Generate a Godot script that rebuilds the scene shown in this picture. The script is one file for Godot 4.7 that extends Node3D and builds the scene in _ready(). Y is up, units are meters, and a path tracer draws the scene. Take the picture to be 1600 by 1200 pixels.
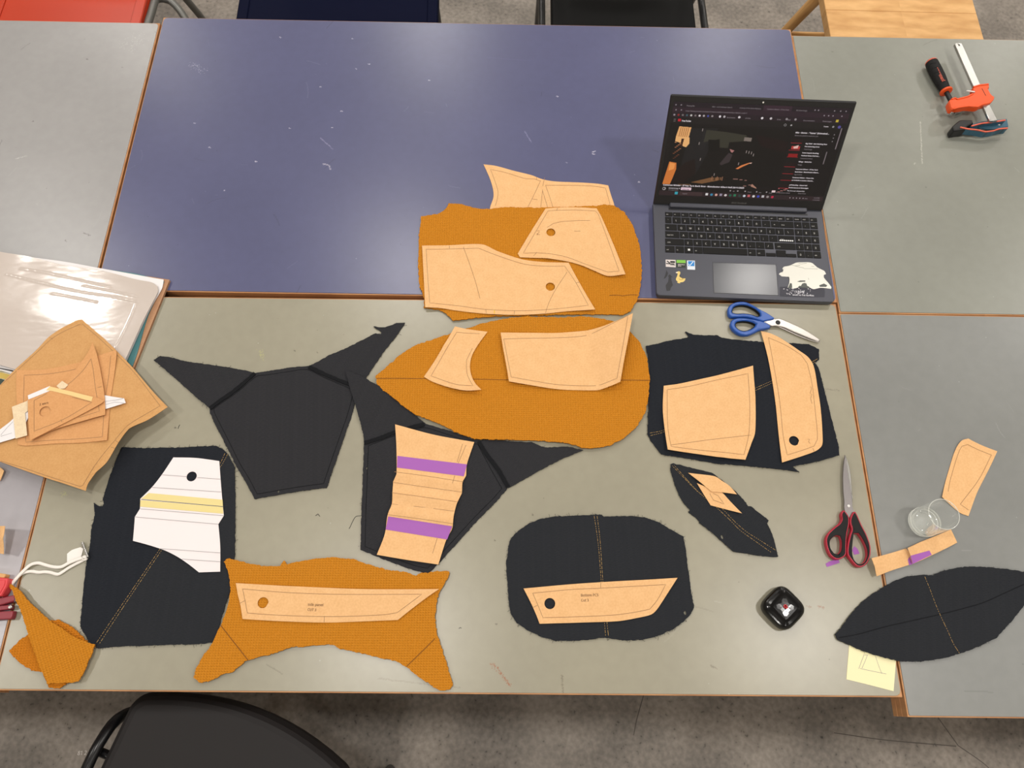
extends Node3D
# A workshop: six tables pushed together, seen from above, with cut cloth, card patterns, a laptop and tools.
# World: x to the right, z towards the viewer, y up. The table tops lie at y = TOP. Outlines are in metres on the table plane.

const TOP := 0.74
const LAMP_Y := 3.20

var M := {}                      # materials
var taken := {}                  # names in use
var rng := RandomNumberGenerator.new()

const OUTLINE := {
	"table_blue": [0.0035, -1.4825, 1.5008, -1.4825, 1.5008, -0.7463, 0.0035, -0.7463],
	"table_front": [-0.0022, -0.729, 1.4972, -0.738, 1.4972, -0.004, -0.0022, 0.0015],
	"table_back_left": [-1.5055, -1.464, -0.0055, -1.464, -0.0055, -0.731, -1.5055, -0.731],
	"table_front_left": [-1.5085, -0.722, -0.0085, -0.722, -0.0085, 0.005, -1.5085, 0.005],
	"table_back_right": [1.5058, -1.463, 3.0058, -1.463, 3.0058, -0.7225, 1.5058, -0.7225],
	"table_front_right": [1.5045, -0.7165, 3.0045, -0.7165, 3.0045, 0.026, 1.5045, 0.026],
	"orange_round": [0.7044, -0.9644, 0.73, -0.9633, 0.7574, -0.9546, 0.7813, -0.951, 0.8253, -0.9572, 0.9103, -0.9577, 0.9614, -0.9608, 1.0194, -0.964, 1.0366, -0.9684, 1.0587, -0.9648, 1.0785, -0.949, 1.0923, -0.9191, 1.1023, -0.8838, 1.1073, -0.8528, 1.107, -0.8032, 1.1009, -0.762, 1.0948, -0.7399, 1.0806, -0.7142, 1.0642, -0.7049, 1.0209, -0.7059, 0.9568, -0.7037, 0.8609, -0.6995, 0.8066, -0.6968, 0.778, -0.6945, 0.7526, -0.6904, 0.7242, -0.6853, 0.7142, -0.6969, 0.6977, -0.7091, 0.6655, -0.714, 0.6623, -0.743, 0.6538, -0.7612, 0.6478, -0.8096, 0.646, -0.8866, 0.6476, -0.9302, 0.6669, -0.9338, 0.6852, -0.939, 0.6982, -0.9513],
	"orange_egg": [0.5811, -0.5644, 0.5888, -0.5703, 0.6137, -0.596, 0.6373, -0.6181, 0.6617, -0.6324, 0.7043, -0.6491, 0.7545, -0.6682, 0.798, -0.6832, 0.8418, -0.6934, 0.8712, -0.6968, 0.9007, -0.6953, 0.9375, -0.6951, 0.9817, -0.6988, 1.0185, -0.6941, 1.044, -0.6876, 1.0726, -0.6697, 1.0932, -0.6438, 1.106, -0.6122, 1.1086, -0.5635, 1.1049, -0.5291, 1.0959, -0.4952, 1.0769, -0.4654, 1.0516, -0.4432, 1.0269, -0.4302, 0.9957, -0.4236, 0.9752, -0.4247, 0.9513, -0.4326, 0.8997, -0.4372, 0.8446, -0.4382, 0.7758, -0.439, 0.7409, -0.4511, 0.6985, -0.4723, 0.6631, -0.4847, 0.6413, -0.4992, 0.6153, -0.5212, 0.5968, -0.5341, 0.5835, -0.5472],
	"orange_bone": [0.3437, -0.2078, 0.3494, -0.2138, 0.3663, -0.211, 0.3912, -0.2046, 0.4155, -0.2019, 0.4425, -0.2017, 0.4489, -0.2106, 0.4546, -0.2054, 0.4716, -0.2094, 0.5039, -0.2158, 0.5368, -0.2183, 0.5702, -0.2152, 0.6011, -0.2052, 0.6317, -0.1976, 0.668, -0.1934, 0.6788, -0.1871, 0.686, -0.1924, 0.7009, -0.1938, 0.7157, -0.1969, 0.7368, -0.1966, 0.7385, -0.1907, 0.7288, -0.1731, 0.7207, -0.1557, 0.7174, -0.1328, 0.7174, -0.113, 0.7223, -0.0908, 0.7339, -0.0607, 0.7437, -0.0338, 0.7517, -0.0126, 0.7463, -0.006, 0.7308, -0.0037, 0.7191, -0.0096, 0.7073, -0.0174, 0.6896, -0.0279, 0.6732, -0.0397, 0.6599, -0.0463, 0.6525, -0.0489, 0.6277, -0.0541, 0.5897, -0.0618, 0.5603, -0.0674, 0.5424, -0.0735, 0.508, -0.0712, 0.4795, -0.0687, 0.4628, -0.0636, 0.4408, -0.056, 0.4186, -0.0503, 0.4076, -0.0475, 0.3922, -0.0352, 0.3848, -0.0277, 0.3709, -0.0257, 0.358, -0.0176, 0.3473, -0.0135, 0.3334, -0.012, 0.3236, -0.0198, 0.3244, -0.0318, 0.3327, -0.0507, 0.3439, -0.0699, 0.355, -0.1003, 0.3603, -0.1228, 0.3633, -0.1512, 0.3584, -0.1801, 0.3504, -0.1975],
	"orange_fold_top": [-0.0166, -0.1681, -0.0104, -0.1632, 0.0024, -0.1565, 0.0136, -0.1479, 0.024, -0.1383, 0.039, -0.1259, 0.0558, -0.1137, 0.0699, -0.1044, 0.0811, -0.0988, 0.0968, -0.0905, 0.1105, -0.0822, 0.1276, -0.0759, 0.1513, -0.0678, 0.1499, -0.0548, 0.1458, -0.0382, 0.1381, -0.0119, 0.1232, -0.0099, 0.0882, -0.0078, 0.0793, -0.0212, 0.0718, -0.0319, 0.0563, -0.0556, 0.0435, -0.0758, 0.0257, -0.1076, 0.0066, -0.1361, -0.0034, -0.1516],
	"orange_fold_under": [0.0364, -0.0835, 0.0238, -0.0749, 0.0105, -0.058, 0.0209, -0.048, 0.0373, -0.0371, 0.055, -0.0282, 0.0732, -0.0248, 0.086, -0.0078, 0.0904, -0.0016, 0.1061, -0.0003, 0.1158, -0.0081, 0.1235, -0.0163, 0.1316, -0.0492, 0.1348, -0.0743, 0.1217, -0.0845, 0.103, -0.0975, 0.0876, -0.1039, 0.0769, -0.1076, 0.0672, -0.1065, 0.0586, -0.0932],
	"bib_body": [0.3484, -0.5667, 0.3686, -0.5705, 0.409, -0.5782, 0.4484, -0.583, 0.4836, -0.5672, 0.5102, -0.5556, 0.5317, -0.5463, 0.5485, -0.5357, 0.5453, -0.5119, 0.5427, -0.4951, 0.5373, -0.4685, 0.5219, -0.4036, 0.5082, -0.344, 0.4949, -0.3423, 0.4537, -0.3355, 0.3954, -0.324, 0.3809, -0.3214, 0.3617, -0.3511, 0.3391, -0.382, 0.3152, -0.4197, 0.2908, -0.4581, 0.2758, -0.4826, 0.2727, -0.4942, 0.2861, -0.5078, 0.3083, -0.5267, 0.322, -0.5405],
	"bib_ear_a": [0.1493, -0.5913, 0.1597, -0.5992, 0.1827, -0.5961, 0.2095, -0.5888, 0.2649, -0.582, 0.3172, -0.5739, 0.3484, -0.5667, 0.322, -0.5405, 0.3083, -0.5267, 0.2861, -0.5078, 0.2727, -0.4942, 0.2441, -0.5155, 0.2075, -0.5455, 0.178, -0.5691],
	"bib_ear_b": [0.4485, -0.5823, 0.4651, -0.5913, 0.4861, -0.6058, 0.5322, -0.6297, 0.5723, -0.6556, 0.5838, -0.654, 0.585, -0.6594, 0.5678, -0.6708, 0.5844, -0.6685, 0.6004, -0.6724, 0.6131, -0.6789, 0.6288, -0.6803, 0.6119, -0.649, 0.5886, -0.6128, 0.5607, -0.5599, 0.5511, -0.5425, 0.5317, -0.5463, 0.5102, -0.5556, 0.4836, -0.5672],
	"vest_ear_a": [0.5236, -0.5712, 0.5361, -0.5676, 0.5615, -0.5567, 0.5906, -0.5402, 0.6235, -0.5147, 0.6597, -0.486, 0.6812, -0.4683, 0.6544, -0.4606, 0.6245, -0.4512, 0.5982, -0.4402, 0.5706, -0.4281, 0.5652, -0.4521, 0.5492, -0.4989, 0.5355, -0.5356],
	"vest_body": [0.57, -0.429, 0.5977, -0.4411, 0.624, -0.4522, 0.654, -0.4617, 0.6809, -0.4686, 0.7258, -0.4556, 0.7739, -0.4385, 0.7858, -0.4369, 0.8088, -0.3934, 0.8362, -0.3459, 0.8168, -0.3221, 0.7849, -0.2886, 0.7537, -0.2525, 0.7231, -0.2172, 0.7021, -0.1935, 0.6733, -0.1993, 0.6376, -0.2114, 0.5801, -0.2327, 0.5761, -0.2989, 0.5727, -0.3693],
	"vest_ear_b": [0.7859, -0.4362, 0.7977, -0.4381, 0.835, -0.4366, 0.8825, -0.4348, 0.8994, -0.4269, 0.9163, -0.4258, 0.9501, -0.427, 0.9771, -0.4214, 0.9329, -0.4022, 0.8825, -0.3738, 0.8378, -0.3476, 0.8157, -0.3797, 0.7983, -0.4106],
	"black_rect_a": [0.1227, -0.4143, 0.162, -0.4131, 0.2286, -0.4149, 0.2948, -0.4194, 0.3073, -0.4143, 0.32, -0.404, 0.2297, -0.2278, 0.1523, -0.0653, 0.1403, -0.0717, 0.1178, -0.0977, 0.1121, -0.1436, 0.1047, -0.2048, 0.1041, -0.2363, 0.1002, -0.2683, 0.1008, -0.2878, 0.0945, -0.3091, 0.1056, -0.3026, 0.1134, -0.3044, 0.1089, -0.3175, 0.1135, -0.3579, 0.1176, -0.3854],
	"black_rect_b": [0.32, -0.404, 0.3361, -0.3783, 0.3481, -0.3043, 0.3596, -0.2207, 0.361, -0.1588, 0.3541, -0.1226, 0.3477, -0.0756, 0.3193, -0.0724, 0.2589, -0.0702, 0.1988, -0.0675, 0.1556, -0.0641, 0.1523, -0.0653, 0.2297, -0.2278],
	"black_round_a": [0.8408, -0.2417, 0.8453, -0.2569, 0.8593, -0.27, 0.8781, -0.2833, 0.8995, -0.2914, 0.9209, -0.2958, 0.9542, -0.2974, 0.9924, -0.2999, 0.9967, -0.3002, 1.0017, -0.2508, 1.0048, -0.1821, 1.0084, -0.1161, 1.01, -0.0905, 1.0041, -0.0907, 0.9816, -0.0874, 0.9502, -0.0849, 0.9233, -0.0846, 0.9009, -0.0901, 0.8785, -0.0995, 0.8571, -0.1121, 0.8467, -0.1271, 0.8419, -0.1534, 0.8392, -0.1845, 0.8372, -0.214, 0.8391, -0.2255],
	"black_round_b": [0.9967, -0.3002, 1.0079, -0.3006, 1.0085, -0.297, 1.0256, -0.2972, 1.0638, -0.2985, 1.0851, -0.2964, 1.1085, -0.2888, 1.129, -0.276, 1.1517, -0.2626, 1.1545, -0.2365, 1.1565, -0.2021, 1.1585, -0.1684, 1.1615, -0.1419, 1.1557, -0.1319, 1.1409, -0.1176, 1.122, -0.1055, 1.0965, -0.0945, 1.0691, -0.0878, 1.0354, -0.0868, 1.0131, -0.0904, 1.01, -0.0905, 1.0084, -0.1161, 1.0048, -0.1821, 1.0017, -0.2508],
	"black_wide_a": [1.107, -0.6365, 1.1332, -0.6433, 1.1565, -0.6502, 1.1796, -0.6539, 1.194, -0.6584, 1.1872, -0.6696, 1.1922, -0.6682, 1.2008, -0.6642, 1.2236, -0.6626, 1.2491, -0.663, 1.2588, -0.6576, 1.2991, -0.6532, 1.3445, -0.6498, 1.3951, -0.6478, 1.4306, -0.6465, 1.4482, -0.6362, 1.4455, -0.614, 1.3484, -0.5657, 1.2354, -0.5128, 1.129, -0.4604, 1.1019, -0.4516, 1.0996, -0.4529, 1.103, -0.4912, 1.1072, -0.5436, 1.1107, -0.5947],
	"black_wide_b": [1.4455, -0.614, 1.4352, -0.607, 1.4397, -0.603, 1.4428, -0.5894, 1.4475, -0.5359, 1.4521, -0.4838, 1.4552, -0.4558, 1.4566, -0.4331, 1.4545, -0.4194, 1.4168, -0.4077, 1.3872, -0.4011, 1.3626, -0.3953, 1.3756, -0.3855, 1.3548, -0.3895, 1.3195, -0.3927, 1.2723, -0.3969, 1.225, -0.3999, 1.1781, -0.4078, 1.1237, -0.4157, 1.1149, -0.428, 1.1039, -0.4441, 1.1019, -0.4516, 1.129, -0.4604, 1.2354, -0.5128, 1.3484, -0.5657],
	"leaf_small_a": [1.1431, -0.398, 1.158, -0.3944, 1.1844, -0.3878, 1.214, -0.3813, 1.2203, -0.3763, 1.2358, -0.3636, 1.2557, -0.3452, 1.2718, -0.3253, 1.2737, -0.3195, 1.2795, -0.3196, 1.2915, -0.3089, 1.3088, -0.2951, 1.3057, -0.2893, 1.3128, -0.2666, 1.3158, -0.2441, 1.3174, -0.2306, 1.2572, -0.2797, 1.2246, -0.3146, 1.1859, -0.3451, 1.1396, -0.3964],
	"leaf_small_b": [1.1396, -0.3964, 1.1859, -0.3451, 1.2246, -0.3146, 1.2572, -0.2797, 1.3174, -0.2306, 1.3132, -0.2298, 1.2845, -0.2318, 1.24, -0.2383, 1.2222, -0.2549, 1.2012, -0.274, 1.1837, -0.2885, 1.1848, -0.2918, 1.1772, -0.2991, 1.1664, -0.3072, 1.1683, -0.3114, 1.1594, -0.3237, 1.1506, -0.3387, 1.1438, -0.3606, 1.1394, -0.3811, 1.1384, -0.3906],
	"card_dart": [0.7755, -1.0704, 0.8028, -1.0667, 0.8414, -1.0547, 0.8797, -1.0441, 0.904, -1.0336, 0.9318, -1.0283, 0.9941, -1.0263, 1.0253, -1.024, 1.0466, -1.0203, 1.0518, -0.9942, 1.0576, -0.9656, 1.0496, -0.937, 0.9272, -0.9225, 0.8257, -0.9285, 0.7885, -0.9318, 0.7929, -0.961, 0.7989, -0.9848, 0.7971, -1.0075, 0.7896, -1.0346],
	"card_trapeze": [0.9101, -0.9536, 0.9338, -0.9565, 0.9746, -0.9582, 1.0187, -0.9563, 1.0282, -0.9351, 1.0404, -0.8996, 1.0553, -0.8531, 1.0718, -0.7934, 1.0364, -0.7909, 1.0106, -0.8028, 0.9847, -0.8155, 0.9553, -0.8244, 0.9126, -0.8304, 0.8567, -0.8328, 0.852, -0.8415, 0.8796, -0.8964],
	"card_boot": [0.6537, -0.8569, 0.7075, -0.8587, 0.7769, -0.8624, 0.8103, -0.8465, 0.86, -0.8283, 0.9027, -0.8226, 0.9569, -0.8218, 0.9726, -0.7871, 1.0079, -0.7126, 0.9566, -0.7099, 0.9086, -0.7037, 0.8608, -0.6999, 0.8066, -0.6993, 0.7651, -0.7029, 0.7267, -0.7076, 0.6979, -0.7117, 0.6682, -0.7119],
	"card_hourglass": [0.7291, -0.6705, 0.7548, -0.6649, 0.7938, -0.6599, 0.7774, -0.634, 0.7656, -0.6101, 0.7616, -0.5885, 0.7644, -0.5673, 0.7727, -0.5483, 0.7851, -0.5333, 0.7591, -0.5325, 0.7379, -0.5356, 0.7094, -0.5446, 0.6878, -0.5534, 0.674, -0.5619, 0.6896, -0.5892, 0.7093, -0.6269],
	"card_creased": [0.8197, -0.6558, 0.8784, -0.6576, 0.9329, -0.6598, 0.9875, -0.6656, 1.0199, -0.6718, 1.0521, -0.6822, 1.0783, -0.6924, 1.0681, -0.6434, 1.0575, -0.594, 1.0494, -0.5521, 1.0298, -0.5451, 1.0061, -0.5391, 0.9314, -0.5398, 0.8786, -0.5465, 0.8373, -0.5527, 0.8323, -0.583, 0.8245, -0.6259],
	"card_square": [1.1355, -0.5523, 1.1637, -0.5567, 1.199, -0.5653, 1.2395, -0.5754, 1.2753, -0.5854, 1.3113, -0.5955, 1.3111, -0.5712, 1.3101, -0.5287, 1.3022, -0.4616, 1.2914, -0.4363, 1.2775, -0.4063, 1.2361, -0.4086, 1.1891, -0.4153, 1.133, -0.4219, 1.1312, -0.4564, 1.1305, -0.5024],
	"card_blade": [1.337, -0.673, 1.3531, -0.6691, 1.3699, -0.6609, 1.3886, -0.6472, 1.4069, -0.6323, 1.4227, -0.6187, 1.4307, -0.6038, 1.433, -0.5848, 1.433, -0.5579, 1.4331, -0.5157, 1.4308, -0.4795, 1.4264, -0.4439, 1.4226, -0.4339, 1.4105, -0.425, 1.3828, -0.4146, 1.3446, -0.4015, 1.3453, -0.4302, 1.3463, -0.468, 1.3477, -0.5196, 1.3467, -0.5726, 1.3437, -0.6215],
	"card_diamond_top": [1.1687, -0.3791, 1.1985, -0.3766, 1.2185, -0.3735, 1.2307, -0.3651, 1.2431, -0.356, 1.2552, -0.3406, 1.2287, -0.344, 1.209, -0.3449, 1.1998, -0.3537, 1.1875, -0.3645],
	"card_diamond_low": [1.1841, -0.361, 1.2006, -0.3541, 1.2136, -0.3504, 1.228, -0.3447, 1.2413, -0.3289, 1.2604, -0.3056, 1.23, -0.3138, 1.2059, -0.3201, 1.196, -0.3384],
	"card_pleated": [0.6249, -0.4656, 0.6995, -0.4461, 0.7743, -0.433, 0.7622, -0.391, 0.7613, -0.3687, 0.7551, -0.3567, 0.7549, -0.3365, 0.7468, -0.3164, 0.742, -0.2965, 0.7408, -0.277, 0.7389, -0.2689, 0.73, -0.2511, 0.7183, -0.2077, 0.6603, -0.2154, 0.6099, -0.2232, 0.6206, -0.2592, 0.623, -0.2916, 0.6295, -0.3147, 0.6289, -0.3549, 0.6346, -0.3685, 0.6301, -0.4238],
	"card_side": [0.371, -0.1718, 0.4324, -0.1691, 0.4919, -0.167, 0.581, -0.1646, 0.6403, -0.1648, 0.7219, -0.1658, 0.7004, -0.1509, 0.6722, -0.1292, 0.6541, -0.1143, 0.6148, -0.1122, 0.5422, -0.1088, 0.4985, -0.1088, 0.44, -0.1104, 0.3917, -0.1126, 0.3847, -0.1342, 0.3768, -0.154],
	"card_bottom": [0.8675, -0.1693, 0.9517, -0.1777, 1.0208, -0.183, 1.0785, -0.1867, 1.136, -0.1906, 1.1187, -0.1664, 1.0974, -0.1375, 1.0867, -0.1287, 1.0637, -0.123, 1.0295, -0.1171, 0.973, -0.1143, 0.8952, -0.1112, 0.8896, -0.1252, 0.8806, -0.1447],
	"card_glass": [1.7032, -0.4538, 1.7103, -0.4502, 1.7282, -0.4423, 1.7562, -0.4315, 1.7398, -0.4071, 1.7198, -0.3789, 1.7001, -0.3512, 1.6748, -0.3077, 1.6596, -0.3141, 1.632, -0.3416, 1.6442, -0.368, 1.6609, -0.4019, 1.6742, -0.4283, 1.6843, -0.4437, 1.6929, -0.4514],
	"card_strip_low": [1.4777, -0.2272, 1.5127, -0.2367, 1.5473, -0.247, 1.5531, -0.24, 1.5558, -0.2317, 1.5553, -0.2206, 1.5131, -0.2076, 1.4839, -0.1969, 1.4809, -0.2127],
	"card_strip_top": [1.5459, -0.2463, 1.573, -0.2579, 1.6039, -0.2696, 1.6358, -0.2822, 1.6439, -0.2595, 1.6257, -0.2508, 1.5898, -0.235, 1.5719, -0.2271, 1.5531, -0.2196, 1.5501, -0.2351],
	"tape_strip": [1.5501, -0.2333, 1.5875, -0.2436, 1.5903, -0.2362, 1.5756, -0.2298, 1.5527, -0.2195],
	"tape_strip_low": [1.5474, -0.2273, 1.5516, -0.2329, 1.5551, -0.2199, 1.5483, -0.2181],
	"card_kite_big": [0.0062, -0.6637, -0.0052, -0.6616, -0.0167, -0.6547, -0.0317, -0.6451, -0.0513, -0.6269, -0.0661, -0.6022, -0.0805, -0.5819, -0.0993, -0.5564, -0.1169, -0.5274, -0.1367, -0.495, -0.1608, -0.4505, -0.1413, -0.4018, -0.0772, -0.3775, 0.0162, -0.3469, 0.0442, -0.3391, 0.088, -0.3257, 0.0897, -0.3386, 0.1013, -0.3587, 0.1155, -0.3779, 0.1298, -0.4144, 0.1467, -0.4404, 0.1746, -0.4595, 0.2038, -0.4864, 0.1723, -0.5153, 0.1456, -0.5421, 0.1215, -0.5667, 0.0857, -0.5994, 0.0616, -0.6207, 0.0364, -0.6408, 0.0171, -0.6556],
	"card_wing": [-0.0933, -0.5564, -0.0598, -0.5569, -0.0292, -0.5609, 0.0006, -0.5683, 0.0243, -0.5757, 0.0534, -0.5878, 0.0691, -0.5939, 0.0861, -0.5989, 0.0889, -0.5907, 0.0921, -0.5445, 0.0954, -0.5039, 0.0996, -0.4773, 0.1101, -0.4178, 0.0565, -0.4143, 0.0164, -0.4126, -0.039, -0.4077, -0.0537, -0.41, -0.0668, -0.4572, -0.0859, -0.5234],
	"card_shark": [0.043, -0.6109, 0.0557, -0.5842, 0.0719, -0.543, 0.0868, -0.5026, 0.0972, -0.4663, 0.0686, -0.4582, 0.0118, -0.4389, -0.0294, -0.4169, -0.0414, -0.4565, -0.0425, -0.4939, -0.0164, -0.5144, 0.0065, -0.5317, 0.024, -0.5651, 0.0357, -0.5885],
	"card_ear": [-0.0534, -0.4992, -0.0179, -0.5188, 0.0667, -0.5018, 0.0914, -0.4926, 0.0846, -0.4859, 0.02, -0.4456, -0.0282, -0.4149, -0.0414, -0.4555],
	"tape_cream": [-0.0178, -0.5206, 0.0259, -0.5108, 0.0674, -0.5007, 0.067, -0.4914, 0.0279, -0.5023, -0.0093, -0.5111, -0.0221, -0.5127],
	"tape_mask": [-0.0798, -0.4805, -0.0666, -0.4869, -0.0538, -0.4931, -0.0488, -0.4733, -0.0528, -0.4689, -0.0379, -0.4259, -0.0574, -0.4192, -0.0687, -0.4512],
	"tape_mask_small": [-0.0066, -0.5225, 0.0013, -0.5328, 0.0146, -0.5251, 0.01, -0.5178, 0.001, -0.5163],
	"paper_strip_a": [-0.1136, -0.4108, -0.0905, -0.4379, -0.0739, -0.4565, -0.0558, -0.4942, -0.0451, -0.5011, -0.0418, -0.4878, -0.0515, -0.4288, -0.0597, -0.4212, -0.0837, -0.4123, -0.1087, -0.4003],
	"paper_strip_b": [0.0344, -0.5158, 0.0831, -0.5069, 0.1248, -0.4989, 0.1295, -0.4901, 0.0922, -0.4784, 0.0454, -0.4671],
	"paper_strip_c": [-0.0536, -0.5021, -0.018, -0.5213, -0.0083, -0.5156, -0.023, -0.5078, -0.0505, -0.494],
	"cardboard": [-0.4048, -0.8736, -0.2072, -0.8236, -0.125, -0.807, -0.0044, -0.7898, 0.0834, -0.778, 0.1486, -0.7673, 0.1148, -0.5683, 0.0758, -0.421, -0.3193, -0.5189],
	"teal_sheet": [-0.4059, -0.8841, -0.2057, -0.8248, 0.0075, -0.7897, 0.0806, -0.7791, 0.1392, -0.7625, 0.135, -0.7433, 0.1214, -0.6812, 0.1124, -0.575, 0.0743, -0.4349, -0.3208, -0.5308],
	"white_sheet": [-0.4026, -0.8781, -0.2042, -0.8236, -0.0696, -0.8035, 0.0045, -0.7899, 0.0715, -0.7778, 0.1182, -0.769, 0.1381, -0.7657, 0.1388, -0.7481, 0.1351, -0.7335, 0.1211, -0.6873, 0.0727, -0.4467, -0.3232, -0.543],
	"gloss_sheet": [-0.3965, -0.8654, -0.2021, -0.8225, -0.1412, -0.8123, -0.0657, -0.7935, 0.0075, -0.783, 0.0848, -0.763, 0.1181, -0.7563, 0.1312, -0.7477, 0.1343, -0.7347, 0.1191, -0.6716, 0.1023, -0.5847, 0.0738, -0.4482, -0.0165, -0.5311, -0.109, -0.5625, -0.1352, -0.57, -0.3336, -0.6221],
	"poster": [-0.3183, -0.6923, -0.0798, -0.6405, -0.0409, -0.4819, -0.2692, -0.5298],
	"poster_black": [-0.1614, -0.5707, -0.1339, -0.5661, -0.1159, -0.5628, -0.1054, -0.5601, -0.1061, -0.558, -0.1195, -0.5613, -0.1333, -0.564, -0.1606, -0.5678],
	"poster_olive": [-0.1593, -0.5628, -0.1326, -0.5611, -0.1154, -0.5557, -0.1094, -0.5529, -0.1234, -0.5562, -0.1316, -0.5575, -0.1583, -0.5593],
	"poster_yellow": [-0.1581, -0.5585, -0.1315, -0.5573, -0.1204, -0.5549, -0.1099, -0.5522, -0.1198, -0.5427, -0.1282, -0.5447, -0.1552, -0.5479],
	"poster_green": [-0.1548, -0.5464, -0.1281, -0.5443, -0.1182, -0.5413, -0.1224, -0.5328, -0.1245, -0.5306, -0.1502, -0.5295],
	"chip_upper": [-0.1063, -0.3764, -0.0877, -0.3721, -0.0765, -0.3648, -0.081, -0.3468, -0.0994, -0.351],
	"chip_lower": [-0.0661, -0.2622, -0.0434, -0.2603, -0.0299, -0.2591, -0.0292, -0.2378, -0.0306, -0.2137, -0.0542, -0.2183],
	"white_pattern": [0.2222, -0.3957, 0.2631, -0.3953, 0.3071, -0.3901, 0.3194, -0.3365, 0.331, -0.2893, 0.3237, -0.2739, 0.3329, -0.2356, 0.3398, -0.1913, 0.3033, -0.1896, 0.2827, -0.2035, 0.2617, -0.2158, 0.2376, -0.2264, 0.2073, -0.2355, 0.1796, -0.2421, 0.1737, -0.2849, 0.1798, -0.2997, 0.1769, -0.3178, 0.1939, -0.3397, 0.2075, -0.3636],
	"wp_tape_a": [0.1899, -0.3284, 0.3245, -0.318, 0.327, -0.3061, 0.1783, -0.3176],
	"wp_tape_b": [0.1778, -0.3153, 0.3272, -0.3048, 0.3297, -0.2927, 0.1795, -0.3034],
	"pl_tape_a": [0.6333, -0.4043, 0.7623, -0.39, 0.7571, -0.3673, 0.6341, -0.3819],
	"pl_tape_b": [0.6248, -0.2914, 0.7397, -0.2751, 0.7317, -0.2519, 0.6217, -0.2681],
	"sticky": [1.4272, -0.1038, 1.505, -0.0855, 1.4851, -0.0111, 1.4476, -0.02, 1.4089, -0.0288],
	"scrap_a": [1.4016, -0.219, 1.4108, -0.2238, 1.4256, -0.2277, 1.4275, -0.2212, 1.4156, -0.2174, 1.4036, -0.2135],
	"scrap_b": [1.4578, -0.2507, 1.4628, -0.246, 1.4652, -0.2376, 1.4554, -0.2356, 1.4528, -0.2431],
	"bs_loop_a": [1.2734, -0.7133, 1.2758, -0.723, 1.2846, -0.7313, 1.2966, -0.7353, 1.3083, -0.7359, 1.3181, -0.7328, 1.329, -0.7264, 1.3384, -0.7193, 1.3519, -0.7114, 1.3658, -0.7004, 1.3632, -0.6971, 1.3498, -0.6937, 1.341, -0.6919, 1.3272, -0.6965, 1.3104, -0.701, 1.2931, -0.7007, 1.2787, -0.7005, 1.2741, -0.7052],
	"bs_hole_a": [1.2822, -0.7142, 1.2867, -0.7232, 1.2958, -0.7275, 1.3061, -0.7285, 1.3174, -0.7262, 1.3297, -0.7191, 1.3374, -0.7104, 1.3374, -0.7047, 1.3321, -0.7022, 1.3197, -0.7068, 1.3054, -0.7087, 1.2909, -0.7079, 1.2832, -0.7102],
	"bs_loop_b": [1.2758, -0.686, 1.2802, -0.6941, 1.2899, -0.6982, 1.3044, -0.699, 1.3186, -0.6971, 1.3354, -0.6934, 1.3465, -0.6896, 1.3557, -0.6826, 1.3544, -0.6778, 1.3478, -0.6761, 1.3331, -0.6727, 1.3225, -0.6669, 1.309, -0.6612, 1.2961, -0.661, 1.2866, -0.6655, 1.2788, -0.6733, 1.2756, -0.6812],
	"bs_hole_b": [1.2855, -0.683, 1.289, -0.6894, 1.2979, -0.692, 1.3094, -0.6922, 1.3206, -0.6892, 1.3266, -0.6853, 1.3223, -0.6788, 1.3116, -0.6723, 1.3013, -0.6697, 1.293, -0.672, 1.2871, -0.6774],
	"bs_blade_top": [1.3425, -0.6937, 1.3603, -0.6975, 1.375, -0.7002, 1.3806, -0.6987, 1.401, -0.6886, 1.4211, -0.6778, 1.4407, -0.6638, 1.4521, -0.6538, 1.4474, -0.6505, 1.4326, -0.6571, 1.4057, -0.6696, 1.3827, -0.6811, 1.3673, -0.684, 1.36, -0.6831, 1.3558, -0.6846],
	"bs_blade_low": [1.3535, -0.7027, 1.3651, -0.7029, 1.3811, -0.6919, 1.408, -0.6763, 1.4347, -0.6609, 1.4523, -0.6541, 1.4497, -0.6504, 1.4338, -0.6546, 1.4067, -0.6664, 1.3798, -0.6809, 1.3663, -0.6884],
	"bs_screw": [1.3722, -0.6911],
	"rs_blade": [1.4644, -0.4185, 1.4672, -0.4087, 1.4693, -0.3904, 1.4681, -0.3641, 1.4642, -0.3303, 1.4627, -0.3185, 1.4654, -0.3108, 1.4609, -0.301, 1.4548, -0.299, 1.4496, -0.3028, 1.4468, -0.3154, 1.449, -0.3301, 1.4502, -0.3499, 1.4544, -0.38, 1.4593, -0.4024],
	"rs_blade_hi": [1.4644, -0.4147, 1.467, -0.4086, 1.469, -0.3902, 1.4678, -0.364, 1.4641, -0.3321, 1.4639, -0.3699, 1.4637, -0.3942],
	"rs_loop_a": [1.4421, -0.3125, 1.4456, -0.3125, 1.4515, -0.301, 1.4496, -0.2865, 1.4439, -0.2712, 1.4394, -0.2522, 1.4364, -0.2354, 1.4307, -0.2288, 1.4188, -0.225, 1.4084, -0.2313, 1.4037, -0.2443, 1.4035, -0.2593, 1.4095, -0.2707, 1.4216, -0.2814, 1.4324, -0.2892, 1.4374, -0.2969, 1.4378, -0.3056],
	"rs_hole_a": [1.4223, -0.2667, 1.4298, -0.2663, 1.4311, -0.2559, 1.4278, -0.2409, 1.4221, -0.2343, 1.4148, -0.236, 1.4097, -0.2462, 1.4115, -0.2585],
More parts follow.
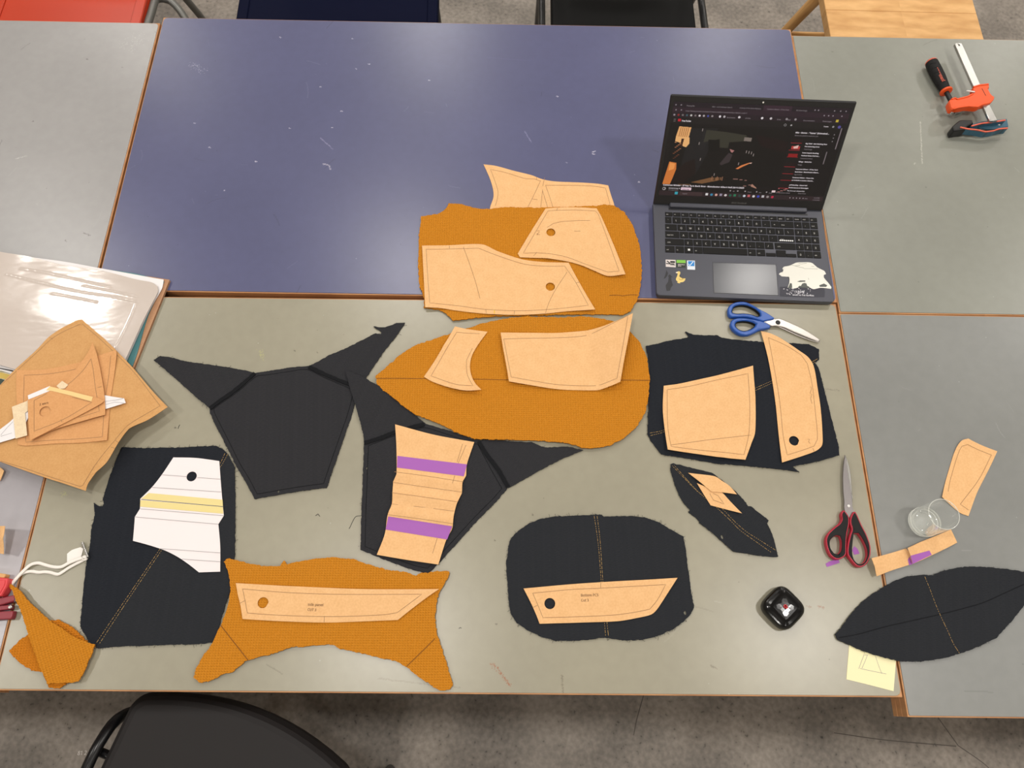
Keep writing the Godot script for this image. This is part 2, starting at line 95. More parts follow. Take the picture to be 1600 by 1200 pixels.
	"rs_loop_b": [1.4606, -0.3098, 1.4646, -0.3108, 1.4674, -0.3041, 1.4722, -0.2868, 1.4787, -0.2679, 1.4816, -0.2491, 1.4784, -0.2322, 1.4705, -0.2192, 1.46, -0.2126, 1.4509, -0.2143, 1.4432, -0.2243, 1.4383, -0.2354, 1.4419, -0.2523, 1.4484, -0.2694, 1.4528, -0.2789, 1.4517, -0.2904, 1.4542, -0.3],
	"rs_hole_b": [1.4554, -0.2713, 1.464, -0.2715, 1.4698, -0.2602, 1.4739, -0.2452, 1.4727, -0.2321, 1.465, -0.22, 1.4553, -0.218, 1.4488, -0.2244, 1.4471, -0.2374, 1.4511, -0.2562],
	"rs_screw": [1.4556, -0.3216],
	"cl_bar": [1.865, -1.4115, 1.8684, -1.4145, 1.882, -1.4149, 1.8973, -1.2923, 1.904, -1.2416, 1.9134, -1.1888, 1.8961, -1.1872, 1.8891, -1.2356, 1.8815, -1.2826],
	"cl_slide": [1.877, -1.2795, 1.891, -1.2855, 1.9148, -1.2894, 1.9128, -1.2779, 1.9091, -1.2754, 1.9128, -1.2585, 1.9188, -1.2514, 1.9142, -1.2425, 1.9031, -1.2327, 1.8856, -1.2275, 1.8741, -1.2209, 1.8517, -1.222, 1.8282, -1.2175, 1.8216, -1.2189, 1.8161, -1.2132, 1.8115, -1.2155, 1.8116, -1.2337, 1.817, -1.2418, 1.8266, -1.2456, 1.8309, -1.2422, 1.858, -1.2508, 1.8712, -1.2591, 1.8784, -1.2658, 1.8739, -1.2713],
	"cl_web": [1.8458, -1.1897, 1.8722, -1.195, 1.8953, -1.2018, 1.9505, -1.2102, 1.9492, -1.1889, 1.9318, -1.1845, 1.9158, -1.181, 1.8992, -1.1799, 1.8716, -1.1863],
	"cl_flange_up": [1.8567, -1.1777, 1.8809, -1.1854, 1.8991, -1.1885, 1.9366, -1.1961],
	"cl_flange_low": [1.8309, -1.1737, 1.8474, -1.1694, 1.8644, -1.1675, 1.8844, -1.1625, 1.9012, -1.1652, 1.9175, -1.171, 1.9362, -1.1737],
	"cl_pad": [1.8144, -1.1738, 1.8184, -1.1809, 1.8344, -1.1946, 1.8436, -1.1963, 1.8637, -1.1963, 1.8641, -1.1866, 1.8482, -1.1769, 1.8454, -1.1698, 1.8311, -1.1672, 1.8154, -1.164],
	"cl_axis": [1.8099, -1.3738, 1.8215, -1.2846, 1.8308, -1.2593, 1.8346, -1.2341, 1.8403, -1.2182],
	"cl_lever": [1.8607, -1.2697, 1.8792, -1.2669],
	"cord_a": [-0.0254, -0.1444, -0.0189, -0.1573, -0.0108, -0.1703, -0.0001, -0.1866, 0.0102, -0.1982, 0.0227, -0.2017, 0.0367, -0.1986, 0.0507, -0.1955, 0.064, -0.1956, 0.0757, -0.2024, 0.0862, -0.2074, 0.0969, -0.2117],
	"cord_b": [-0.0321, -0.1429, -0.0224, -0.1558, -0.0159, -0.1623, -0.0106, -0.1736, -0.0018, -0.1843, 0.0123, -0.1878, 0.0259, -0.1863, 0.0356, -0.1872, 0.0457, -0.1865, 0.0597, -0.1835, 0.067, -0.1876, 0.0739, -0.1934, 0.0855, -0.201, 0.0988, -0.2086],
	"cord_tag": [0.0669, -0.2188, 0.0737, -0.2255, 0.0876, -0.2307, 0.0932, -0.2283, 0.0927, -0.2158, 0.0862, -0.2074, 0.0707, -0.2023],
	"cord_knot": [0.1021, -0.2111],
	"cord_bar": [0.0905, -0.2384, 0.1093, -0.2117],
	"red_block": [-0.0546, -0.1767, -0.0269, -0.1748, -0.0135, -0.1736, -0.0123, -0.1666, -0.0123, -0.1604, -0.0171, -0.1445, -0.045, -0.1415],
	"red_wood": [-0.0603, -0.1837, -0.0327, -0.1827, -0.0233, -0.1815, -0.0232, -0.1779, -0.0242, -0.1748, -0.0584, -0.1766],
	"tool_bar_a": [-0.0478, -0.1378, -0.022, -0.1425, 0.0007, -0.147, 0.0023, -0.1371, -0.0188, -0.1301, -0.0445, -0.1256],
	"tool_tip_a": [-0.0008, -0.1472, 0.0043, -0.1476, 0.0064, -0.1378, 0.0015, -0.1347],
	"tool_bar_b": [-0.0458, -0.1258, -0.0199, -0.1296, -0.0032, -0.1311, -0.0006, -0.1263, -0.0013, -0.1237, -0.0177, -0.1214, -0.0435, -0.1176],
	"tool_bar_c": [-0.0422, -0.1174, -0.0161, -0.1199, 0.0051, -0.121, 0.0056, -0.1115, 0.0043, -0.1076, -0.0125, -0.1066, -0.0388, -0.105],
	"tool_screw": [-0.0032, -0.1272],
	"earbud": [1.3117, -0.1416],
	"earlogo": [1.3121, -0.1427],
	"glass": [1.5882, -0.2943],
	"cl_slot": [1.895, -1.2751, 1.8992, -1.2542],
	"cl_rivet": [1.9291, -1.1945],
	"thread_a": [0.5755, -0.2934, 0.5659, -0.2919, 0.5614, -0.2843, 0.5578, -0.2745, 0.5556, -0.2696],
	"thread_b": [0.4933, -0.2921, 0.4975, -0.2956, 0.5014, -0.2911],
	"thread_c": [0.2193, -0.4528, 0.2197, -0.4577, 0.2211, -0.4604],
	"thread_d": [0.7575, -0.102, 0.7601, -0.104, 0.7622, -0.1026],
	"lap_trackpad": [0.1176, -0.0805, 0.2471, -0.0815, 0.245, -0.0101, 0.1157, -0.0102],
	"lap_sticker_a": [0.0213, -0.0834, 0.0417, -0.0835, 0.0413, -0.0659, 0.0209, -0.0665],
	"lap_sticker_b": [0.0435, -0.0834, 0.0622, -0.0837, 0.0614, -0.0657, 0.0428, -0.0656],
	"lap_sticker_b_green": [0.0435, -0.0834, 0.0622, -0.0837, 0.0619, -0.0769, 0.0432, -0.0766],
	"lap_sticker_c": [0.065, -0.0832, 0.0813, -0.0836, 0.0806, -0.0621, 0.0646, -0.0619],
	"lap_sticker_c_blue": [0.0671, -0.0817, 0.0799, -0.082, 0.0796, -0.0703, 0.067, -0.0703],
	"lap_duck": [0.0409, -0.0541, 0.0449, -0.0563, 0.0476, -0.0572, 0.0498, -0.0554, 0.05, -0.0524, 0.0481, -0.0479, 0.0477, -0.0445, 0.0508, -0.0424, 0.054, -0.0407, 0.0566, -0.0408, 0.0601, -0.041, 0.0586, -0.0364, 0.0555, -0.033, 0.0516, -0.0317, 0.0483, -0.0312, 0.0486, -0.029, 0.045, -0.0295, 0.0422, -0.0309, 0.0445, -0.0325, 0.0414, -0.0349, 0.0404, -0.0386, 0.0421, -0.0431, 0.0439, -0.0477, 0.0447, -0.0514, 0.0422, -0.0525],
	"lap_beak": [0.0404, -0.0541, 0.0449, -0.0556, 0.0448, -0.0528, 0.0415, -0.0525],
	"lap_tree_a": [0.0223, -0.059, 0.0249, -0.0513, 0.023, -0.0452, 0.0195, -0.0399, 0.0156, -0.0382, 0.0192, -0.0473],
	"lap_tree_b": [0.0284, -0.0492, 0.0339, -0.042, 0.0307, -0.0426, 0.0316, -0.0337, 0.0338, -0.0242, 0.029, -0.0174, 0.0275, -0.0115, 0.0203, -0.0104, 0.0189, -0.0228, 0.0244, -0.0319, 0.0261, -0.0424, 0.0246, -0.0446],
	"lap_bear": [0.2592, -0.0727, 0.2631, -0.0773, 0.2733, -0.0799, 0.2813, -0.0838, 0.2894, -0.0882, 0.301, -0.0894, 0.3164, -0.0901, 0.3223, -0.0883, 0.3271, -0.0833, 0.3326, -0.0778, 0.3412, -0.0733, 0.3451, -0.0705, 0.3474, -0.064, 0.3425, -0.0616, 0.3422, -0.0555, 0.3459, -0.0487, 0.3504, -0.042, 0.3547, -0.0336, 0.3535, -0.0301, 0.3325, -0.0313, 0.3178, -0.0276, 0.3077, -0.0323, 0.2926, -0.0316, 0.2785, -0.0275, 0.2658, -0.0287, 0.27, -0.0401, 0.2714, -0.0505, 0.2706, -0.054, 0.2563, -0.0544, 0.251, -0.0592, 0.2532, -0.0623, 0.2592, -0.0648, 0.2608, -0.0693],
	"lap_bear_base": [0.2501, -0.0297, 0.2654, -0.0317, 0.2993, -0.0379, 0.3353, -0.0361, 0.3404, -0.0278, 0.338, -0.0106, 0.2961, -0.0082, 0.248, -0.0082],
	"leaf_big": [1.3993, -0.0992, 1.4136, -0.1139, 1.435, -0.1374, 1.4556, -0.1547, 1.4782, -0.17, 1.5005, -0.1822, 1.5201, -0.1912, 1.5442, -0.1992, 1.574, -0.2018, 1.5851, -0.2008, 1.6096, -0.21, 1.6333, -0.2147, 1.6566, -0.2172, 1.6837, -0.2165, 1.7171, -0.2136, 1.7501, -0.2089, 1.7693, -0.2043, 1.7856, -0.1968, 1.7675, -0.1791, 1.7501, -0.1637, 1.7357, -0.1506, 1.707, -0.1237, 1.6742, -0.0972, 1.6426, -0.0834, 1.6073, -0.0717, 1.5729, -0.0632, 1.5393, -0.0581, 1.5047, -0.0583, 1.4754, -0.0641, 1.4443, -0.0729, 1.4179, -0.0849, 1.4025, -0.0913],
}

const DRAWN := {
	"card_dart": [[0.8031, -0.9617, 0.8072, -0.9802, 0.8082, -1.0008, 0.8001, -1.0298, 0.7908, -1.0571, 0.824, -1.0493, 0.8658, -1.0346, 0.8867, -1.0338, 0.8988, -1.0286], [0.9005, -1.0299, 0.8866, -0.9942, 0.873, -0.9611], [0.9108, -1.0175, 0.9192, -0.9886, 0.9259, -0.9622], [0.9108, -1.0175, 0.9627, -1.0186, 1.0146, -1.0176, 1.0403, -1.0131, 1.0476, -0.9769, 1.0489, -0.9667], [0.9046, -1.007, 0.9003, -0.9616], [0.9045, -1.0028, 0.9146, -0.9619], [0.8815, -0.9817, 0.8935, -0.9799], [0.8912, -1.0389, 0.8919, -1.0318], [0.9092, -1.0385, 0.9046, -1.0153]],
	"card_trapeze": [[0.9151, -0.9474, 0.9337, -0.9494, 0.9744, -0.951, 1.015, -0.9494, 1.0215, -0.9423, 1.0395, -0.8793, 1.0595, -0.8012, 1.0366, -0.7997, 0.9913, -0.8188, 0.9456, -0.8369, 0.8929, -0.8436, 0.8632, -0.8422, 0.8896, -0.8959, 0.9151, -0.9474], [0.9131, -0.9062, 0.9266, -0.9164, 0.9468, -0.9216, 0.9806, -0.9247, 1.0041, -0.9251], [0.9699, -0.8983, 0.9833, -0.8986], [0.8846, -0.8358, 0.8912, -0.8447], [0.9337, -0.9486, 0.9355, -0.9555], [0.8913, -0.8967, 0.897, -0.898, 0.8956, -0.8921, 0.8913, -0.8881, 0.898, -0.8882]],
	"card_boot": [[0.6626, -0.848, 0.708, -0.8496, 0.7706, -0.8527, 0.8139, -0.8344, 0.8666, -0.8164, 0.9092, -0.8127, 0.9485, -0.8134, 0.9707, -0.7753, 0.9946, -0.7227, 0.9086, -0.7121, 0.8479, -0.7085, 0.7905, -0.71, 0.7328, -0.7179, 0.6767, -0.7223, 0.6692, -0.7845, 0.6626, -0.848], [0.7391, -0.8552, 0.7518, -0.8199, 0.7662, -0.7752, 0.777, -0.735], [0.9532, -0.7992, 0.9282, -0.7561, 0.9151, -0.7266, 0.9086, -0.7049], [0.7889, -0.7107, 0.7907, -0.701], [0.8463, -0.7092, 0.8464, -0.7002], [0.9706, -0.7742, 0.9788, -0.7766], [0.7103, -0.8574, 0.7106, -0.8504]],
	"card_hourglass": [[0.7333, -0.6576, 0.7551, -0.656, 0.7787, -0.6556], [0.7652, -0.6234, 0.7545, -0.5977, 0.7562, -0.5706, 0.7639, -0.5515, 0.7694, -0.5421, 0.7376, -0.5454, 0.7018, -0.5582, 0.6874, -0.5637, 0.7134, -0.6166, 0.7333, -0.6576]],
	"card_creased": [[0.826, -0.6419, 0.8784, -0.6456, 0.9327, -0.6489, 0.9872, -0.6547, 1.0352, -0.6737, 1.0687, -0.6885, 1.0568, -0.626, 1.0433, -0.5595, 1.0057, -0.5486, 0.9315, -0.5493, 0.8786, -0.5561, 0.8414, -0.5619, 0.826, -0.6419]],
	"card_square": [[1.1416, -0.544, 1.1878, -0.5527, 1.2434, -0.567, 1.3005, -0.5792, 1.298, -0.5177, 1.2899, -0.4585, 1.2758, -0.4158, 1.225, -0.42, 1.1399, -0.4282, 1.1374, -0.4562, 1.138, -0.4893, 1.1416, -0.544], [1.1401, -0.4312, 1.2031, -0.4421, 1.2931, -0.4548]],
	"card_blade": [[1.3503, -0.6587, 1.3825, -0.6425, 1.4102, -0.6222, 1.4202, -0.6032, 1.4233, -0.5627, 1.4224, -0.5204, 1.4199, -0.4688, 1.4175, -0.4485, 1.4091, -0.4346, 1.3839, -0.4255, 1.3564, -0.4164, 1.3541, -0.4551, 1.356, -0.5194, 1.3542, -0.5858, 1.3503, -0.6587], [1.4062, -0.4308, 1.4082, -0.4246], [1.4197, -0.5547, 1.4214, -0.552, 1.4167, -0.5414, 1.42, -0.5388, 1.4164, -0.5308, 1.4174, -0.5203], [1.399, -0.4482, 1.4026, -0.4483, 1.4002, -0.4432, 1.4026, -0.4395]],
	"card_diamond_low": [[1.2059, -0.3416, 1.2115, -0.33, 1.2306, -0.3227, 1.2205, -0.3385, 1.2125, -0.3417]],
	"card_side": [[0.3842, -0.1621, 0.4637, -0.157, 0.5525, -0.1552, 0.6927, -0.157, 0.6519, -0.126, 0.6288, -0.1224, 0.556, -0.1187, 0.4976, -0.1185, 0.439, -0.1201, 0.3984, -0.1224, 0.3902, -0.1455, 0.3842, -0.1621], [0.3833, -0.1383, 0.392, -0.1433], [0.5291, -0.1189, 0.5295, -0.1091]],
	"card_bottom": [[0.8833, -0.1616, 0.9514, -0.1687, 1.0019, -0.1715, 1.0548, -0.1751, 1.1147, -0.179, 1.0994, -0.1539, 1.0847, -0.1373, 1.0526, -0.131, 1.0184, -0.1267, 0.9505, -0.123, 0.9009, -0.1213, 0.8919, -0.1426, 0.8833, -0.1616], [0.8835, -0.1376, 0.8914, -0.1415], [1.0017, -0.1804, 1.0014, -0.1722]],
	"card_glass": [[1.6745, -0.4139, 1.6842, -0.4322, 1.6897, -0.4394, 1.7002, -0.4426, 1.7161, -0.4347, 1.743, -0.4239], [1.743, -0.4239, 1.709, -0.3766, 1.6641, -0.3292], [1.6745, -0.4139, 1.654, -0.3718, 1.6461, -0.3522], [1.6641, -0.3292, 1.6771, -0.3189]],
	"card_pleated": [[0.7594, -0.4272, 0.7456, -0.3911], [0.7405, -0.3681, 0.7372, -0.3528], [0.714, -0.2539, 0.7073, -0.2269], [0.7526, -0.4289, 0.7438, -0.3939], [0.6304, -0.3733, 0.6937, -0.3657, 0.7568, -0.3564]],
	"card_kite_big": [[0.0055, -0.6546, -0.0253, -0.6383, -0.0451, -0.6224, -0.0643, -0.5961, -0.0817, -0.5724, -0.1004, -0.5468, -0.1159, -0.526], [0.0087, -0.6546, 0.0515, -0.6217, 0.1241, -0.5585, 0.19, -0.4883, 0.1457, -0.4503, 0.1218, -0.4176, 0.1023, -0.3855, 0.0812, -0.3355, 0.0768, -0.3334, 0.0096, -0.353, -0.0338, -0.3668, -0.0769, -0.3787], [-0.0481, -0.626, -0.0418, -0.622], [0.1226, -0.4187, 0.1305, -0.4145], [0.1181, -0.4058, 0.1246, -0.4038]],
	"card_wing": [[-0.0775, -0.5459, -0.0363, -0.5489, 0.0039, -0.5564, 0.0275, -0.5637], [0.0783, -0.5878, 0.0823, -0.544, 0.0847, -0.5078], [0.0911, -0.468, 0.0993, -0.4248, 0.0553, -0.422, -0.0045, -0.4179, -0.04, -0.4142, -0.0605, -0.4788, -0.0759, -0.5436]],
	"card_shark": [[0.0698, -0.521, 0.0768, -0.5227], [0.045, -0.5789, 0.0539, -0.5559, 0.0659, -0.5198, 0.0842, -0.4734, 0.0481, -0.4608], [0.045, -0.5789, 0.035, -0.5556, 0.0209, -0.5349, 0.0126, -0.5257]],
	"card_ear": [[-0.0398, -0.4924, -0.0187, -0.5072], [-0.0398, -0.4924, -0.025, -0.4327, 0.0222, -0.4561, 0.0678, -0.4897, 0.0284, -0.5001], [0.0181, -0.456, 0.0214, -0.4507]],
	"paper_strip_b": [[0.0891, -0.4941, 0.1134, -0.4967, 0.1233, -0.4991], [0.0916, -0.4875, 0.1082, -0.4922, 0.1274, -0.4892]],
	"paper_strip_a": [[-0.087, -0.4259, -0.0788, -0.4411, -0.0715, -0.4521], [-0.0864, -0.4238, -0.0679, -0.4305]],
	"sticky": [[1.4445, -0.0669, 1.4385, -0.0567, 1.4323, -0.0455], [1.4504, -0.067, 1.4438, -0.0557, 1.4379, -0.0465], [1.4346, -0.0461, 1.4513, -0.0427, 1.4775, -0.0379], [1.464, -0.0661, 1.4668, -0.0509, 1.47, -0.0385], [1.4436, -0.0679, 1.4518, -0.0674]],
	"orange_round": [[1.0383, -0.748, 1.0545, -0.749, 1.0642, -0.7477, 1.0805, -0.7502, 1.095, -0.7501]],
	"orange_egg": [[0.583, -0.5579, 0.6838, -0.5587, 0.7723, -0.559, 0.8787, -0.5589, 0.9853, -0.5602, 1.1082, -0.5626]],
	"orange_bone": [[0.355, -0.1025, 0.3841, -0.073, 0.4093, -0.0475], [0.7183, -0.0851, 0.6963, -0.0629, 0.6733, -0.0405]],
	"wp_fold": [[0.2065, -0.3626, 0.2524, -0.3598], [0.2724, -0.3584, 0.3156, -0.3557], [0.1946, -0.3388, 0.3199, -0.3322], [0.1787, -0.3165, 0.3273, -0.3054], [0.1811, -0.2994, 0.3314, -0.2891], [0.1743, -0.2846, 0.3241, -0.2737], [0.228, -0.2293, 0.3352, -0.2234], [0.2708, -0.2116, 0.3376, -0.2081]],
	"st_rect": [[0.315, -0.4061, 0.3084, -0.3842, 0.2669, -0.3127, 0.2268, -0.2274, 0.1869, -0.1458, 0.1495, -0.0689], [0.3205, -0.4051, 0.3121, -0.3815, 0.2712, -0.3101, 0.2308, -0.2265, 0.1904, -0.1438, 0.1545, -0.0666]],
	"st_round": [[0.994, -0.2988, 0.9999, -0.2457, 1.0029, -0.1818, 1.0061, -0.1159, 1.0075, -0.0906], [0.9992, -0.2988, 1.0031, -0.2574, 1.0059, -0.1819, 1.0104, -0.1159, 1.0124, -0.0907]],
	"st_wide": [[1.1031, -0.4568, 1.13, -0.4633, 1.2351, -0.5154, 1.348, -0.5675, 1.4323, -0.6096, 1.4446, -0.6164], [1.104, -0.4518, 1.131, -0.4598, 1.2345, -0.5097, 1.3474, -0.5627, 1.4317, -0.6052, 1.444, -0.6126]],
	"st_leaf_small": [[1.1408, -0.3944, 1.1839, -0.3463, 1.2054, -0.3272, 1.2176, -0.3157, 1.2385, -0.2946, 1.2562, -0.2752, 1.2861, -0.2522, 1.3129, -0.2326], [1.1442, -0.3958, 1.1733, -0.3597, 1.1886, -0.3429, 1.212, -0.3273, 1.2288, -0.3126, 1.245, -0.2938, 1.2658, -0.2737, 1.2869, -0.2594, 1.317, -0.2398]],
	"st_leaf_big": [[1.572, -0.1993, 1.5781, -0.171, 1.5851, -0.139, 1.5927, -0.1117, 1.5985, -0.0869, 1.6064, -0.0706]],
	"band_bib_a": [[0.3475, -0.5659, 0.3229, -0.5387, 0.3092, -0.5249, 0.2872, -0.5053, 0.2742, -0.4928]],
	"band_bib_b": [[0.45, -0.5815, 0.4842, -0.5654, 0.5108, -0.5541, 0.5322, -0.5455]],
	"band_vest_a": [[0.5695, -0.4291, 0.5983, -0.4391, 0.6245, -0.4505, 0.6544, -0.4606, 0.6795, -0.4675]],
	"band_vest_b": [[0.7826, -0.4348, 0.7984, -0.4097, 0.819, -0.3823, 0.8388, -0.3492]],
	"gloss_creases": [[-0.151, -0.7827, -0.0941, -0.7734, -0.0331, -0.759, 0.0375, -0.7428], [-0.1763, -0.7689, -0.1047, -0.7511, -0.0271, -0.7325, 0.0452, -0.7211, 0.0983, -0.7095], [0.0983, -0.7095, 0.0948, -0.6792, 0.0886, -0.6476, 0.0797, -0.6079], [-0.0732, -0.7262, -0.0236, -0.717, 0.0195, -0.7081], [-0.0173, -0.7454, 0.0426, -0.7338, 0.0959, -0.7214]],
	"lap_tick": [[0.0683, -0.0747, 0.0701, -0.071, 0.0778, -0.0812]],
	"lap_wing": [[0.0465, -0.0396, 0.0483, -0.0375, 0.0519, -0.0373, 0.0542, -0.0388, 0.055, -0.0415]],
	"lap_bear_marks": [[0.2848, -0.0809, 0.2929, -0.0782, 0.3019, -0.0764, 0.3047, -0.0743, 0.3185, -0.075, 0.3315, -0.0751], [0.2938, -0.0866, 0.2998, -0.0856, 0.3108, -0.0878], [0.2795, -0.0815, 0.2871, -0.0806, 0.2964, -0.0823], [0.3192, -0.0807, 0.3253, -0.0805], [0.31, -0.0532, 0.3107, -0.0488]],
	"lap_bear_trees": [[0.2864, -0.0305, 0.2898, -0.0341, 0.2928, -0.0338, 0.2964, -0.0395, 0.3011, -0.0411, 0.3048, -0.0399, 0.3057, -0.0348, 0.31, -0.0324, 0.3072, -0.028, 0.3029, -0.0299, 0.2939, -0.03], [0.3301, -0.0368, 0.3405, -0.0415, 0.3468, -0.0375, 0.3441, -0.0339, 0.3312, -0.0334], [0.2666, -0.0287, 0.2714, -0.0393, 0.2751, -0.0386, 0.2749, -0.0291, 0.2701, -0.0263], [0.2862, -0.0434, 0.2926, -0.0463, 0.3033, -0.0468, 0.303, -0.0442, 0.2922, -0.0428]],
	"fold_leaf_big": [[1.4041, -0.0947, 1.4379, -0.1006, 1.4839, -0.1127, 1.5344, -0.1238, 1.5853, -0.1349, 1.6274, -0.145, 1.6703, -0.1573, 1.7448, -0.1875, 1.7786, -0.196]],
	"floor_cracks": [[1.9402, 0.0327, 1.9508, 0.0535, 1.9845, 0.1106, 2.0403, 0.1505, 2.0701, 0.1816], [1.6745, 0.0845, 1.7986, 0.0994, 1.9793, 0.1121], [1.2018, -0.0155, 1.1958, 0.0044, 1.1765, 0.0586, 1.1666, 0.0955]],
	"pl_fold": [[0.6293, -0.3539, 0.6914, -0.3456, 0.7548, -0.3375], [0.6284, -0.334, 0.6858, -0.3271, 0.7483, -0.319], [0.6292, -0.3141, 0.6868, -0.3089, 0.7418, -0.3024], [0.6238, -0.2943, 0.6815, -0.2875, 0.7407, -0.2796]],
}

const HOLES := {
	"card_trapeze": [[0.92076, -0.89446, 0.00937]],
	"card_boot": [[0.91868, -0.76491, 0.00940]],
	"card_side": [[0.42209, -0.13975, 0.00909]],
	"card_bottom": [[0.91284, -0.14467, 0.00932]],
	"card_blade": [[1.37336, -0.44490, 0.00941]],
	"white_pattern": [[0.26174, -0.36029, 0.00919]],
	"card_ear": [[-0.01466, -0.47114, 0.01000]],
	"vest_body": [[0.57833, -0.38136, 0.00299]],
	"black_round_b": [[1.14546, -0.13248, 0.00387]],
	"leaf_small_b": [[1.22174, -0.26345, 0.00390]],
	"bib_body": [[0.42234, -0.33510, 0.00329]],
}

const WRITE := {
	"trapeze": [0.8913, -0.8888],
	"yellow": [0.8064, -0.7086, 0.8066, -0.7000],
	"crease": [0.9931, -0.6654, 1.0062, -0.5395],
	"pleat": [0.6993, -0.4485, 0.6638, -0.2158],
	"side": [0.4987, -0.1378, 0.4991, -0.1293],
	"bottom": [0.9662, -0.1590, 0.9666, -0.1506],
	"ears": [-0.0279, -0.4844],
	"leon": [0.2816, -0.0204],
	"nature": [0.2740, -0.0124],
	"wear": [0.2500, -0.0288],
}

const LAPTOP := {
	"x": 1.13132,
	"z": -0.74363,
	"turn": -0.02659,
	"w": 0.35750,
	"d": 0.22650,
	"enter": [0.2612, -0.1395],
	"start": [0.0701, -0.1082],
}

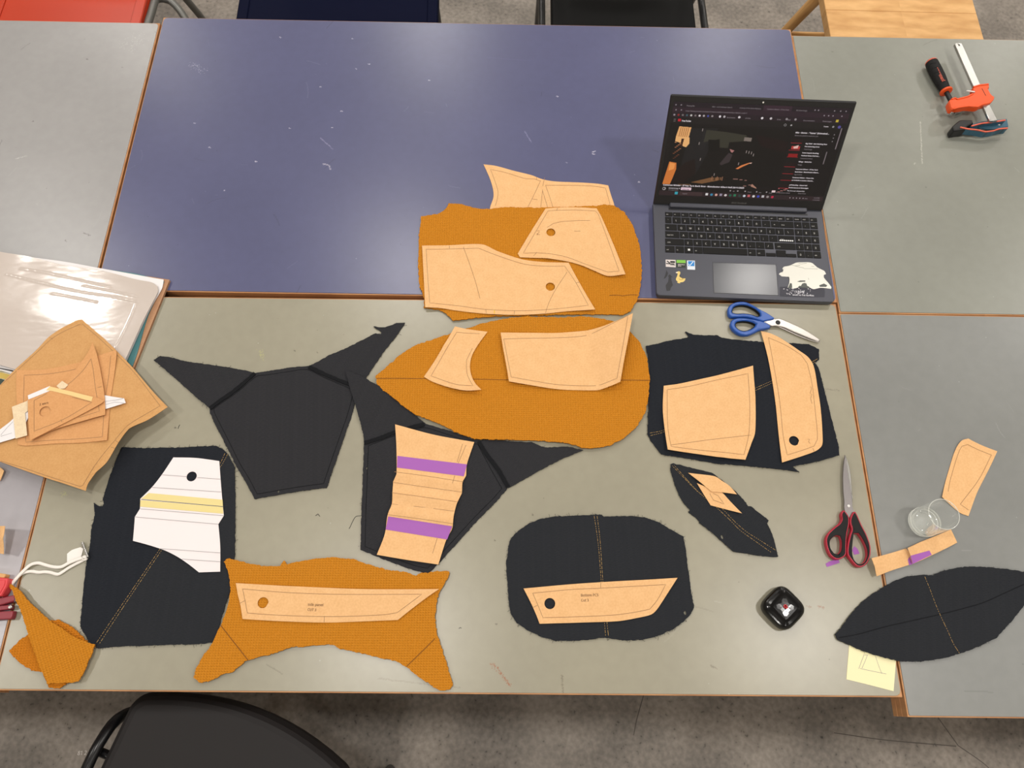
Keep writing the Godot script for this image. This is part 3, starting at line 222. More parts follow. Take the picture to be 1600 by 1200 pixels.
const KEYS := [
	[0.0251, -0.1983, 0.0396, -0.1898, "esc"],
	[0.0419, -0.1983, 0.0565, -0.1898, "F1"],
	[0.0588, -0.1983, 0.0734, -0.1898, "F2"],
	[0.0757, -0.1983, 0.0902, -0.1898, "F3"],
	[0.0926, -0.1983, 0.1071, -0.1898, "F4"],
	[0.1095, -0.1983, 0.124, -0.1898, "F5"],
	[0.1264, -0.1983, 0.1409, -0.1898, "F6"],
	[0.1432, -0.1983, 0.1578, -0.1898, "F7"],
	[0.1601, -0.1983, 0.1747, -0.1898, "F8"],
	[0.177, -0.1983, 0.1915, -0.1898, "F9"],
	[0.1939, -0.1983, 0.2084, -0.1898, "F10"],
	[0.2108, -0.1983, 0.2253, -0.1898, "F11"],
	[0.2276, -0.1983, 0.2422, -0.1898, "F12"],
	[0.2445, -0.1983, 0.259, -0.1898, "prt"],
	[0.2614, -0.1983, 0.2759, -0.1898, "pgup"],
	[0.2783, -0.1983, 0.2928, -0.1898, "del"],
	[0.2951, -0.1983, 0.3097, -0.1898, "home"],
	[0.312, -0.1983, 0.3265, -0.1898, "end"],
	[0.3289, -0.1983, 0.3434, -0.1898, "pw"],
	[0.0248, -0.1863, 0.0368, -0.1726, "`"],
	[0.0402, -0.1863, 0.0563, -0.1726, "1"],
	[0.0589, -0.1863, 0.075, -0.1726, "2"],
	[0.0777, -0.1863, 0.0938, -0.1726, "3"],
	[0.0964, -0.1863, 0.1125, -0.1726, "4"],
	[0.1151, -0.1863, 0.1312, -0.1726, "5"],
	[0.1339, -0.1863, 0.15, -0.1726, "6"],
	[0.1526, -0.1863, 0.1687, -0.1726, "7"],
	[0.1714, -0.1863, 0.1874, -0.1726, "8"],
	[0.1901, -0.1863, 0.2062, -0.1726, "9"],
	[0.2088, -0.1863, 0.2249, -0.1726, "0"],
	[0.2276, -0.1863, 0.2437, -0.1726, "-"],
	[0.2463, -0.1863, 0.2624, -0.1726, "="],
	[0.264, -0.1863, 0.2928, -0.1726, "bksp"],
	[0.2952, -0.1863, 0.3094, -0.1726, "+"],
	[0.312, -0.1863, 0.3262, -0.1726, "-"],
	[0.3287, -0.1863, 0.3429, -0.1726, "num"],
	[0.0241, -0.1685, 0.0474, -0.1549, "tab"],
	[0.0498, -0.1685, 0.0661, -0.1549, "Q"],
	[0.0685, -0.1685, 0.0847, -0.1549, "W"],
	[0.0871, -0.1685, 0.1034, -0.1549, "E"],
	[0.1057, -0.1685, 0.122, -0.1549, "R"],
	[0.1243, -0.1685, 0.1406, -0.1549, "T"],
	[0.1429, -0.1685, 0.1592, -0.1549, "Y"],
	[0.1616, -0.1685, 0.1778, -0.1549, "U"],
	[0.1802, -0.1685, 0.1965, -0.1549, "I"],
	[0.1988, -0.1685, 0.2151, -0.1549, "O"],
	[0.2174, -0.1685, 0.2337, -0.1549, "P"],
	[0.236, -0.1685, 0.2523, -0.1549, "["],
	[0.2543, -0.1685, 0.2703, -0.1549, "]"],
	[0.273, -0.1685, 0.2917, -0.1549, "\\"],
	[0.2946, -0.1685, 0.3093, -0.1549, "7"],
	[0.3113, -0.1685, 0.326, -0.1549, "8"],
	[0.328, -0.1685, 0.3426, -0.1549, "9"],
	[0.0234, -0.151, 0.0517, -0.137, "caps lock"],
	[0.0539, -0.151, 0.0702, -0.137, "A"],
	[0.0725, -0.151, 0.0887, -0.137, "S"],
	[0.091, -0.151, 0.1073, -0.137, "D"],
	[0.1096, -0.151, 0.1258, -0.137, "F"],
	[0.1281, -0.151, 0.1443, -0.137, "G"],
	[0.1467, -0.151, 0.1629, -0.137, "H"],
	[0.1652, -0.151, 0.1814, -0.137, "J"],
	[0.1837, -0.151, 0.2, -0.137, "K"],
	[0.2023, -0.151, 0.2185, -0.137, "L"],
	[0.2208, -0.151, 0.237, -0.137, ";"],
	[0.2394, -0.151, 0.2556, -0.137, "'"],
	[0.258, -0.151, 0.2909, -0.137, "enter"],
	[0.2941, -0.151, 0.3087, -0.137, "4"],
	[0.3108, -0.151, 0.3255, -0.137, "5"],
	[0.3276, -0.151, 0.3422, -0.137, "6"],
	[0.0227, -0.133, 0.0604, -0.119, "shift"],
	[0.0626, -0.133, 0.0788, -0.119, "Z"],
	[0.0811, -0.133, 0.0973, -0.119, "X"],
	[0.0996, -0.133, 0.1158, -0.119, "C"],
	[0.1182, -0.133, 0.1343, -0.119, "V"],
	[0.1367, -0.133, 0.1528, -0.119, "B"],
	[0.1552, -0.133, 0.1713, -0.119, "N"],
	[0.1737, -0.133, 0.1898, -0.119, "M"],
	[0.1922, -0.133, 0.2083, -0.119, ","],
	[0.2106, -0.133, 0.2268, -0.119, "."],
	[0.2291, -0.133, 0.2453, -0.119, "/"],
	[0.2494, -0.133, 0.2913, -0.119, "shift"],
	[0.2934, -0.133, 0.308, -0.119, "1"],
	[0.3102, -0.133, 0.3248, -0.119, "2"],
	[0.327, -0.133, 0.3416, -0.119, "3"],
	[0.022, -0.1153, 0.0404, -0.1012, "ctrl"],
	[0.0431, -0.1153, 0.0595, -0.1012, "fn"],
	[0.0619, -0.1153, 0.0786, -0.1012, ""],
	[0.081, -0.1153, 0.0978, -0.1012, "alt"],
	[0.0997, -0.1153, 0.19, -0.1012, ""],
	[0.1926, -0.1153, 0.2078, -0.1012, "alt"],
	[0.2104, -0.1153, 0.2269, -0.1012, "ctrl"],
	[0.2941, -0.1153, 0.3086, -0.1012, "0"],
	[0.3107, -0.1153, 0.3251, -0.1012, "."],
	[0.3273, -0.1153, 0.3417, -0.1012, "ent"],
	[0.2295, -0.1078, 0.2486, -0.1012, ""],
	[0.2506, -0.1153, 0.2697, -0.1086, ""],
	[0.2506, -0.1078, 0.2697, -0.1012, ""],
	[0.271, -0.1078, 0.2907, -0.1012, ""],
]

const MARKS := {
	"table_blue": [[0.5015, -1.3506, 0.5046, -1.3488, 205, 200, 214, 0.4], [0.4731, -1.3364, 0.4762, -1.3346, 205, 200, 214, 0.4], [0.6436, -1.306, 0.6466, -1.3042, 205, 200, 214, 0.4], [0.3406, -1.1608, 0.3437, -1.1591, 205, 200, 214, 0.4], [0.4341, -1.1647, 0.4372, -1.163, 205, 200, 214, 0.4], [0.451, -1.212, 0.454, -1.2103, 205, 200, 214, 0.4], [0.2781, -1.0685, 0.2811, -1.0669, 205, 200, 214, 0.4], [0.848, -0.7262, 0.8505, -0.7248, 205, 200, 214, 0.4], [0.957, -1.0797, 0.9598, -1.0781, 205, 200, 214, 0.4], [1.1134, -1.032, 1.1161, -1.0304, 205, 200, 214, 0.4], [0.237, -1.5084, 0.2404, -1.5065, 205, 200, 214, 0.4], [0.3961, -1.2812, 0.3992, -1.2794, 205, 200, 214, 0.4], [0.4559, -1.4284, 0.4591, -1.4265, 205, 200, 214, 0.4], [0.2855, -1.4281, 0.2888, -1.4262, 205, 200, 214, 0.4], [1.2745, -1.255, 1.2773, -1.2532, 205, 200, 214, 0.4], [0.5865, -1.5134, 0.5897, -1.5114, 205, 200, 214, 0.4], [0.6797, -1.4951, 0.6828, -1.4931, 205, 200, 214, 0.4], [0.1721, -1.1042, 0.1752, -1.1025, 205, 200, 214, 0.4], [0.1273, -1.1703, 0.1305, -1.1686, 205, 200, 214, 0.4], [0.2217, -0.9916, 0.2247, -0.9901, 205, 200, 214, 0.4], [0.9381, -1.2658, 0.941, -1.264, 205, 200, 214, 0.4], [0.4261, -1.0649, 0.4389, -1.0617, 190, 184, 196, 0.5], [0.4389, -1.0617, 0.4443, -1.0499, 190, 184, 196, 0.5], [0.4116, -1.1358, 0.443, -1.1049, 140, 136, 168, 0.3], [1.0141, -1.1087, 1.0227, -1.1124, 206, 202, 216, 0.3], [1.014, -1.1052, 1.021, -1.1036, 206, 202, 216, 0.3], [1.1248, -1.2777, 1.1373, -1.2912, 84, 84, 118, 0.3], [0.8654, -1.1636, 0.8797, -1.1338, 140, 140, 172, 0.3], [0.0941, -1.3407, 0.1273, -1.3184, 150, 148, 168, 4], [0.7745, -1.3768, 0.8794, -1.3696, 88, 88, 124, 0.3]],
	"table_front": [[0.8145, -0.0476, 0.8309, -0.0318, 150, 92, 62, 1.2], [0.8309, -0.0318, 0.8461, -0.0121, 150, 92, 62, 0.8], [1.3601, -0.1454, 1.3666, -0.1444, 120, 78, 48, 0.6], [1.3779, -0.1456, 1.3889, -0.1446, 128, 84, 54, 0.6], [0.2123, -0.4551, 0.2143, -0.4538, 90, 84, 72, 0.4], [0.8748, -0.3794, 0.8765, -0.3782, 90, 84, 72, 0.4], [0.8831, -0.2998, 0.8848, -0.2987, 90, 84, 72, 0.4], [0.8159, -0.2529, 0.8176, -0.2518, 90, 84, 72, 0.4], [0.8208, -0.1103, 0.8225, -0.1093, 90, 84, 72, 0.4], [0.4608, -0.6148, 0.4628, -0.6134, 90, 84, 72, 0.4], [0.4168, -0.6168, 0.4188, -0.6154, 90, 84, 72, 0.4], [0.3483, -0.6156, 0.3592, -0.5993, 176, 172, 120, 2], [0.0355, -0.3278, 0.0382, -0.3208, 176, 176, 120, 1.5], [1.4507, -0.5526, 1.4778, -0.5504, 126, 122, 108, 0.4], [0.6257, -0.0215, 0.7644, -0.0082, 134, 128, 112, 0.3], [0.9324, -0.0299, 0.9341, -0.0003, 120, 112, 96, 0.4], [1.1826, -0.0477, 1.1929, -0.0428, 120, 112, 96, 0.4]],
	"table_back_right": [[1.7625, -1.211, 1.744, -1.0932, 190, 188, 178, 0.3], [1.7269, -1.0928, 1.7283, -1.0929, 205, 203, 196, 0.6], [1.9696, -1.2656, 1.9706, -1.2637, 100, 100, 92, 0.5], [1.7404, -1.0317, 1.7415, -1.03, 100, 100, 92, 0.5], [1.5922, -1.4167, 1.5934, -1.4148, 100, 100, 92, 0.5], [1.5689, -0.957, 1.57, -0.9554, 100, 100, 92, 0.5], [1.5318, -0.9304, 1.533, -0.9288, 100, 100, 92, 0.5]],
	"table_back_left": [[-0.2298, -1.1676, -0.2265, -1.1659, 96, 92, 90, 0.4], [-0.0857, -0.859, -0.0828, -0.8575, 96, 92, 90, 0.4], [-0.0654, -1.3272, -0.0621, -1.3254, 96, 92, 90, 0.4], [-0.1513, -1.3502, -0.1479, -1.3483, 96, 92, 90, 0.4], [-0.008, -1.4368, -0.0047, -1.4348, 96, 92, 90, 0.4], [-0.0531, -0.8783, -0.0359, -0.8724, 110, 106, 104, 0.4], [-0.24, -1.0642, -0.2174, -1.0732, 190, 188, 186, 0.3], [-0.0698, -1.3854, -0.0386, -1.416, 186, 182, 180, 8]],
	"table_front_right": [],
}

func _ready() -> void:
	rng.seed = 4711
	# ---------------------------------------------------------------- camera, surroundings, lamps
	var cam := Camera3D.new()
	cam.name = "camera"
	cam.fov = 2.0 * rad_to_deg(atan(600.0 / 1180.0))
	cam.near = 0.05
	cam.far = 60.0
	add_child(cam)
	cam.transform = Transform3D(Basis(Vector3(0.999851, 0.013460, -0.010854), Vector3(-0.015123, 0.376468, -0.926306), Vector3(-0.008382, 0.926332, 0.376615)), Vector3(0.831157, 2.090210, -0.004480))
	cam.current = true
	var env := Environment.new()
	env.background_mode = Environment.BG_COLOR
	env.background_color = Color(0.02, 0.02, 0.022)
	env.tonemap_mode = Environment.TONE_MAPPER_LINEAR
	env.tonemap_exposure = 1.14
	env.sdfgi_enabled = true
	env.ssao_enabled = true
	env.ssil_enabled = true
	var we := WorldEnvironment.new()
	we.name = "surroundings"
	we.environment = env
	add_child(we)
	make_materials()
	for row in 5:
		for column in 4:
			ceiling_lamp(Vector3(-1.65 + 1.945 * column, LAMP_Y, -6.1 + 1.95 * row), [1.5, 1.5, 1.5, 1.65, 0.95][row])
	# ---------------------------------------------------------------- the room
	room()
	tables()
	chairs()
	# ---------------------------------------------------------------- cloth, card, tools
	cloth_pieces()
	card_pieces()
	folder_stack()
	laptop()
	blue_scissors()
	red_scissors()
	bar_clamp()
	tumbler()
	earbud_case()
	small_things()


# ==================================================================== meshes
class Shape:
	var v := PackedVector3Array()
	var n := PackedVector3Array()
	var t := PackedVector2Array()
	var i := PackedInt32Array()

	func put(p: Vector3, normal: Vector3, uv := Vector2.ZERO) -> int:
		v.append(p)
		n.append(normal)
		t.append(uv)
		return v.size() - 1

	# front faces run clockwise: turned to agree with the normals
	func tri(a: int, b: int, c: int) -> void:
		if (v[b] - v[a]).cross(v[c] - v[a]).dot(n[a] + n[b] + n[c]) > 0.0:
			i.append_array([a, c, b])
		else:
			i.append_array([a, b, c])

	func quad(a: Vector3, b: Vector3, c: Vector3, d: Vector3, normal := Vector3.ZERO) -> void:
		var m := normal if normal != Vector3.ZERO else (c - a).cross(b - a).normalized()
		var k := put(a, m, Vector2(a.x, a.z))
		put(b, m, Vector2(b.x, b.z))
		put(c, m, Vector2(c.x, c.z))
		put(d, m, Vector2(d.x, d.z))
		tri(k, k + 1, k + 2)
		tri(k, k + 2, k + 3)

	# a box with chamfered edges, centred at c, half sizes h, turned by b
	func box(c: Vector3, h: Vector3, b := Basis.IDENTITY, bevel := 0.0) -> void:
		if bevel <= 0.0:
			for s in 3:
				for sign in [-1.0, 1.0]:
					var nn := Vector3.ZERO
					nn[s] = sign
					var u := Vector3.ZERO
					var w := Vector3.ZERO
					u[(s + 1) % 3] = h[(s + 1) % 3]
					w[(s + 2) % 3] = h[(s + 2) % 3]
					var f := nn * h[s]
					quad(c + b * (f - u - w), c + b * (f + u - w), c + b * (f + u + w), c + b * (f - u + w), b * nn)
			return
		var g := h - Vector3.ONE * bevel
		for s in 3:
			for sign in [-1.0, 1.0]:
				var nn := Vector3.ZERO
				nn[s] = sign
				var u := Vector3.ZERO
				var w := Vector3.ZERO
				u[(s + 1) % 3] = g[(s + 1) % 3]
				w[(s + 2) % 3] = g[(s + 2) % 3]
				var f := nn * h[s]
				quad(c + b * (f - u - w), c + b * (f + u - w), c + b * (f + u + w), c + b * (f - u + w), b * nn)
		for s in 3:
			var p := (s + 1) % 3
			var q := (s + 2) % 3
			for sp in [-1.0, 1.0]:
				for sq in [-1.0, 1.0]:
					var a := Vector3.ZERO
					var d := Vector3.ZERO
					a[p] = sp * h[p]
					a[q] = sq * g[q]
					d[p] = sp * g[p]
					d[q] = sq * h[q]
					var e := Vector3.ZERO
					e[s] = g[s]
					var nn := Vector3.ZERO
					nn[p] = sp
					nn[q] = sq
					quad(c + b * (a - e), c + b * (a + e), c + b * (d + e), c + b * (d - e), b * nn.normalized())
		for sx in [-1.0, 1.0]:
			for sy in [-1.0, 1.0]:
				for sz in [-1.0, 1.0]:
					var nn := (b * Vector3(sx, sy, sz)).normalized()
					var k := put(c + b * Vector3(sx * h.x, sy * g.y, sz * g.z), nn)
					put(c + b * Vector3(sx * g.x, sy * h.y, sz * g.z), nn)
					put(c + b * Vector3(sx * g.x, sy * g.y, sz * h.z), nn)
					tri(k, k + 1, k + 2)

	# a round tube along a path; radius a number or one per point
	func tube(path: PackedVector3Array, radius: Variant, sides := 10, flat := 1.0, closed := false) -> void:
		var count := path.size()
		var first := v.size()
		for k in count:
			var ahead: Vector3 = path[(k + 1) % count] if closed else path[mini(k + 1, count - 1)]
			var behind: Vector3 = path[(k - 1 + count) % count] if closed else path[maxi(k - 1, 0)]
			var along := (ahead - behind).normalized()
			var side := along.cross(Vector3.UP)
			if side.length() < 0.01:
				side = along.cross(Vector3.RIGHT)
			side = side.normalized()
			var up := side.cross(along).normalized()
			var r: float = radius[k] if radius is Array else radius
			for s in sides:
				var a := TAU * s / sides
				var d := side * cos(a) + up * sin(a) * flat
				put(path[k] + d * r, (side * cos(a) * flat + up * sin(a)).normalized(), Vector2(float(s) / sides, k * 0.1))
		for k in (count if closed else count - 1):
			var a0 := first + k * sides
			var b0 := first + (k + 1) % count * sides
			for s in sides:
				var s1 := (s + 1) % sides
				tri(a0 + s, a0 + s1, b0 + s)
				tri(a0 + s1, b0 + s1, b0 + s)
		if not closed:
			for end in [0, count - 1]:
				var out: Vector3 = (path[0] - path[1]) if end == 0 else (path[count - 1] - path[count - 2])
				var m := put(path[end], out.normalized())
				var ring := v.size()
				for s in sides:
					put(v[first + end * sides + s], out.normalized())
				for s in sides:
					tri(m, ring + s, ring + (s + 1) % sides)

	# profile of (radius, height) turned about the axis at c; closed profiles give solid glass
	func lathe(c: Vector3, profile: Array, sides := 48, b := Basis.IDENTITY) -> void:
		var first := v.size()
		var count := profile.size()
		for k in count:
			var p: Vector2 = profile[k]
			var d: Vector2 = profile[mini(k + 1, count - 1)] - profile[maxi(k - 1, 0)]
			var m := Vector2(d.y, -d.x).normalized()
			for s in sides:
				var a := TAU * s / sides
				put(c + b * Vector3(cos(a) * p.x, p.y, sin(a) * p.x), b * Vector3(cos(a) * m.x, m.y, sin(a) * m.x), Vector2(float(s) / sides, p.y))
		for k in count - 1:
			for s in sides:
				var s1 := (s + 1) % sides
				var a0 := first + k * sides
				var b0 := a0 + sides
				if profile[k].x > 1e-6:
					tri(a0 + s, a0 + s1, b0 + s)
				if profile[k + 1].x > 1e-6:
					tri(a0 + s1, b0 + s1, b0 + s)

	func mesh() -> ArrayMesh:
		var arrays := []
		arrays.resize(Mesh.ARRAY_MAX)
		arrays[Mesh.ARRAY_VERTEX] = v
		arrays[Mesh.ARRAY_NORMAL] = n
		arrays[Mesh.ARRAY_TEX_UV] = t
		arrays[Mesh.ARRAY_INDEX] = i
		var m := ArrayMesh.new()
		m.add_surface_from_arrays(Mesh.PRIMITIVE_TRIANGLES, arrays)
		return m


func numbered(called: String) -> String:
	if not taken.has(called):
		taken[called] = 0
		return called
	taken[called] += 1
	return "%s_%03d" % [called, taken[called]]


# a thing: a node at its base whose children are its parts
func thing(called: String, label: String, category: String, at: Vector3, group := "", turn := 0.0) -> Node3D:
	var o := Node3D.new()
	o.name = numbered(called)
	add_child(o)
	o.position = at
	o.rotation.y = turn
	o.set_meta("label", label)
	o.set_meta("category", category)
	if group:
		o.set_meta("group", group)
	return o


func part(parent: Node3D, called: String, s: Shape, m: Material, at := Vector3.ZERO, b := Basis.IDENTITY) -> MeshInstance3D:
	var o := MeshInstance3D.new()
	o.name = called
	o.mesh = s.mesh()
	o.material_override = m
	o.transform = Transform3D(b, at)
	o.cast_shadow = GeometryInstance3D.SHADOW_CASTING_SETTING_ON
	parent.add_child(o, true)
	return o


func structure(called: String, s: Shape, m: Material, parent: Node3D = self) -> MeshInstance3D:
	var o := part(parent, called, s, m)
	if parent == self:
		o.set_meta("kind", "structure")
	return o


func words(parent: Node3D, called: String, text: String, height: float, m: Material, at: Vector3, b: Basis, centred := false, bold := false) -> MeshInstance3D:
	var tm := TextMesh.new()
	var f := SystemFont.new()
	f.font_names = PackedStringArray(["Droid Sans"])
	if bold:
		f.font_weight = 700
	tm.font = f
	tm.text = text
	tm.font_size = 32
	tm.pixel_size = height / 23.0
	tm.depth = 0.00012
	tm.curve_step = 1.5
	tm.horizontal_alignment = HORIZONTAL_ALIGNMENT_CENTER if centred else HORIZONTAL_ALIGNMENT_LEFT
	var o := MeshInstance3D.new()
	o.name = called
	o.mesh = tm
	o.material_override = m
	o.transform = Transform3D(b, at)
	parent.add_child(o, true)
	return o


# basis of writing that lies flat on the table, its lines running along the angle a (0: along x, positive: turned towards the viewer)
func flat(a := 0.0) -> Basis:
	return Basis(Vector3.UP, -a) * Basis(Vector3.RIGHT, -PI / 2)


# ==================================================================== outlines
func poly(called: String) -> PackedVector2Array:
	var flat_list: Array = OUTLINE[called]
	var out := PackedVector2Array()
	for k in flat_list.size() / 2:
		out.append(Vector2(flat_list[2 * k], flat_list[2 * k + 1]))
	return out


func lines(called: String) -> Array:
	var out := []
	for flat_list in DRAWN[called]:
		var p := PackedVector2Array()
		for k in flat_list.size() / 2:
			p.append(Vector2(flat_list[2 * k], flat_list[2 * k + 1]))
		out.append(p)
	return out


func middle(p: PackedVector2Array) -> Vector2:
	var box := Rect2(p[0], Vector2.ZERO)
	for q in p:
		box = box.expand(q)
	return box.get_center()


# rounds the outline between its corners; points that turn sharper than the limit stay corners
func rounded(p: PackedVector2Array, sharp := 36.0, step := 0.006, closed := true) -> PackedVector2Array:
	var count := p.size()
	var corner := []
	for k in count:
		if not closed and (k == 0 or k == count - 1):
			corner.append(true)
			continue
		var a := p[k] - p[(k - 1 + count) % count]
		var b := p[(k + 1) % count] - p[k]
		corner.append(absf(rad_to_deg(a.angle_to(b))) > sharp)
	var out := PackedVector2Array()
	for k in (count if closed else count - 1):
		var p1 := p[k]
		var p2 := p[(k + 1) % count]
		var p0: Vector2 = p1 * 2.0 - p2 if corner[k] else p[(k - 1 + count) % count]
		var p3: Vector2 = p2 * 2.0 - p1 if corner[(k + 1) % count] else p[(k + 2) % count]
		var m1 := (p2 - p0) * 0.5
		var m2 := (p3 - p1) * 0.5
		var length := p1.distance_to(p2)
		m1 = m1.limit_length(length)
		m2 = m2.limit_length(length)
		var pieces := maxi(1, int(ceil(length / step)))
		for s in pieces:
			var x := float(s) / pieces
			var x2 := x * x
			var x3 := x2 * x
			out.append(p1 * (2 * x3 - 3 * x2 + 1) + m1 * (x3 - 2 * x2 + x) + p2 * (-2 * x3 + 3 * x2) + m2 * (x3 - x2))
	if not closed:
		out.append(p[count - 1])
	return out


func counter(p: PackedVector2Array) -> PackedVector2Array:
	if Geometry2D.is_polygon_clockwise(p):
		var q := p.duplicate()
		q.reverse()
		return q
	return p


func circle(c: Vector2, r: float, sides := 28, squash := 1.0, turn := 0.0) -> PackedVector2Array:
	var out := PackedVector2Array()
	for k in sides:
		var a := TAU * k / sides
		out.append(c + Vector2(cos(a) * r, sin(a) * r * squash).rotated(turn))
	return out


# the outline with a little raggedness, as of cut woven cloth
func ragged(p: PackedVector2Array, amount: float, step := 0.0028) -> PackedVector2Array:
	var q := rounded(p, 36.0, step)
	var out := PackedVector2Array()
	var count := q.size()
	var f := FastNoiseLite.new()
	f.seed = rng.randi() % 1000
	f.frequency = 90.0
	for k in count:
		var along := (q[(k + 1) % count] - q[(k - 1 + count) % count]).normalized()
		out.append(q[k] + along.orthogonal() * (rng.randf_range(-amount, amount) + 1.8 * amount * f.get_noise_2d(q[k].x, q[k].y)))
	return out


func inset(p: PackedVector2Array, d: float) -> PackedVector2Array:
	# moves every vertex inwards of a counter-clockwise ring
	var out := PackedVector2Array()
	var count := p.size()
	for k in count:
		var a := (p[k] - p[(k - 1 + count) % count]).normalized()
		var b := (p[(k + 1) % count] - p[k]).normalized()
		var na := Vector2(-a.y, a.x)
		var nb := Vector2(-b.y, b.x)
		var m := (na + nb)
		m = m.normalized() if m.length() > 0.05 else na
		out.append(p[k] + m * d / maxf(0.45, m.dot(na)))
	return out


func ring_normals(p: PackedVector2Array) -> PackedVector2Array:
	var out := PackedVector2Array()
	var count := p.size()
	for k in count:
		var along := (p[(k + 1) % count] - p[k]).normalized() + (p[k] - p[(k - 1 + count) % count]).normalized()
		out.append(Vector2(along.y, -along.x).normalized())
	return out


# simple polygons that make up the outline without the holes
func simple_pieces(outer: PackedVector2Array, holes: Array) -> Array:
	if holes.is_empty():
		return [outer]
	var h: PackedVector2Array = holes[0]
	var x := middle(h).x
	var out := []
	for side in [-1, 1]:
		var half := PackedVector2Array([Vector2(x, -99), Vector2(x + side * 99, -99), Vector2(x + side * 99, 99), Vector2(x, 99)])
		for piece in Geometry2D.intersect_polygons(outer, half):
			for rest in Geometry2D.clip_polygons(piece, h):
				if rest.size() > 2 and not Geometry2D.is_polygon_clockwise(rest):
					var inside := []
					for other in holes.slice(1):
						if Geometry2D.intersect_polygons(other, rest).size():
							inside.append(other)
					out.append_array(simple_pieces(rest, inside))
	return out


# a solid that stands on the plane: outline and holes swept through a profile of [inset, height] pairs, capped at both ends
func solid(s: Shape, outer_: PackedVector2Array, holes_: Array, profile: Array, off := Vector2.ZERO, bottom := true) -> void:
	var outer := counter(outer_)
	var rings := [outer]
	for h in holes_:
		var c := counter(h)
		c.reverse()
		rings.append(c)
	for ring in rings:
		var rn := ring_normals(ring)
		var count: int = ring.size()
		for k in profile.size() - 1:
			var r0 := inset(ring, profile[k][0])
			var r1 := inset(ring, profile[k + 1][0])
			var y0: float = profile[k][1]
			var y1: float = profile[k + 1][1]
			var rise := Vector2(y1 - y0, profile[k + 1][0] - profile[k][0]).normalized()
			var first := s.v.size()
			for j in count:
				var nn := Vector3(rn[j].x * rise.x, rise.y, rn[j].y * rise.x).normalized()
				s.put(Vector3(r0[j].x - off.x, y0, r0[j].y - off.y), nn, Vector2(r0[j].x, r0[j].y))
				s.put(Vector3(r1[j].x - off.x, y1, r1[j].y - off.y), nn, Vector2(r1[j].x, r1[j].y))
			for j in count:
				var a := first + 2 * j
				var b := first + 2 * ((j + 1) % count)
				s.tri(a, b, a + 1)
				s.tri(b, b + 1, a + 1)
	for end in ([0, profile.size() - 1] if bottom else [profile.size() - 1]):
		var y: float = profile[end][1]
		var o := inset(outer, profile[end][0])
		var hs := []
		for k in range(1, rings.size()):
			hs.append(counter(inset(rings[k], profile[end][0])))
		var nn := Vector3.UP if end > 0 else Vector3.DOWN
		for piece in simple_pieces(o, hs):
			var ids := Geometry2D.triangulate_polygon(piece)
			var first := s.v.size()
			for q in piece:
				s.put(Vector3(q.x - off.x, y, q.y - off.y), nn, q)
			for k in ids.size() / 3:
				s.tri(first + ids[3 * k], first + ids[3 * k + 1], first + ids[3 * k + 2])


# a thin sheet that follows the height function high(x, z); uv in metres turned by the angle
func sheet(s: Shape, outer_: PackedVector2Array, holes_: Array, high: Callable, thick: float, off: Vector2, cell := 0.014, turn := 0.0) -> void:
	var outer := counter(outer_)
	var box := Rect2(outer[0], Vector2.ZERO)
	for q in outer:
		box = box.expand(q)
	var start := box.position - Vector2.ONE * cell
	if holes_.size():
		var c := middle(holes_[0])
		start = c - Vector2(ceil((c.x - start.x) / cell), ceil((c.y - start.y) / cell)) * cell
	var nx := int(ceil((box.end.x - start.x) / cell))
	var nz := int(ceil((box.end.y - start.y) / cell))
	for ix in nx:
		# a column at a time, then its cells
		var x0 := start.x + ix * cell
		var column := PackedVector2Array([Vector2(x0, start.y - 1), Vector2(x0 + cell, start.y - 1), Vector2(x0 + cell, start.y + nz * cell + 1), Vector2(x0, start.y + nz * cell + 1)])
		for strip in Geometry2D.intersect_polygons(outer, column):
			if Geometry2D.is_polygon_clockwise(strip):
				continue
			var top := INF
			var low := -INF
			for q in strip:
				top = minf(top, q.y)
				low = maxf(low, q.y)
			for iz in nz:
				var z0 := start.y + iz * cell
				if z0 > low or z0 + cell < top:
					continue
				var square := PackedVector2Array([Vector2(x0, z0), Vector2(x0 + cell, z0), Vector2(x0 + cell, z0 + cell), Vector2(x0, z0 + cell)])
				var bits := Geometry2D.intersect_polygons(strip, square)
				for h in holes_:
					var left := []
					for bit in bits:
						for rest in Geometry2D.clip_polygons(bit, h):
							if not Geometry2D.is_polygon_clockwise(rest):
								left.append(rest)
					bits.assign(left)
				for bit in bits:
					var ids := Geometry2D.triangulate_polygon(bit)
					if ids.is_empty():
						continue
					for face in 2:
						var first := s.v.size()
						for q in bit:
							var y: float = high.call(q.x, q.y)
							var dx: float = high.call(q.x + 0.002, q.y) - y
							var dz: float = high.call(q.x, q.y + 0.002) - y
							var nn := Vector3(-dx, 0.002, -dz).normalized()
							s.put(Vector3(q.x - off.x, y + (thick if face == 0 else 0.0), q.y - off.y), nn if face == 0 else -nn, q.rotated(turn))
						for k in ids.size() / 3:
							s.tri(first + ids[3 * k], first + ids[3 * k + 1], first + ids[3 * k + 2])
	var rings := [outer]
	for h in holes_:
		var c := counter(h)
		c.reverse()
		rings.append(c)
	for ring in rings:
		var rn := ring_normals(ring)
		var count: int = ring.size()
		var first := s.v.size()
		for j in count:
			var q: Vector2 = ring[j]
			var y: float = high.call(q.x, q.y)
			var nn := Vector3(rn[j].x, 0, rn[j].y)
			s.put(Vector3(q.x - off.x, y, q.y - off.y), nn, q.rotated(turn))
			s.put(Vector3(q.x - off.x, y + thick, q.y - off.y), nn, q.rotated(turn))
		for j in count:
			var a := first + 2 * j
			var b := first + 2 * ((j + 1) % count)
			s.tri(a, b, a + 1)
			s.tri(b, b + 1, a + 1)


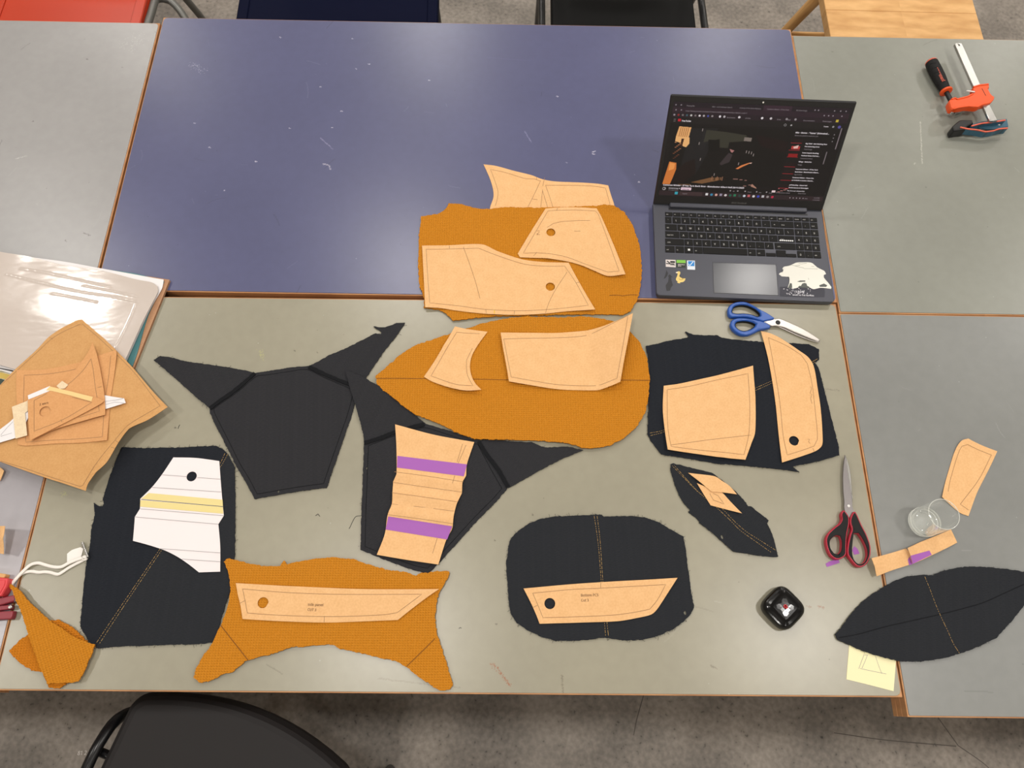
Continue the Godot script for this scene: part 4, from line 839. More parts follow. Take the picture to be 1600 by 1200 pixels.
# a drawn line: a narrow strip that follows the sheet
func stroke(s: Shape, p_: PackedVector2Array, width: float, high: Callable, above: float, off: Vector2) -> void:
	var p := rounded(p_, 20.0, 0.006, false)
	var first := s.v.size()
	for k in p.size():
		var along := (p[mini(k + 1, p.size() - 1)] - p[maxi(k - 1, 0)]).normalized()
		var side := along.orthogonal() * width * 0.5
		for e in [-1.0, 1.0]:
			var q: Vector2 = p[k] + side * e
			s.put(Vector3(q.x - off.x, high.call(q.x, q.y) + above, q.y - off.y), Vector3.UP, q)
	for k in p.size() - 1:
		s.tri(first + 2 * k, first + 2 * k + 1, first + 2 * k + 2)
		s.tri(first + 2 * k + 1, first + 2 * k + 3, first + 2 * k + 2)


# a row of stitches: short raised threads with gaps
func stitches(s: Shape, p_: PackedVector2Array, high: Callable, above: float, off: Vector2, radius := 0.00034, long := 0.0030, gap := 0.0007) -> void:
	var p := rounded(p_, 60.0, 0.001, false)
	var run := PackedVector3Array()
	var gone := 0.0
	for k in range(1, p.size()):
		gone += p[k].distance_to(p[k - 1])
		if fmod(gone, long + gap) < long:
			run.append(Vector3(p[k].x - off.x, high.call(p[k].x, p[k].y) + above, p[k].y - off.y))
		elif run.size() > 1:
			s.tube(PackedVector3Array([run[0], run[run.size() - 1]]), radius, 4)
			run.clear()
		else:
			run.clear()


# loose threads along a cut edge
func frays(s: Shape, p_: PackedVector2Array, high: Callable, off: Vector2, every: float, longest: float, width := 0.0005) -> void:
	var p := rounded(counter(p_), 36.0, 0.004)
	var rn := ring_normals(p)
	for k in p.size():
		if rng.randf() > 0.004 / every:
			continue
		var d := rn[k].rotated(rng.randf_range(-0.9, 0.9))
		var long := longest * (0.25 + 0.75 * pow(rng.randf(), 2.0))
		var bend := d.orthogonal() * rng.randf_range(-0.4, 0.4) * long
		var a := p[k] - rn[k] * 0.001
		var y: float = high.call(a.x, a.y) + 0.0006
		var path := PackedVector3Array()
		for j in 4:
			var x := j / 3.0
			var q := a + d * long * x + bend * x * x
			path.append(Vector3(q.x - off.x, y * (1.0 - 0.5 * x) + 0.0002, q.y - off.y))
		s.tube(path, width * 0.5, 3)


func ripple(seed_: int, size: float, amount: float, base: float) -> Callable:
	var f := FastNoiseLite.new()
	f.seed = seed_
	f.frequency = 1.0 / size
	f.fractal_octaves = 2
	return func(x: float, z: float) -> float: return base + amount * clampf(0.5 + 0.7 * f.get_noise_2d(x, z), 0.0, 1.0)


# flat with lifted places: each [x, z, radius, height]
func lifted(base: float, lifts: Array) -> Callable:
	return func(x: float, z: float) -> float:
		var y := base
		for l in lifts:
			var r: float = Vector2(x - l[0], z - l[1]).length() / l[2]
			if r < 1.0:
				y += l[3] * (1.0 - r) * (1.0 - r)
		return y


func holes_of(called: String, sides := 28) -> Array:
	var out := []
	for h in HOLES.get(called, []):
		out.append(circle(Vector2(h[0], h[1]), h[2], sides))
	return out


# ==================================================================== materials
func paint(c: Color, rough := 0.6, metal := 0.0, spec := 0.5) -> StandardMaterial3D:
	var m := StandardMaterial3D.new()
	m.albedo_color = c
	m.roughness = rough
	m.metallic = metal
	m.metallic_specular = spec
	return m


func rgb(r: float, g: float, b: float) -> Color:
	return Color(r / 255.0, g / 255.0, b / 255.0)


func picture(w: int, h: int, at: Callable) -> ImageTexture:
	var im := Image.create_empty(w, h, false, Image.FORMAT_RGB8)
	for y in h:
		for x in w:
			im.set_pixel(x, y, at.call(x, y))
	return ImageTexture.create_from_image(im)


func noise_image(w: int, h: int, seed_: int, frequency: float, octaves := 4) -> Image:
	var f := FastNoiseLite.new()
	f.seed = seed_
	f.frequency = frequency
	f.fractal_octaves = octaves
	var im := f.get_seamless_image(w, h)
	im.convert(Image.FORMAT_L8)
	return im


func textured(m: StandardMaterial3D, tex: Texture2D, tile: float) -> StandardMaterial3D:
	m.albedo_texture = tex
	m.uv1_scale = Vector3(1.0 / tile, 1.0 / tile, 1.0 / tile)
	return m


func make_materials() -> void:
	# woven waffle cloth: cells of 4.2 mm with raised threads
	var wn := noise_image(256, 256, 3, 0.05)
	var weave := func(x: int, y: int) -> float:
		var u := fposmod(x, 16) / 16.0 - 0.5
		var v := fposmod(y, 16) / 16.0 - 0.5
		return clampf(1.15 - 2.0 * maxf(absf(u) * 0.95, absf(v) * 1.05), 0.0, 1.0)
	var waffle := picture(256, 256, func(x: int, y: int) -> Color:
		var n := wn.get_pixel(x, y).r
		# one dye all over, with the faint unevenness of spun yarn
		return rgb(197, 125, 31).lerp(rgb(205, 134, 42), n))
	var waffle_high := picture(256, 256, func(x: int, y: int) -> Color:
		var h: float = weave.call(x, y)
		return Color(h, h, h))
	var m := paint(Color.WHITE, 0.95, 0.0, 0.25)
	textured(m, waffle, 16 * 0.0042)
	m.uv1_scale = Vector3(1.0 / (16 * 0.0047), 1.0 / (16 * 0.0041), 1.0)
	m.heightmap_enabled = true
	m.heightmap_texture = waffle_high
	m.heightmap_scale = 0.17
	M.orange = m
	var back := m.duplicate()
	back.albedo_color = rgb(250, 236, 226)
	M.orange_back = back
	# fine ribbed black cloth
	var cn := noise_image(256, 256, 9, 0.02)
	var rib := func(x: int, y: int) -> float:
		var a := 0.5 + 0.5 * sin(x * TAU / 8.0)
		var b := 0.5 + 0.5 * sin(y * TAU / 16.0)
		return clampf(0.65 * a + 0.35 * b, 0.0, 1.0)
	var rib_high := picture(256, 256, func(x: int, y: int) -> Color:
		var h: float = rib.call(x, y)
		return Color(h, h, h))
	for c in [["charcoal", rgb(42, 42, 45)], ["ink", rgb(29, 32, 38)], ["slate", rgb(36, 38, 42)]]:
		var base: Color = c[1]
		var cloth := picture(256, 256, func(x: int, y: int) -> Color:
			var slub := cn.get_pixel(x, (y * 5) % 256).r
			return base.lightened(0.035 * slub))
		var k := paint(Color.WHITE, 0.95, 0.0, 0.3)
		textured(k, cloth, 0.045)
		k.heightmap_enabled = true
		k.heightmap_texture = rib_high
		k.heightmap_scale = 0.022
		M[c[0]] = k
	M.band = paint(rgb(21, 22, 25), 0.9, 0.0, 0.3)
	M.fray = paint(rgb(30, 32, 36), 0.9)
	M.fray_orange = paint(rgb(206, 134, 44), 0.9)
	M.thread = paint(rgb(196, 160, 98), 0.8)
	M.thread_dark = paint(rgb(120, 72, 18), 0.9)
	# card with fibres
	var k1 := noise_image(512, 512, 21, 0.06, 5)
	var k2 := noise_image(512, 512, 22, 0.012, 3)
	var fibre := func(tone: Color, deep: Color) -> ImageTexture:
		return picture(512, 512, func(x: int, y: int) -> Color:
			var a := k1.get_pixel(x, y).r - 0.5
			var b := k2.get_pixel(x, y).r - 0.5
			return tone.lerp(deep, clampf(0.35 + 0.9 * a + 0.5 * b, 0.0, 1.0)))
	M.card = textured(paint(Color.WHITE, 0.8, 0.0, 0.3), fibre.call(rgb(231, 185, 133), rgb(219, 170, 117)), 0.16)
	M.card_dark = textured(paint(Color.WHITE, 0.75, 0.0, 0.35), fibre.call(rgb(206, 158, 103), rgb(194, 144, 89)), 0.16)
	M.card_mid = textured(paint(Color.WHITE, 0.8, 0.0, 0.3), fibre.call(rgb(215, 160, 108), rgb(204, 148, 96)), 0.16)
	M.mask = textured(paint(Color.WHITE, 0.85), fibre.call(rgb(236, 216, 182), rgb(214, 188, 152)), 0.07)
	M.corrugated = textured(paint(Color.WHITE, 0.85), fibre.call(rgb(182, 138, 104), rgb(164, 120, 88)), 0.1)
	M.white_card = paint(rgb(235, 226, 226), 0.7)
	M.white_paper = paint(rgb(232, 228, 228), 0.8)
	M.yellow_tape = paint(rgb(226, 208, 140), 0.55)
	M.cream = paint(rgb(234, 200, 136), 0.6)
	M.purple = paint(rgb(158, 88, 172), 0.6)
	M.sticky = paint(rgb(240, 232, 186), 0.8)
	M.pencil = paint(rgb(158, 120, 82), 0.8)
	M.ink_line = paint(rgb(104, 72, 44), 0.8)
	M.grey_line = paint(rgb(150, 148, 150), 0.8)
	M.dark_line = paint(rgb(40, 38, 38), 0.8)
	M.marker = paint(rgb(226, 186, 30), 0.7)
	# the folder stack
	M.gloss = paint(rgb(198, 186, 177), 0.12, 0.0, 0.5)
	M.teal = paint(rgb(72, 122, 126), 0.6)
	M.poster_black = paint(rgb(24, 26, 24), 0.5)
	M.poster_olive = paint(rgb(150, 144, 116), 0.6)
	M.poster_yellow = paint(rgb(196, 168, 82), 0.6)
	M.poster_green = paint(rgb(52, 66, 58), 0.6)
	# wood
	var w1 := noise_image(512, 128, 31, 0.02, 5)
	var grain := func(tone: Color, deep: Color) -> ImageTexture:
		return picture(512, 128, func(x: int, y: int) -> Color:
			var a := w1.get_pixel(int(x * 0.25) % 512, (y * 3) % 128).r
			return tone.lerp(deep, clampf(a * 1.3 - 0.15, 0.0, 1.0)))
	M.wood = textured(paint(Color.WHITE, 0.45), grain.call(rgb(226, 178, 116), rgb(200, 148, 86)), 0.35)
	M.lipping = textured(paint(Color.WHITE, 0.5), grain.call(rgb(176, 118, 66), rgb(140, 86, 44)), 0.3)
	M.lipping_dark = textured(paint(Color.WHITE, 0.5), grain.call(rgb(126, 74, 38), rgb(92, 52, 26)), 0.3)
	M.lipping_pale = textured(paint(Color.WHITE, 0.5), grain.call(rgb(202, 148, 98), rgb(174, 120, 76)), 0.3)
	# metals and plastics
	M.steel = paint(rgb(190, 188, 184), 0.3, 0.9)
	M.blade = paint(rgb(198, 192, 186), 0.36, 0.85)
	M.blade_dull = paint(rgb(136, 131, 130), 0.42, 0.8)
	M.frame_grey = paint(rgb(120, 120, 116), 0.4, 0.5)
	M.frame_black = paint(rgb(20, 20, 22), 0.3)
	M.black = paint(rgb(17, 17, 18), 0.45)
	M.black_gloss = paint(rgb(8, 8, 9), 0.17)
	M.black_soft = paint(rgb(33, 32, 32), 0.75, 0.0, 0.35)
	M.white_plastic = paint(rgb(226, 224, 220), 0.5)
	M.white = paint(rgb(236, 232, 226), 0.75)
	M.blue_plastic = paint(rgb(36, 84, 166), 0.35)
	M.red_plastic = paint(rgb(176, 28, 54), 0.35)
	M.orange_plastic = paint(rgb(232, 84, 28), 0.4)
	M.teal_metal = paint(rgb(52, 92, 112), 0.5)
	M.rim_pink = paint(rgb(214, 96, 72), 0.5)
	M.seat_red = paint(rgb(196, 62, 34), 0.35)
	M.seat_navy = paint(rgb(4, 9, 36), 0.6, 0.0, 0.2)
	M.seat_dark = paint(rgb(14, 14, 14), 0.6, 0.0, 0.25)
	M.seat_black = paint(rgb(40, 37, 37), 0.6, 0.0, 0.4)
	M.maroon = paint(rgb(136, 40, 52), 0.45)
	M.tool_grey = paint(rgb(84, 74, 78), 0.5)
	M.coral = paint(rgb(214, 66, 70), 0.5)
	M.cord = paint(rgb(238, 232, 224), 0.85)
	var g := paint(Color(0.96, 1.0, 0.97, 0.0), 0.02)
	g.transparency = BaseMaterial3D.TRANSPARENCY_ALPHA
	g.albedo_color = Color(0.97, 1.0, 0.98, 0.05)
	M.glass = g
	var g2 := g.duplicate()
	g2.albedo_color = Color(0.97, 0.98, 0.95, 0.38)
	M.glass_base = g2
	# laptop
	M.shell = paint(rgb(70, 71, 80), 0.42, 0.2)
	M.shell_dark = paint(rgb(26, 26, 30), 0.4)
	M.bezel = paint(rgb(27, 26, 27), 0.4)
	M.key = paint(rgb(23, 22, 21), 0.6, 0.0, 0.35)
	M.trackpad = paint(rgb(62, 63, 69), 0.2, 0.0, 0.33)
	M.legend = paint(rgb(196, 194, 190), 0.6)
	M.bright_legend = paint(rgb(235, 235, 235), 0.5)
	M.faint = paint(rgb(118, 116, 114), 0.6)
	# concrete and walls
	var c1 := noise_image(1024, 1024, 41, 0.006, 5)
	var c2 := noise_image(1024, 1024, 42, 0.09, 4)
	var concrete := picture(1024, 1024, func(x: int, y: int) -> Color:
		var a := c1.get_pixel(x, y).r - 0.5
		var b := c2.get_pixel(x, y).r - 0.5
		var s := 1.0 + 0.34 * a + 0.26 * b
		if b < -0.33:
			s -= 0.22
		return Color(0.530 * s, 0.500 * s, 0.466 * s))
	var fl := paint(Color.WHITE, 0.55, 0.0, 0.4)
	fl.albedo_texture = concrete
	fl.uv1_scale = Vector3(1.0 / 1.7, 1.0 / 1.7, 1.0)
	M.concrete = fl
	M.crack = paint(rgb(92, 86, 80), 0.8)
	M.plaster = paint(rgb(214, 210, 202), 0.9)
	M.ceiling = paint(rgb(206, 204, 198), 0.9)
	M.lamp_body = paint(rgb(220, 220, 218), 0.5)
	var glow := paint(rgb(250, 246, 236), 0.6)
	glow.emission_enabled = true
	glow.emission = rgb(255, 248, 238)
	glow.emission_energy_multiplier = 2.0
	M.diffuser = glow


func ceiling_lamp(at: Vector3, energy: float) -> void:
	var o := thing("ceiling_lamp", "square white ceiling lamp of the workshop above the tables", "ceiling lamp", at, "ceiling lamps above the tables")
	var b := Shape.new()
	b.box(Vector3(0, 0.045, 0), Vector3(0.125, 0.035, 0.125), Basis.IDENTITY, 0.004)
	part(o, "housing", b, M.lamp_body)
	var st := Shape.new()
	st.box(Vector3(0, 0.114, 0), Vector3(0.05, 0.034, 0.05))
	part(o, "mount", st, M.lamp_body)
	var d := Shape.new()
	d.box(Vector3(0, 0.004, 0), Vector3(0.112, 0.005, 0.112))
	part(o, "lamp_diffuser", d, M.diffuser)
	var l := AreaLight3D.new()
	l.name = "lamp_light"
	l.area_size = Vector2(0.22, 0.22)
	l.light_color = Color(1.0, 0.982, 0.958)
	l.light_energy = energy
	l.area_range = 14.0
	l.shadow_enabled = true
	o.add_child(l, true)
	l.position = Vector3(0, -0.006, 0)
	l.rotation = Vector3(-PI / 2, 0, 0)


# ==================================================================== the room
const FLOOR_MARK := Vector2(-0.2148, 0.1499)


func room() -> void:
	var x0 := -4.9
	var x1 := 6.0
	var z0 := -7.2
	var z1 := 2.6
	var high := 3.35
	var cx := (x0 + x1) / 2
	var cz := (z0 + z1) / 2
	var hx := (x1 - x0) / 2
	var hz := (z1 - z0) / 2
	var s := Shape.new()
	s.box(Vector3(cx, -0.1, cz), Vector3(hx + 0.2, 0.1, hz + 0.2))
	var ground := structure("floor", s, M.concrete)
	for l in lines("floor_cracks"):
		s = Shape.new()
		stroke(s, l, 0.0022, func(_x: float, _z: float) -> float: return 0.0004, 0.0, Vector2.ZERO)
		part(ground, "crack", s, M.crack)
	words(ground, "chalk_mark", "81 2.", 0.009, M.white, Vector3(FLOOR_MARK.x, 0.0004, FLOOR_MARK.y), flat(-0.05))
	s = Shape.new()
	s.box(Vector3(cx, high + 0.1, cz), Vector3(hx + 0.2, 0.1, hz + 0.2))
	structure("ceiling", s, M.ceiling)
	for w in [["wall_left", Vector3(x0 - 0.1, high / 2, cz), Vector3(0.1, high / 2, hz)], ["wall_right", Vector3(x1 + 0.1, high / 2, cz), Vector3(0.1, high / 2, hz)],
			["wall_back", Vector3(cx, high / 2, z0 - 0.1), Vector3(hx, high / 2, 0.1)], ["wall_front", Vector3(cx, high / 2, z1 + 0.1), Vector3(hx, high / 2, 0.1)]]:
		s = Shape.new()
		s.box(w[1], w[2])
		structure(w[0], s, M.plaster)


func table_texture(base: Color, seed_: int, marks: Array, scratches: int, area: Rect2) -> StandardMaterial3D:
	var w := 1024
	var h := 512
	var f1 := noise_image(w, h, seed_, 0.004, 3)
	var f2 := noise_image(w, h, seed_ + 1, 0.05, 4)
	var im := Image.create_empty(w, h, false, Image.FORMAT_RGBF)   # linear values, without steps
	var r := RandomNumberGenerator.new()
	r.seed = seed_
	for y in h:
		for x in w:
			var k := 1.0 + 0.05 * (f1.get_pixel(x, y).r - 0.5) + 0.035 * (f2.get_pixel(x, y).r - 0.5)
			im.set_pixel(x, y, Color(base.r * k, base.g * k, base.b * k).srgb_to_linear())
	for k in scratches:
		var p := Vector2(r.randf() * w, r.randf() * h)
		var d := Vector2.from_angle(r.randf() * TAU)
		var shade := base.lightened(r.randf_range(0.03, 0.10)) if r.randf() < 0.7 else base.darkened(r.randf_range(0.06, 0.2))
		var turn := r.randf_range(-0.03, 0.03)
		for j in int(r.randf_range(4, 34)):
			p += d
			d = d.rotated(turn)
			im.set_pixel(posmod(int(p.x), w), posmod(int(p.y), h), shade.srgb_to_linear())
	for k in scratches:
		var x := int(r.randf() * (w - 2))
		var y := int(r.randf() * (h - 2))
		im.set_pixel(x, y, (base.darkened(r.randf_range(0.1, 0.4)) if r.randf() < 0.5 else base.lightened(r.randf_range(0.1, 0.4))).srgb_to_linear())
	# marks seen on this top: [x, z, x, z, red, green, blue, strength]: worn dots, scratches and smears
	for mk in marks:
		var a := Vector2((mk[0] - area.position.x) / area.size.x * w, (mk[1] - area.position.y) / area.size.y * h)
		var b := Vector2((mk[2] - area.position.x) / area.size.x * w, (mk[3] - area.position.y) / area.size.y * h)
		var many := int(a.distance_to(b)) + 2
		for j in many * 2:
			var p := a.lerp(b, j / (many * 2.0)) + Vector2(r.randfn(0, mk[7]), r.randfn(0, mk[7]))
			if p.x >= 0 and p.y >= 0 and p.x < w and p.y < h:
				im.set_pixel(int(p.x), int(p.y), rgb(mk[4], mk[5], mk[6]).lerp(base, r.randf() * 0.5).srgb_to_linear())
	var m := paint(Color.WHITE, 0.34, 0.0, 0.5)
	m.albedo_texture = ImageTexture.create_from_image(im)
	m.uv1_scale = Vector3(1.0 / area.size.x, 1.0 / area.size.y, 1.0)
	m.uv1_offset = Vector3(-area.position.x / area.size.x, -area.position.y / area.size.y, 0.0)
	m.roughness = 0.31
	return m


func tables() -> void:
	var kinds := {
		"table_blue": ["blue workshop table top holding the laptop and a round-cornered orange cloth", rgb(84, 86, 118), 101, 40],
		"table_front": ["olive-grey workshop table in the middle, covered with cut black and orange cloth", rgb(151, 146, 128), 102, 36],
		"table_back_left": ["pale grey workshop table beside the orange-red chair", rgb(153, 151, 150), 103, 40],
		"table_front_left": ["lilac-grey workshop table at the left edge with maroon tools on it", rgb(160, 156, 160), 104, 30],
		"table_back_right": ["green-grey workshop table with the orange bar clamp on it", rgb(136, 137, 128), 105, 36],
		"table_front_right": ["cool grey workshop table carrying the drinking glass", rgb(130, 131, 128), 106, 36],
	}
	for key in kinds:
		var k: Array = kinds[key]
		var p := poly(key)
		var c := middle(p)
		var o := thing("workshop_table", k[0], "table", Vector3(c.x, 0, c.y), "workshop tables pushed together")
		# rounded corners
		var ring := PackedVector2Array()
		var q := counter(p)
		var r: float = 0.011 if key in ["table_blue", "table_front", "table_back_left"] else 0.003
		for j in 4:
			var a := (q[(j + 3) % 4] - q[j]).normalized()
			var b := (q[(j + 1) % 4] - q[j]).normalized()
			for s in 5:
				var x := s / 4.0
				ring.append(q[j] + a * r * (1 - x) * (1 - x) + b * r * x * x)
		var box := Rect2(q[0], Vector2.ZERO)
		for v in q:
			box = box.expand(v)
		var s := Shape.new()
		solid(s, ring, [], [[0.0, TOP - 0.0014], [0.0, TOP - 0.0004], [0.0004, TOP]], c)
		part(o, "tabletop", s, table_texture(k[1], k[2], MARKS.get(key, []), k[3], box))
		var layers := [[-0.0022, -0.0185, -0.0014, M.lipping_pale], [-0.0020, -0.0345, -0.0195, M.lipping_pale], [-0.0022, -0.050, -0.0355, M.lipping_pale]]
		for l in layers:
			s = Shape.new()
			var edge := q
			solid(s, edge, [], [[l[0] + 0.0006, TOP + l[1]], [l[0], TOP + l[1] + 0.0006], [l[0], TOP + l[2] - 0.0006], [l[0] + 0.0006, TOP + l[2]]], c)
			part(o, "edge_layer", s, l[3])
		for j in 4:
			var at := q[j].lerp(c, 0.22) - c
			s = Shape.new()
			s.box(Vector3(at.x, (TOP - 0.05) / 2, at.y), Vector3(0.022, (TOP - 0.05) / 2, 0.022), Basis.IDENTITY, 0.003)
			part(o, "leg", s, M.frame_grey)


func arc_path(points: Array, step := 0.02) -> PackedVector3Array:
	var c := Curve3D.new()
	for k in points.size():
		var p: Vector3 = points[k]
		var tangent := Vector3.ZERO
		if k > 0 and k < points.size() - 1:
			tangent = (points[k + 1] - points[k - 1]) * 0.18
		c.add_point(p, -tangent, tangent)
	c.bake_interval = step
	return c.get_baked_points()


func seat_ring(hx: float, z0: float, z1: float, r: float, bow := 0.0) -> PackedVector2Array:
	var out := PackedVector2Array()
	for corner in [[hx - r, z1 - r, 0.0], [-hx + r, z1 - r, PI / 2], [-hx + r, z0 + r, PI], [hx - r, z0 + r, PI * 1.5]]:
		for s in 7:
			var a: float = corner[2] + PI / 2 * s / 6.0
			out.append(Vector2(corner[0] + cos(a) * r, corner[1] + sin(a) * r))
	if bow > 0.0:
		var q := PackedVector2Array()
		for k in out.size():
			q.append(out[k])
			var nx := out[(k + 1) % out.size()]
			if out[k].distance_to(nx) > 0.1:
				for s in range(1, 12):
					q.append(out[k].lerp(nx, s / 12.0))
		for k in q.size():
			if q[k].y > z1 - r:
				q[k].y += bow * (1.0 - pow(q[k].x / hx, 2.0))
		return q
	return out


func chair(called: String, label: String, at: Vector3, turn: float, half: float, depth: float, high: float, seat: Material, frame: Material, bow := 0.0, lip := 0.0, frame_out := 0.016, raised := 0.0, roll := 0.011) -> Node3D:
	# local: the seat's front points to +z, its front edge at z = 0
	var o := thing(called, label, "chair", at, "", turn)
	var s := Shape.new()
	var ring := seat_ring(half, -depth, 0.0, 0.03, bow)
	solid(s, ring, [], [[0.012, high - 0.016 - lip], [0.0, high - 0.012 - lip], [0.0, high - 0.006 - roll * 0.7], [roll * 0.28, high - 0.001 - roll * 0.25], [roll * 0.6, high - roll * 0.08], [roll, high]])
	part(o, "seat", s, seat)
	if raised > 0.0:
		for side in [-1.0, 1.0]:
			s = Shape.new()
			s.box(Vector3(side * (half - 0.016), high + raised * 0.5 - 0.001, -depth / 2), Vector3(0.015, raised * 0.5, depth / 2 - 0.03), Basis.IDENTITY, 0.0025)
			part(o, "seat_rim", s, seat)
	# backrest
	s = Shape.new()
	s.box(Vector3(0, high + 0.27, -depth - 0.05), Vector3(half * 0.95, 0.11, 0.008), Basis(Vector3.RIGHT, -0.16), 0.004)
	part(o, "backrest", s, seat)
	var low := high - (0.012 if frame_out > 0.0 else 0.03)
	for side in [-1.0, 1.0]:
		var x: float = side * (half + frame_out)
		s = Shape.new()
		s.tube(arc_path([Vector3(x, 0.012, -0.02), Vector3(x, high * 0.5, -0.035), Vector3(x, high - 0.06, -0.05), Vector3(x, low, -0.10), Vector3(x, low, -0.2), Vector3(x, low, -depth + 0.05), Vector3(x, high + 0.05, -depth - 0.02), Vector3(x * 0.96, high + 0.39, -depth - 0.09)]), 0.011, 10)
		part(o, "side_frame", s, frame)
		s = Shape.new()
		s.tube(arc_path([Vector3(x, high - 0.02, -depth + 0.12), Vector3(x, high * 0.5, -depth + 0.03), Vector3(x, 0.012, -depth - 0.05)]), 0.011, 10)
		part(o, "leg", s, frame)
	for z in [-0.12, -depth + 0.1]:
		s = Shape.new()
		s.tube(PackedVector3Array([Vector3(-half - frame_out, high - 0.03, z), Vector3(half + frame_out, high - 0.03, z)]), 0.009, 8)
		part(o, "crossbar", s, frame)
	return o


func chairs() -> void:
	# behind the tables, all facing the viewer
	var o := chair("plastic_chair", "glossy orange-red plastic chair with a grey tube frame behind the pale grey table", Vector3(-0.455, 0, -1.66), 0.0, 0.22, 0.46, 0.45, M.seat_red, M.frame_grey, 0.0, 0.02, 0.014, 0.006)
	var s := Shape.new()
	s.tube(arc_path([Vector3(0.20, 0.425, -0.22), Vector3(0.24, 0.415, -0.255), Vector3(0.275, 0.40, -0.245), Vector3(0.31, 0.36, -0.205), Vector3(0.325, 0.25, -0.185), Vector3(0.335, 0.012, -0.17)]), 0.011, 10)
	part(o, "arm_tube", s, M.frame_grey)
	chair("navy_chair", "dark navy moulded chair behind the left half of the blue table", Vector3(0.345, 0, -1.63), 0.03, 0.283, 0.47, 0.50, M.seat_navy, M.frame_black, 0.0, 0.02, -0.03, 0.004)
	chair("black_chair", "black chair with black tube frame behind the right half of the blue table", Vector3(1.16, 0, -1.66), 0.0, 0.213, 0.45, 0.45, M.seat_dark, M.frame_black, 0.0, 0.0, 0.026)
	# pale wooden stool
	o = thing("wooden_stool", "pale wooden stool with a planked seat behind the green-grey table", "stool", Vector3(1.985, 0, -1.88), "", -0.01)
	for k in 4:
		s = Shape.new()
		s.box(Vector3(0, 0.434, -0.165 + k * 0.11), Vector3(0.224, 0.016, 0.0546), Basis.IDENTITY, 0.0012)
		part(o, "plank", s, M.wood)
	for sx in [-1.0, 1.0]:
		for sz in [-1.0, 1.0]:
			s = Shape.new()
			s.tube(PackedVector3Array([Vector3(sx * 0.17, 0.42, sz * 0.15), Vector3(sx * 0.27, 0.004, sz * 0.24)]), [0.019, 0.014], 12)
			part(o, "leg", s, M.wood)
	for sz in [-1.0, 1.0]:
		s = Shape.new()
		s.tube(PackedVector3Array([Vector3(-0.23, 0.17, sz * 0.204), Vector3(0.23, 0.17, sz * 0.204)]), 0.009, 10)
		part(o, "rung", s, M.wood)
	# in front of the tables
	o = chair("padded_chair", "black chair turned askew in front of the olive-grey table", Vector3(0.3211, 0, 0.0795), PI - 0.3063, 0.2384, 0.44, 0.45, M.seat_black, M.frame_black, 0.05, 0.035, 0.02, 0.0, 0.024)


# ==================================================================== cloth
# one cut and sewn piece: panels [outline, part name, weave angle, extra height], cloth, height of its underside, frays
func cloth(called: String, label: String, panels: Array, m: Material, base: float, amount: float, fray: Material, every: float, longest: float, group: String, thick := 0.0014) -> Dictionary:
	var all := PackedVector2Array()
	for p in panels:
		all.append_array(poly(p[0]))
	var c := middle(all)
	var o := thing(called, label, "fabric piece", Vector3(c.x, TOP, c.y), group)
	var high := ripple(hash(panels[0][0]) % 1000, 0.09, amount, base)
	var threads := Shape.new()
	for p in panels:
		# extra height: the same everywhere, or [corner, radius, height] for a piece that rises to one corner
		var up: float = p[3] if p[3] is float else 0.0005
		var tip := poly(p[0])[p[3][0]] if p[3] is Array else Vector2.ZERO
		var reach: float = p[3][1] if p[3] is Array else 1.0
		var rise: float = p[3][2] if p[3] is Array else 0.0
		var mine := func(x: float, z: float) -> float: return high.call(x, z) + up + rise * sqrt(clampf(1.0 - Vector2(x, z).distance_to(tip) / reach, 0.0, 1.0))
		var s := Shape.new()
		var rest := []
		for h in HOLES.get(p[0], []):
			rest.append(circle(Vector2(h[0], h[1]), h[2], 14, 0.55, 1.3))
		sheet(s, ragged(Geometry2D.offset_polygon(counter(poly(p[0])), 0.0006 if panels.size() > 1 else 0.0001)[0], 0.0005 if fray == M.fray else 0.0008), rest, mine, thick, c, 0.016, p[2])
		part(o, p[1], s, p[4] if p.size() > 4 else m)
		frays(threads, poly(p[0]), mine, c, every, longest)
	if threads.v.size():
		var f := part(o, "frayed_threads", threads, fray)
		f.set_meta("kind", "stuff")
	return {"node": o, "high": high, "off": c, "thick": thick}


func seam(d: Dictionary, key: String, called: String, m: Material, stitched := true, above := 0.0006) -> void:
	for l in lines(key):
		var s := Shape.new()
		if stitched:
			stitches(s, l, d.high, d.thick + above, d.off)
		else:
			stroke(s, l, 0.0011, d.high, d.thick + above, d.off)
		part(d.node, called, s, m)


# the pressed line of a hem a little inside the edge
func hem(d: Dictionary, key: String) -> void:
	var s := Shape.new()
	for ring in Geometry2D.offset_polygon(counter(rounded(poly(key), 36.0, 0.006)), -0.0075):
		var closed: PackedVector2Array = ring
		closed.append(ring[0])
		stroke(s, closed, 0.0009, d.high, d.thick + 0.0005, d.off)
	part(d.node, "hem_line", s, M.band)


func seam_band(d: Dictionary, key: String, width: float) -> void:
	for l in lines(key):
		var s := Shape.new()
		var high: Callable = d.high
		var strips := Geometry2D.offset_polyline(rounded(l, 60.0, 0.008, false), width / 2, Geometry2D.JOIN_MITER, Geometry2D.END_BUTT)
		for strip in strips:
			sheet(s, ragged(strip, 0.0004, 0.004), [], func(x: float, z: float) -> float: return high.call(x, z) + d.thick + 0.0007, 0.0016, d.off, 0.012)
		part(d.node, "seam_allowance", s, M.band)


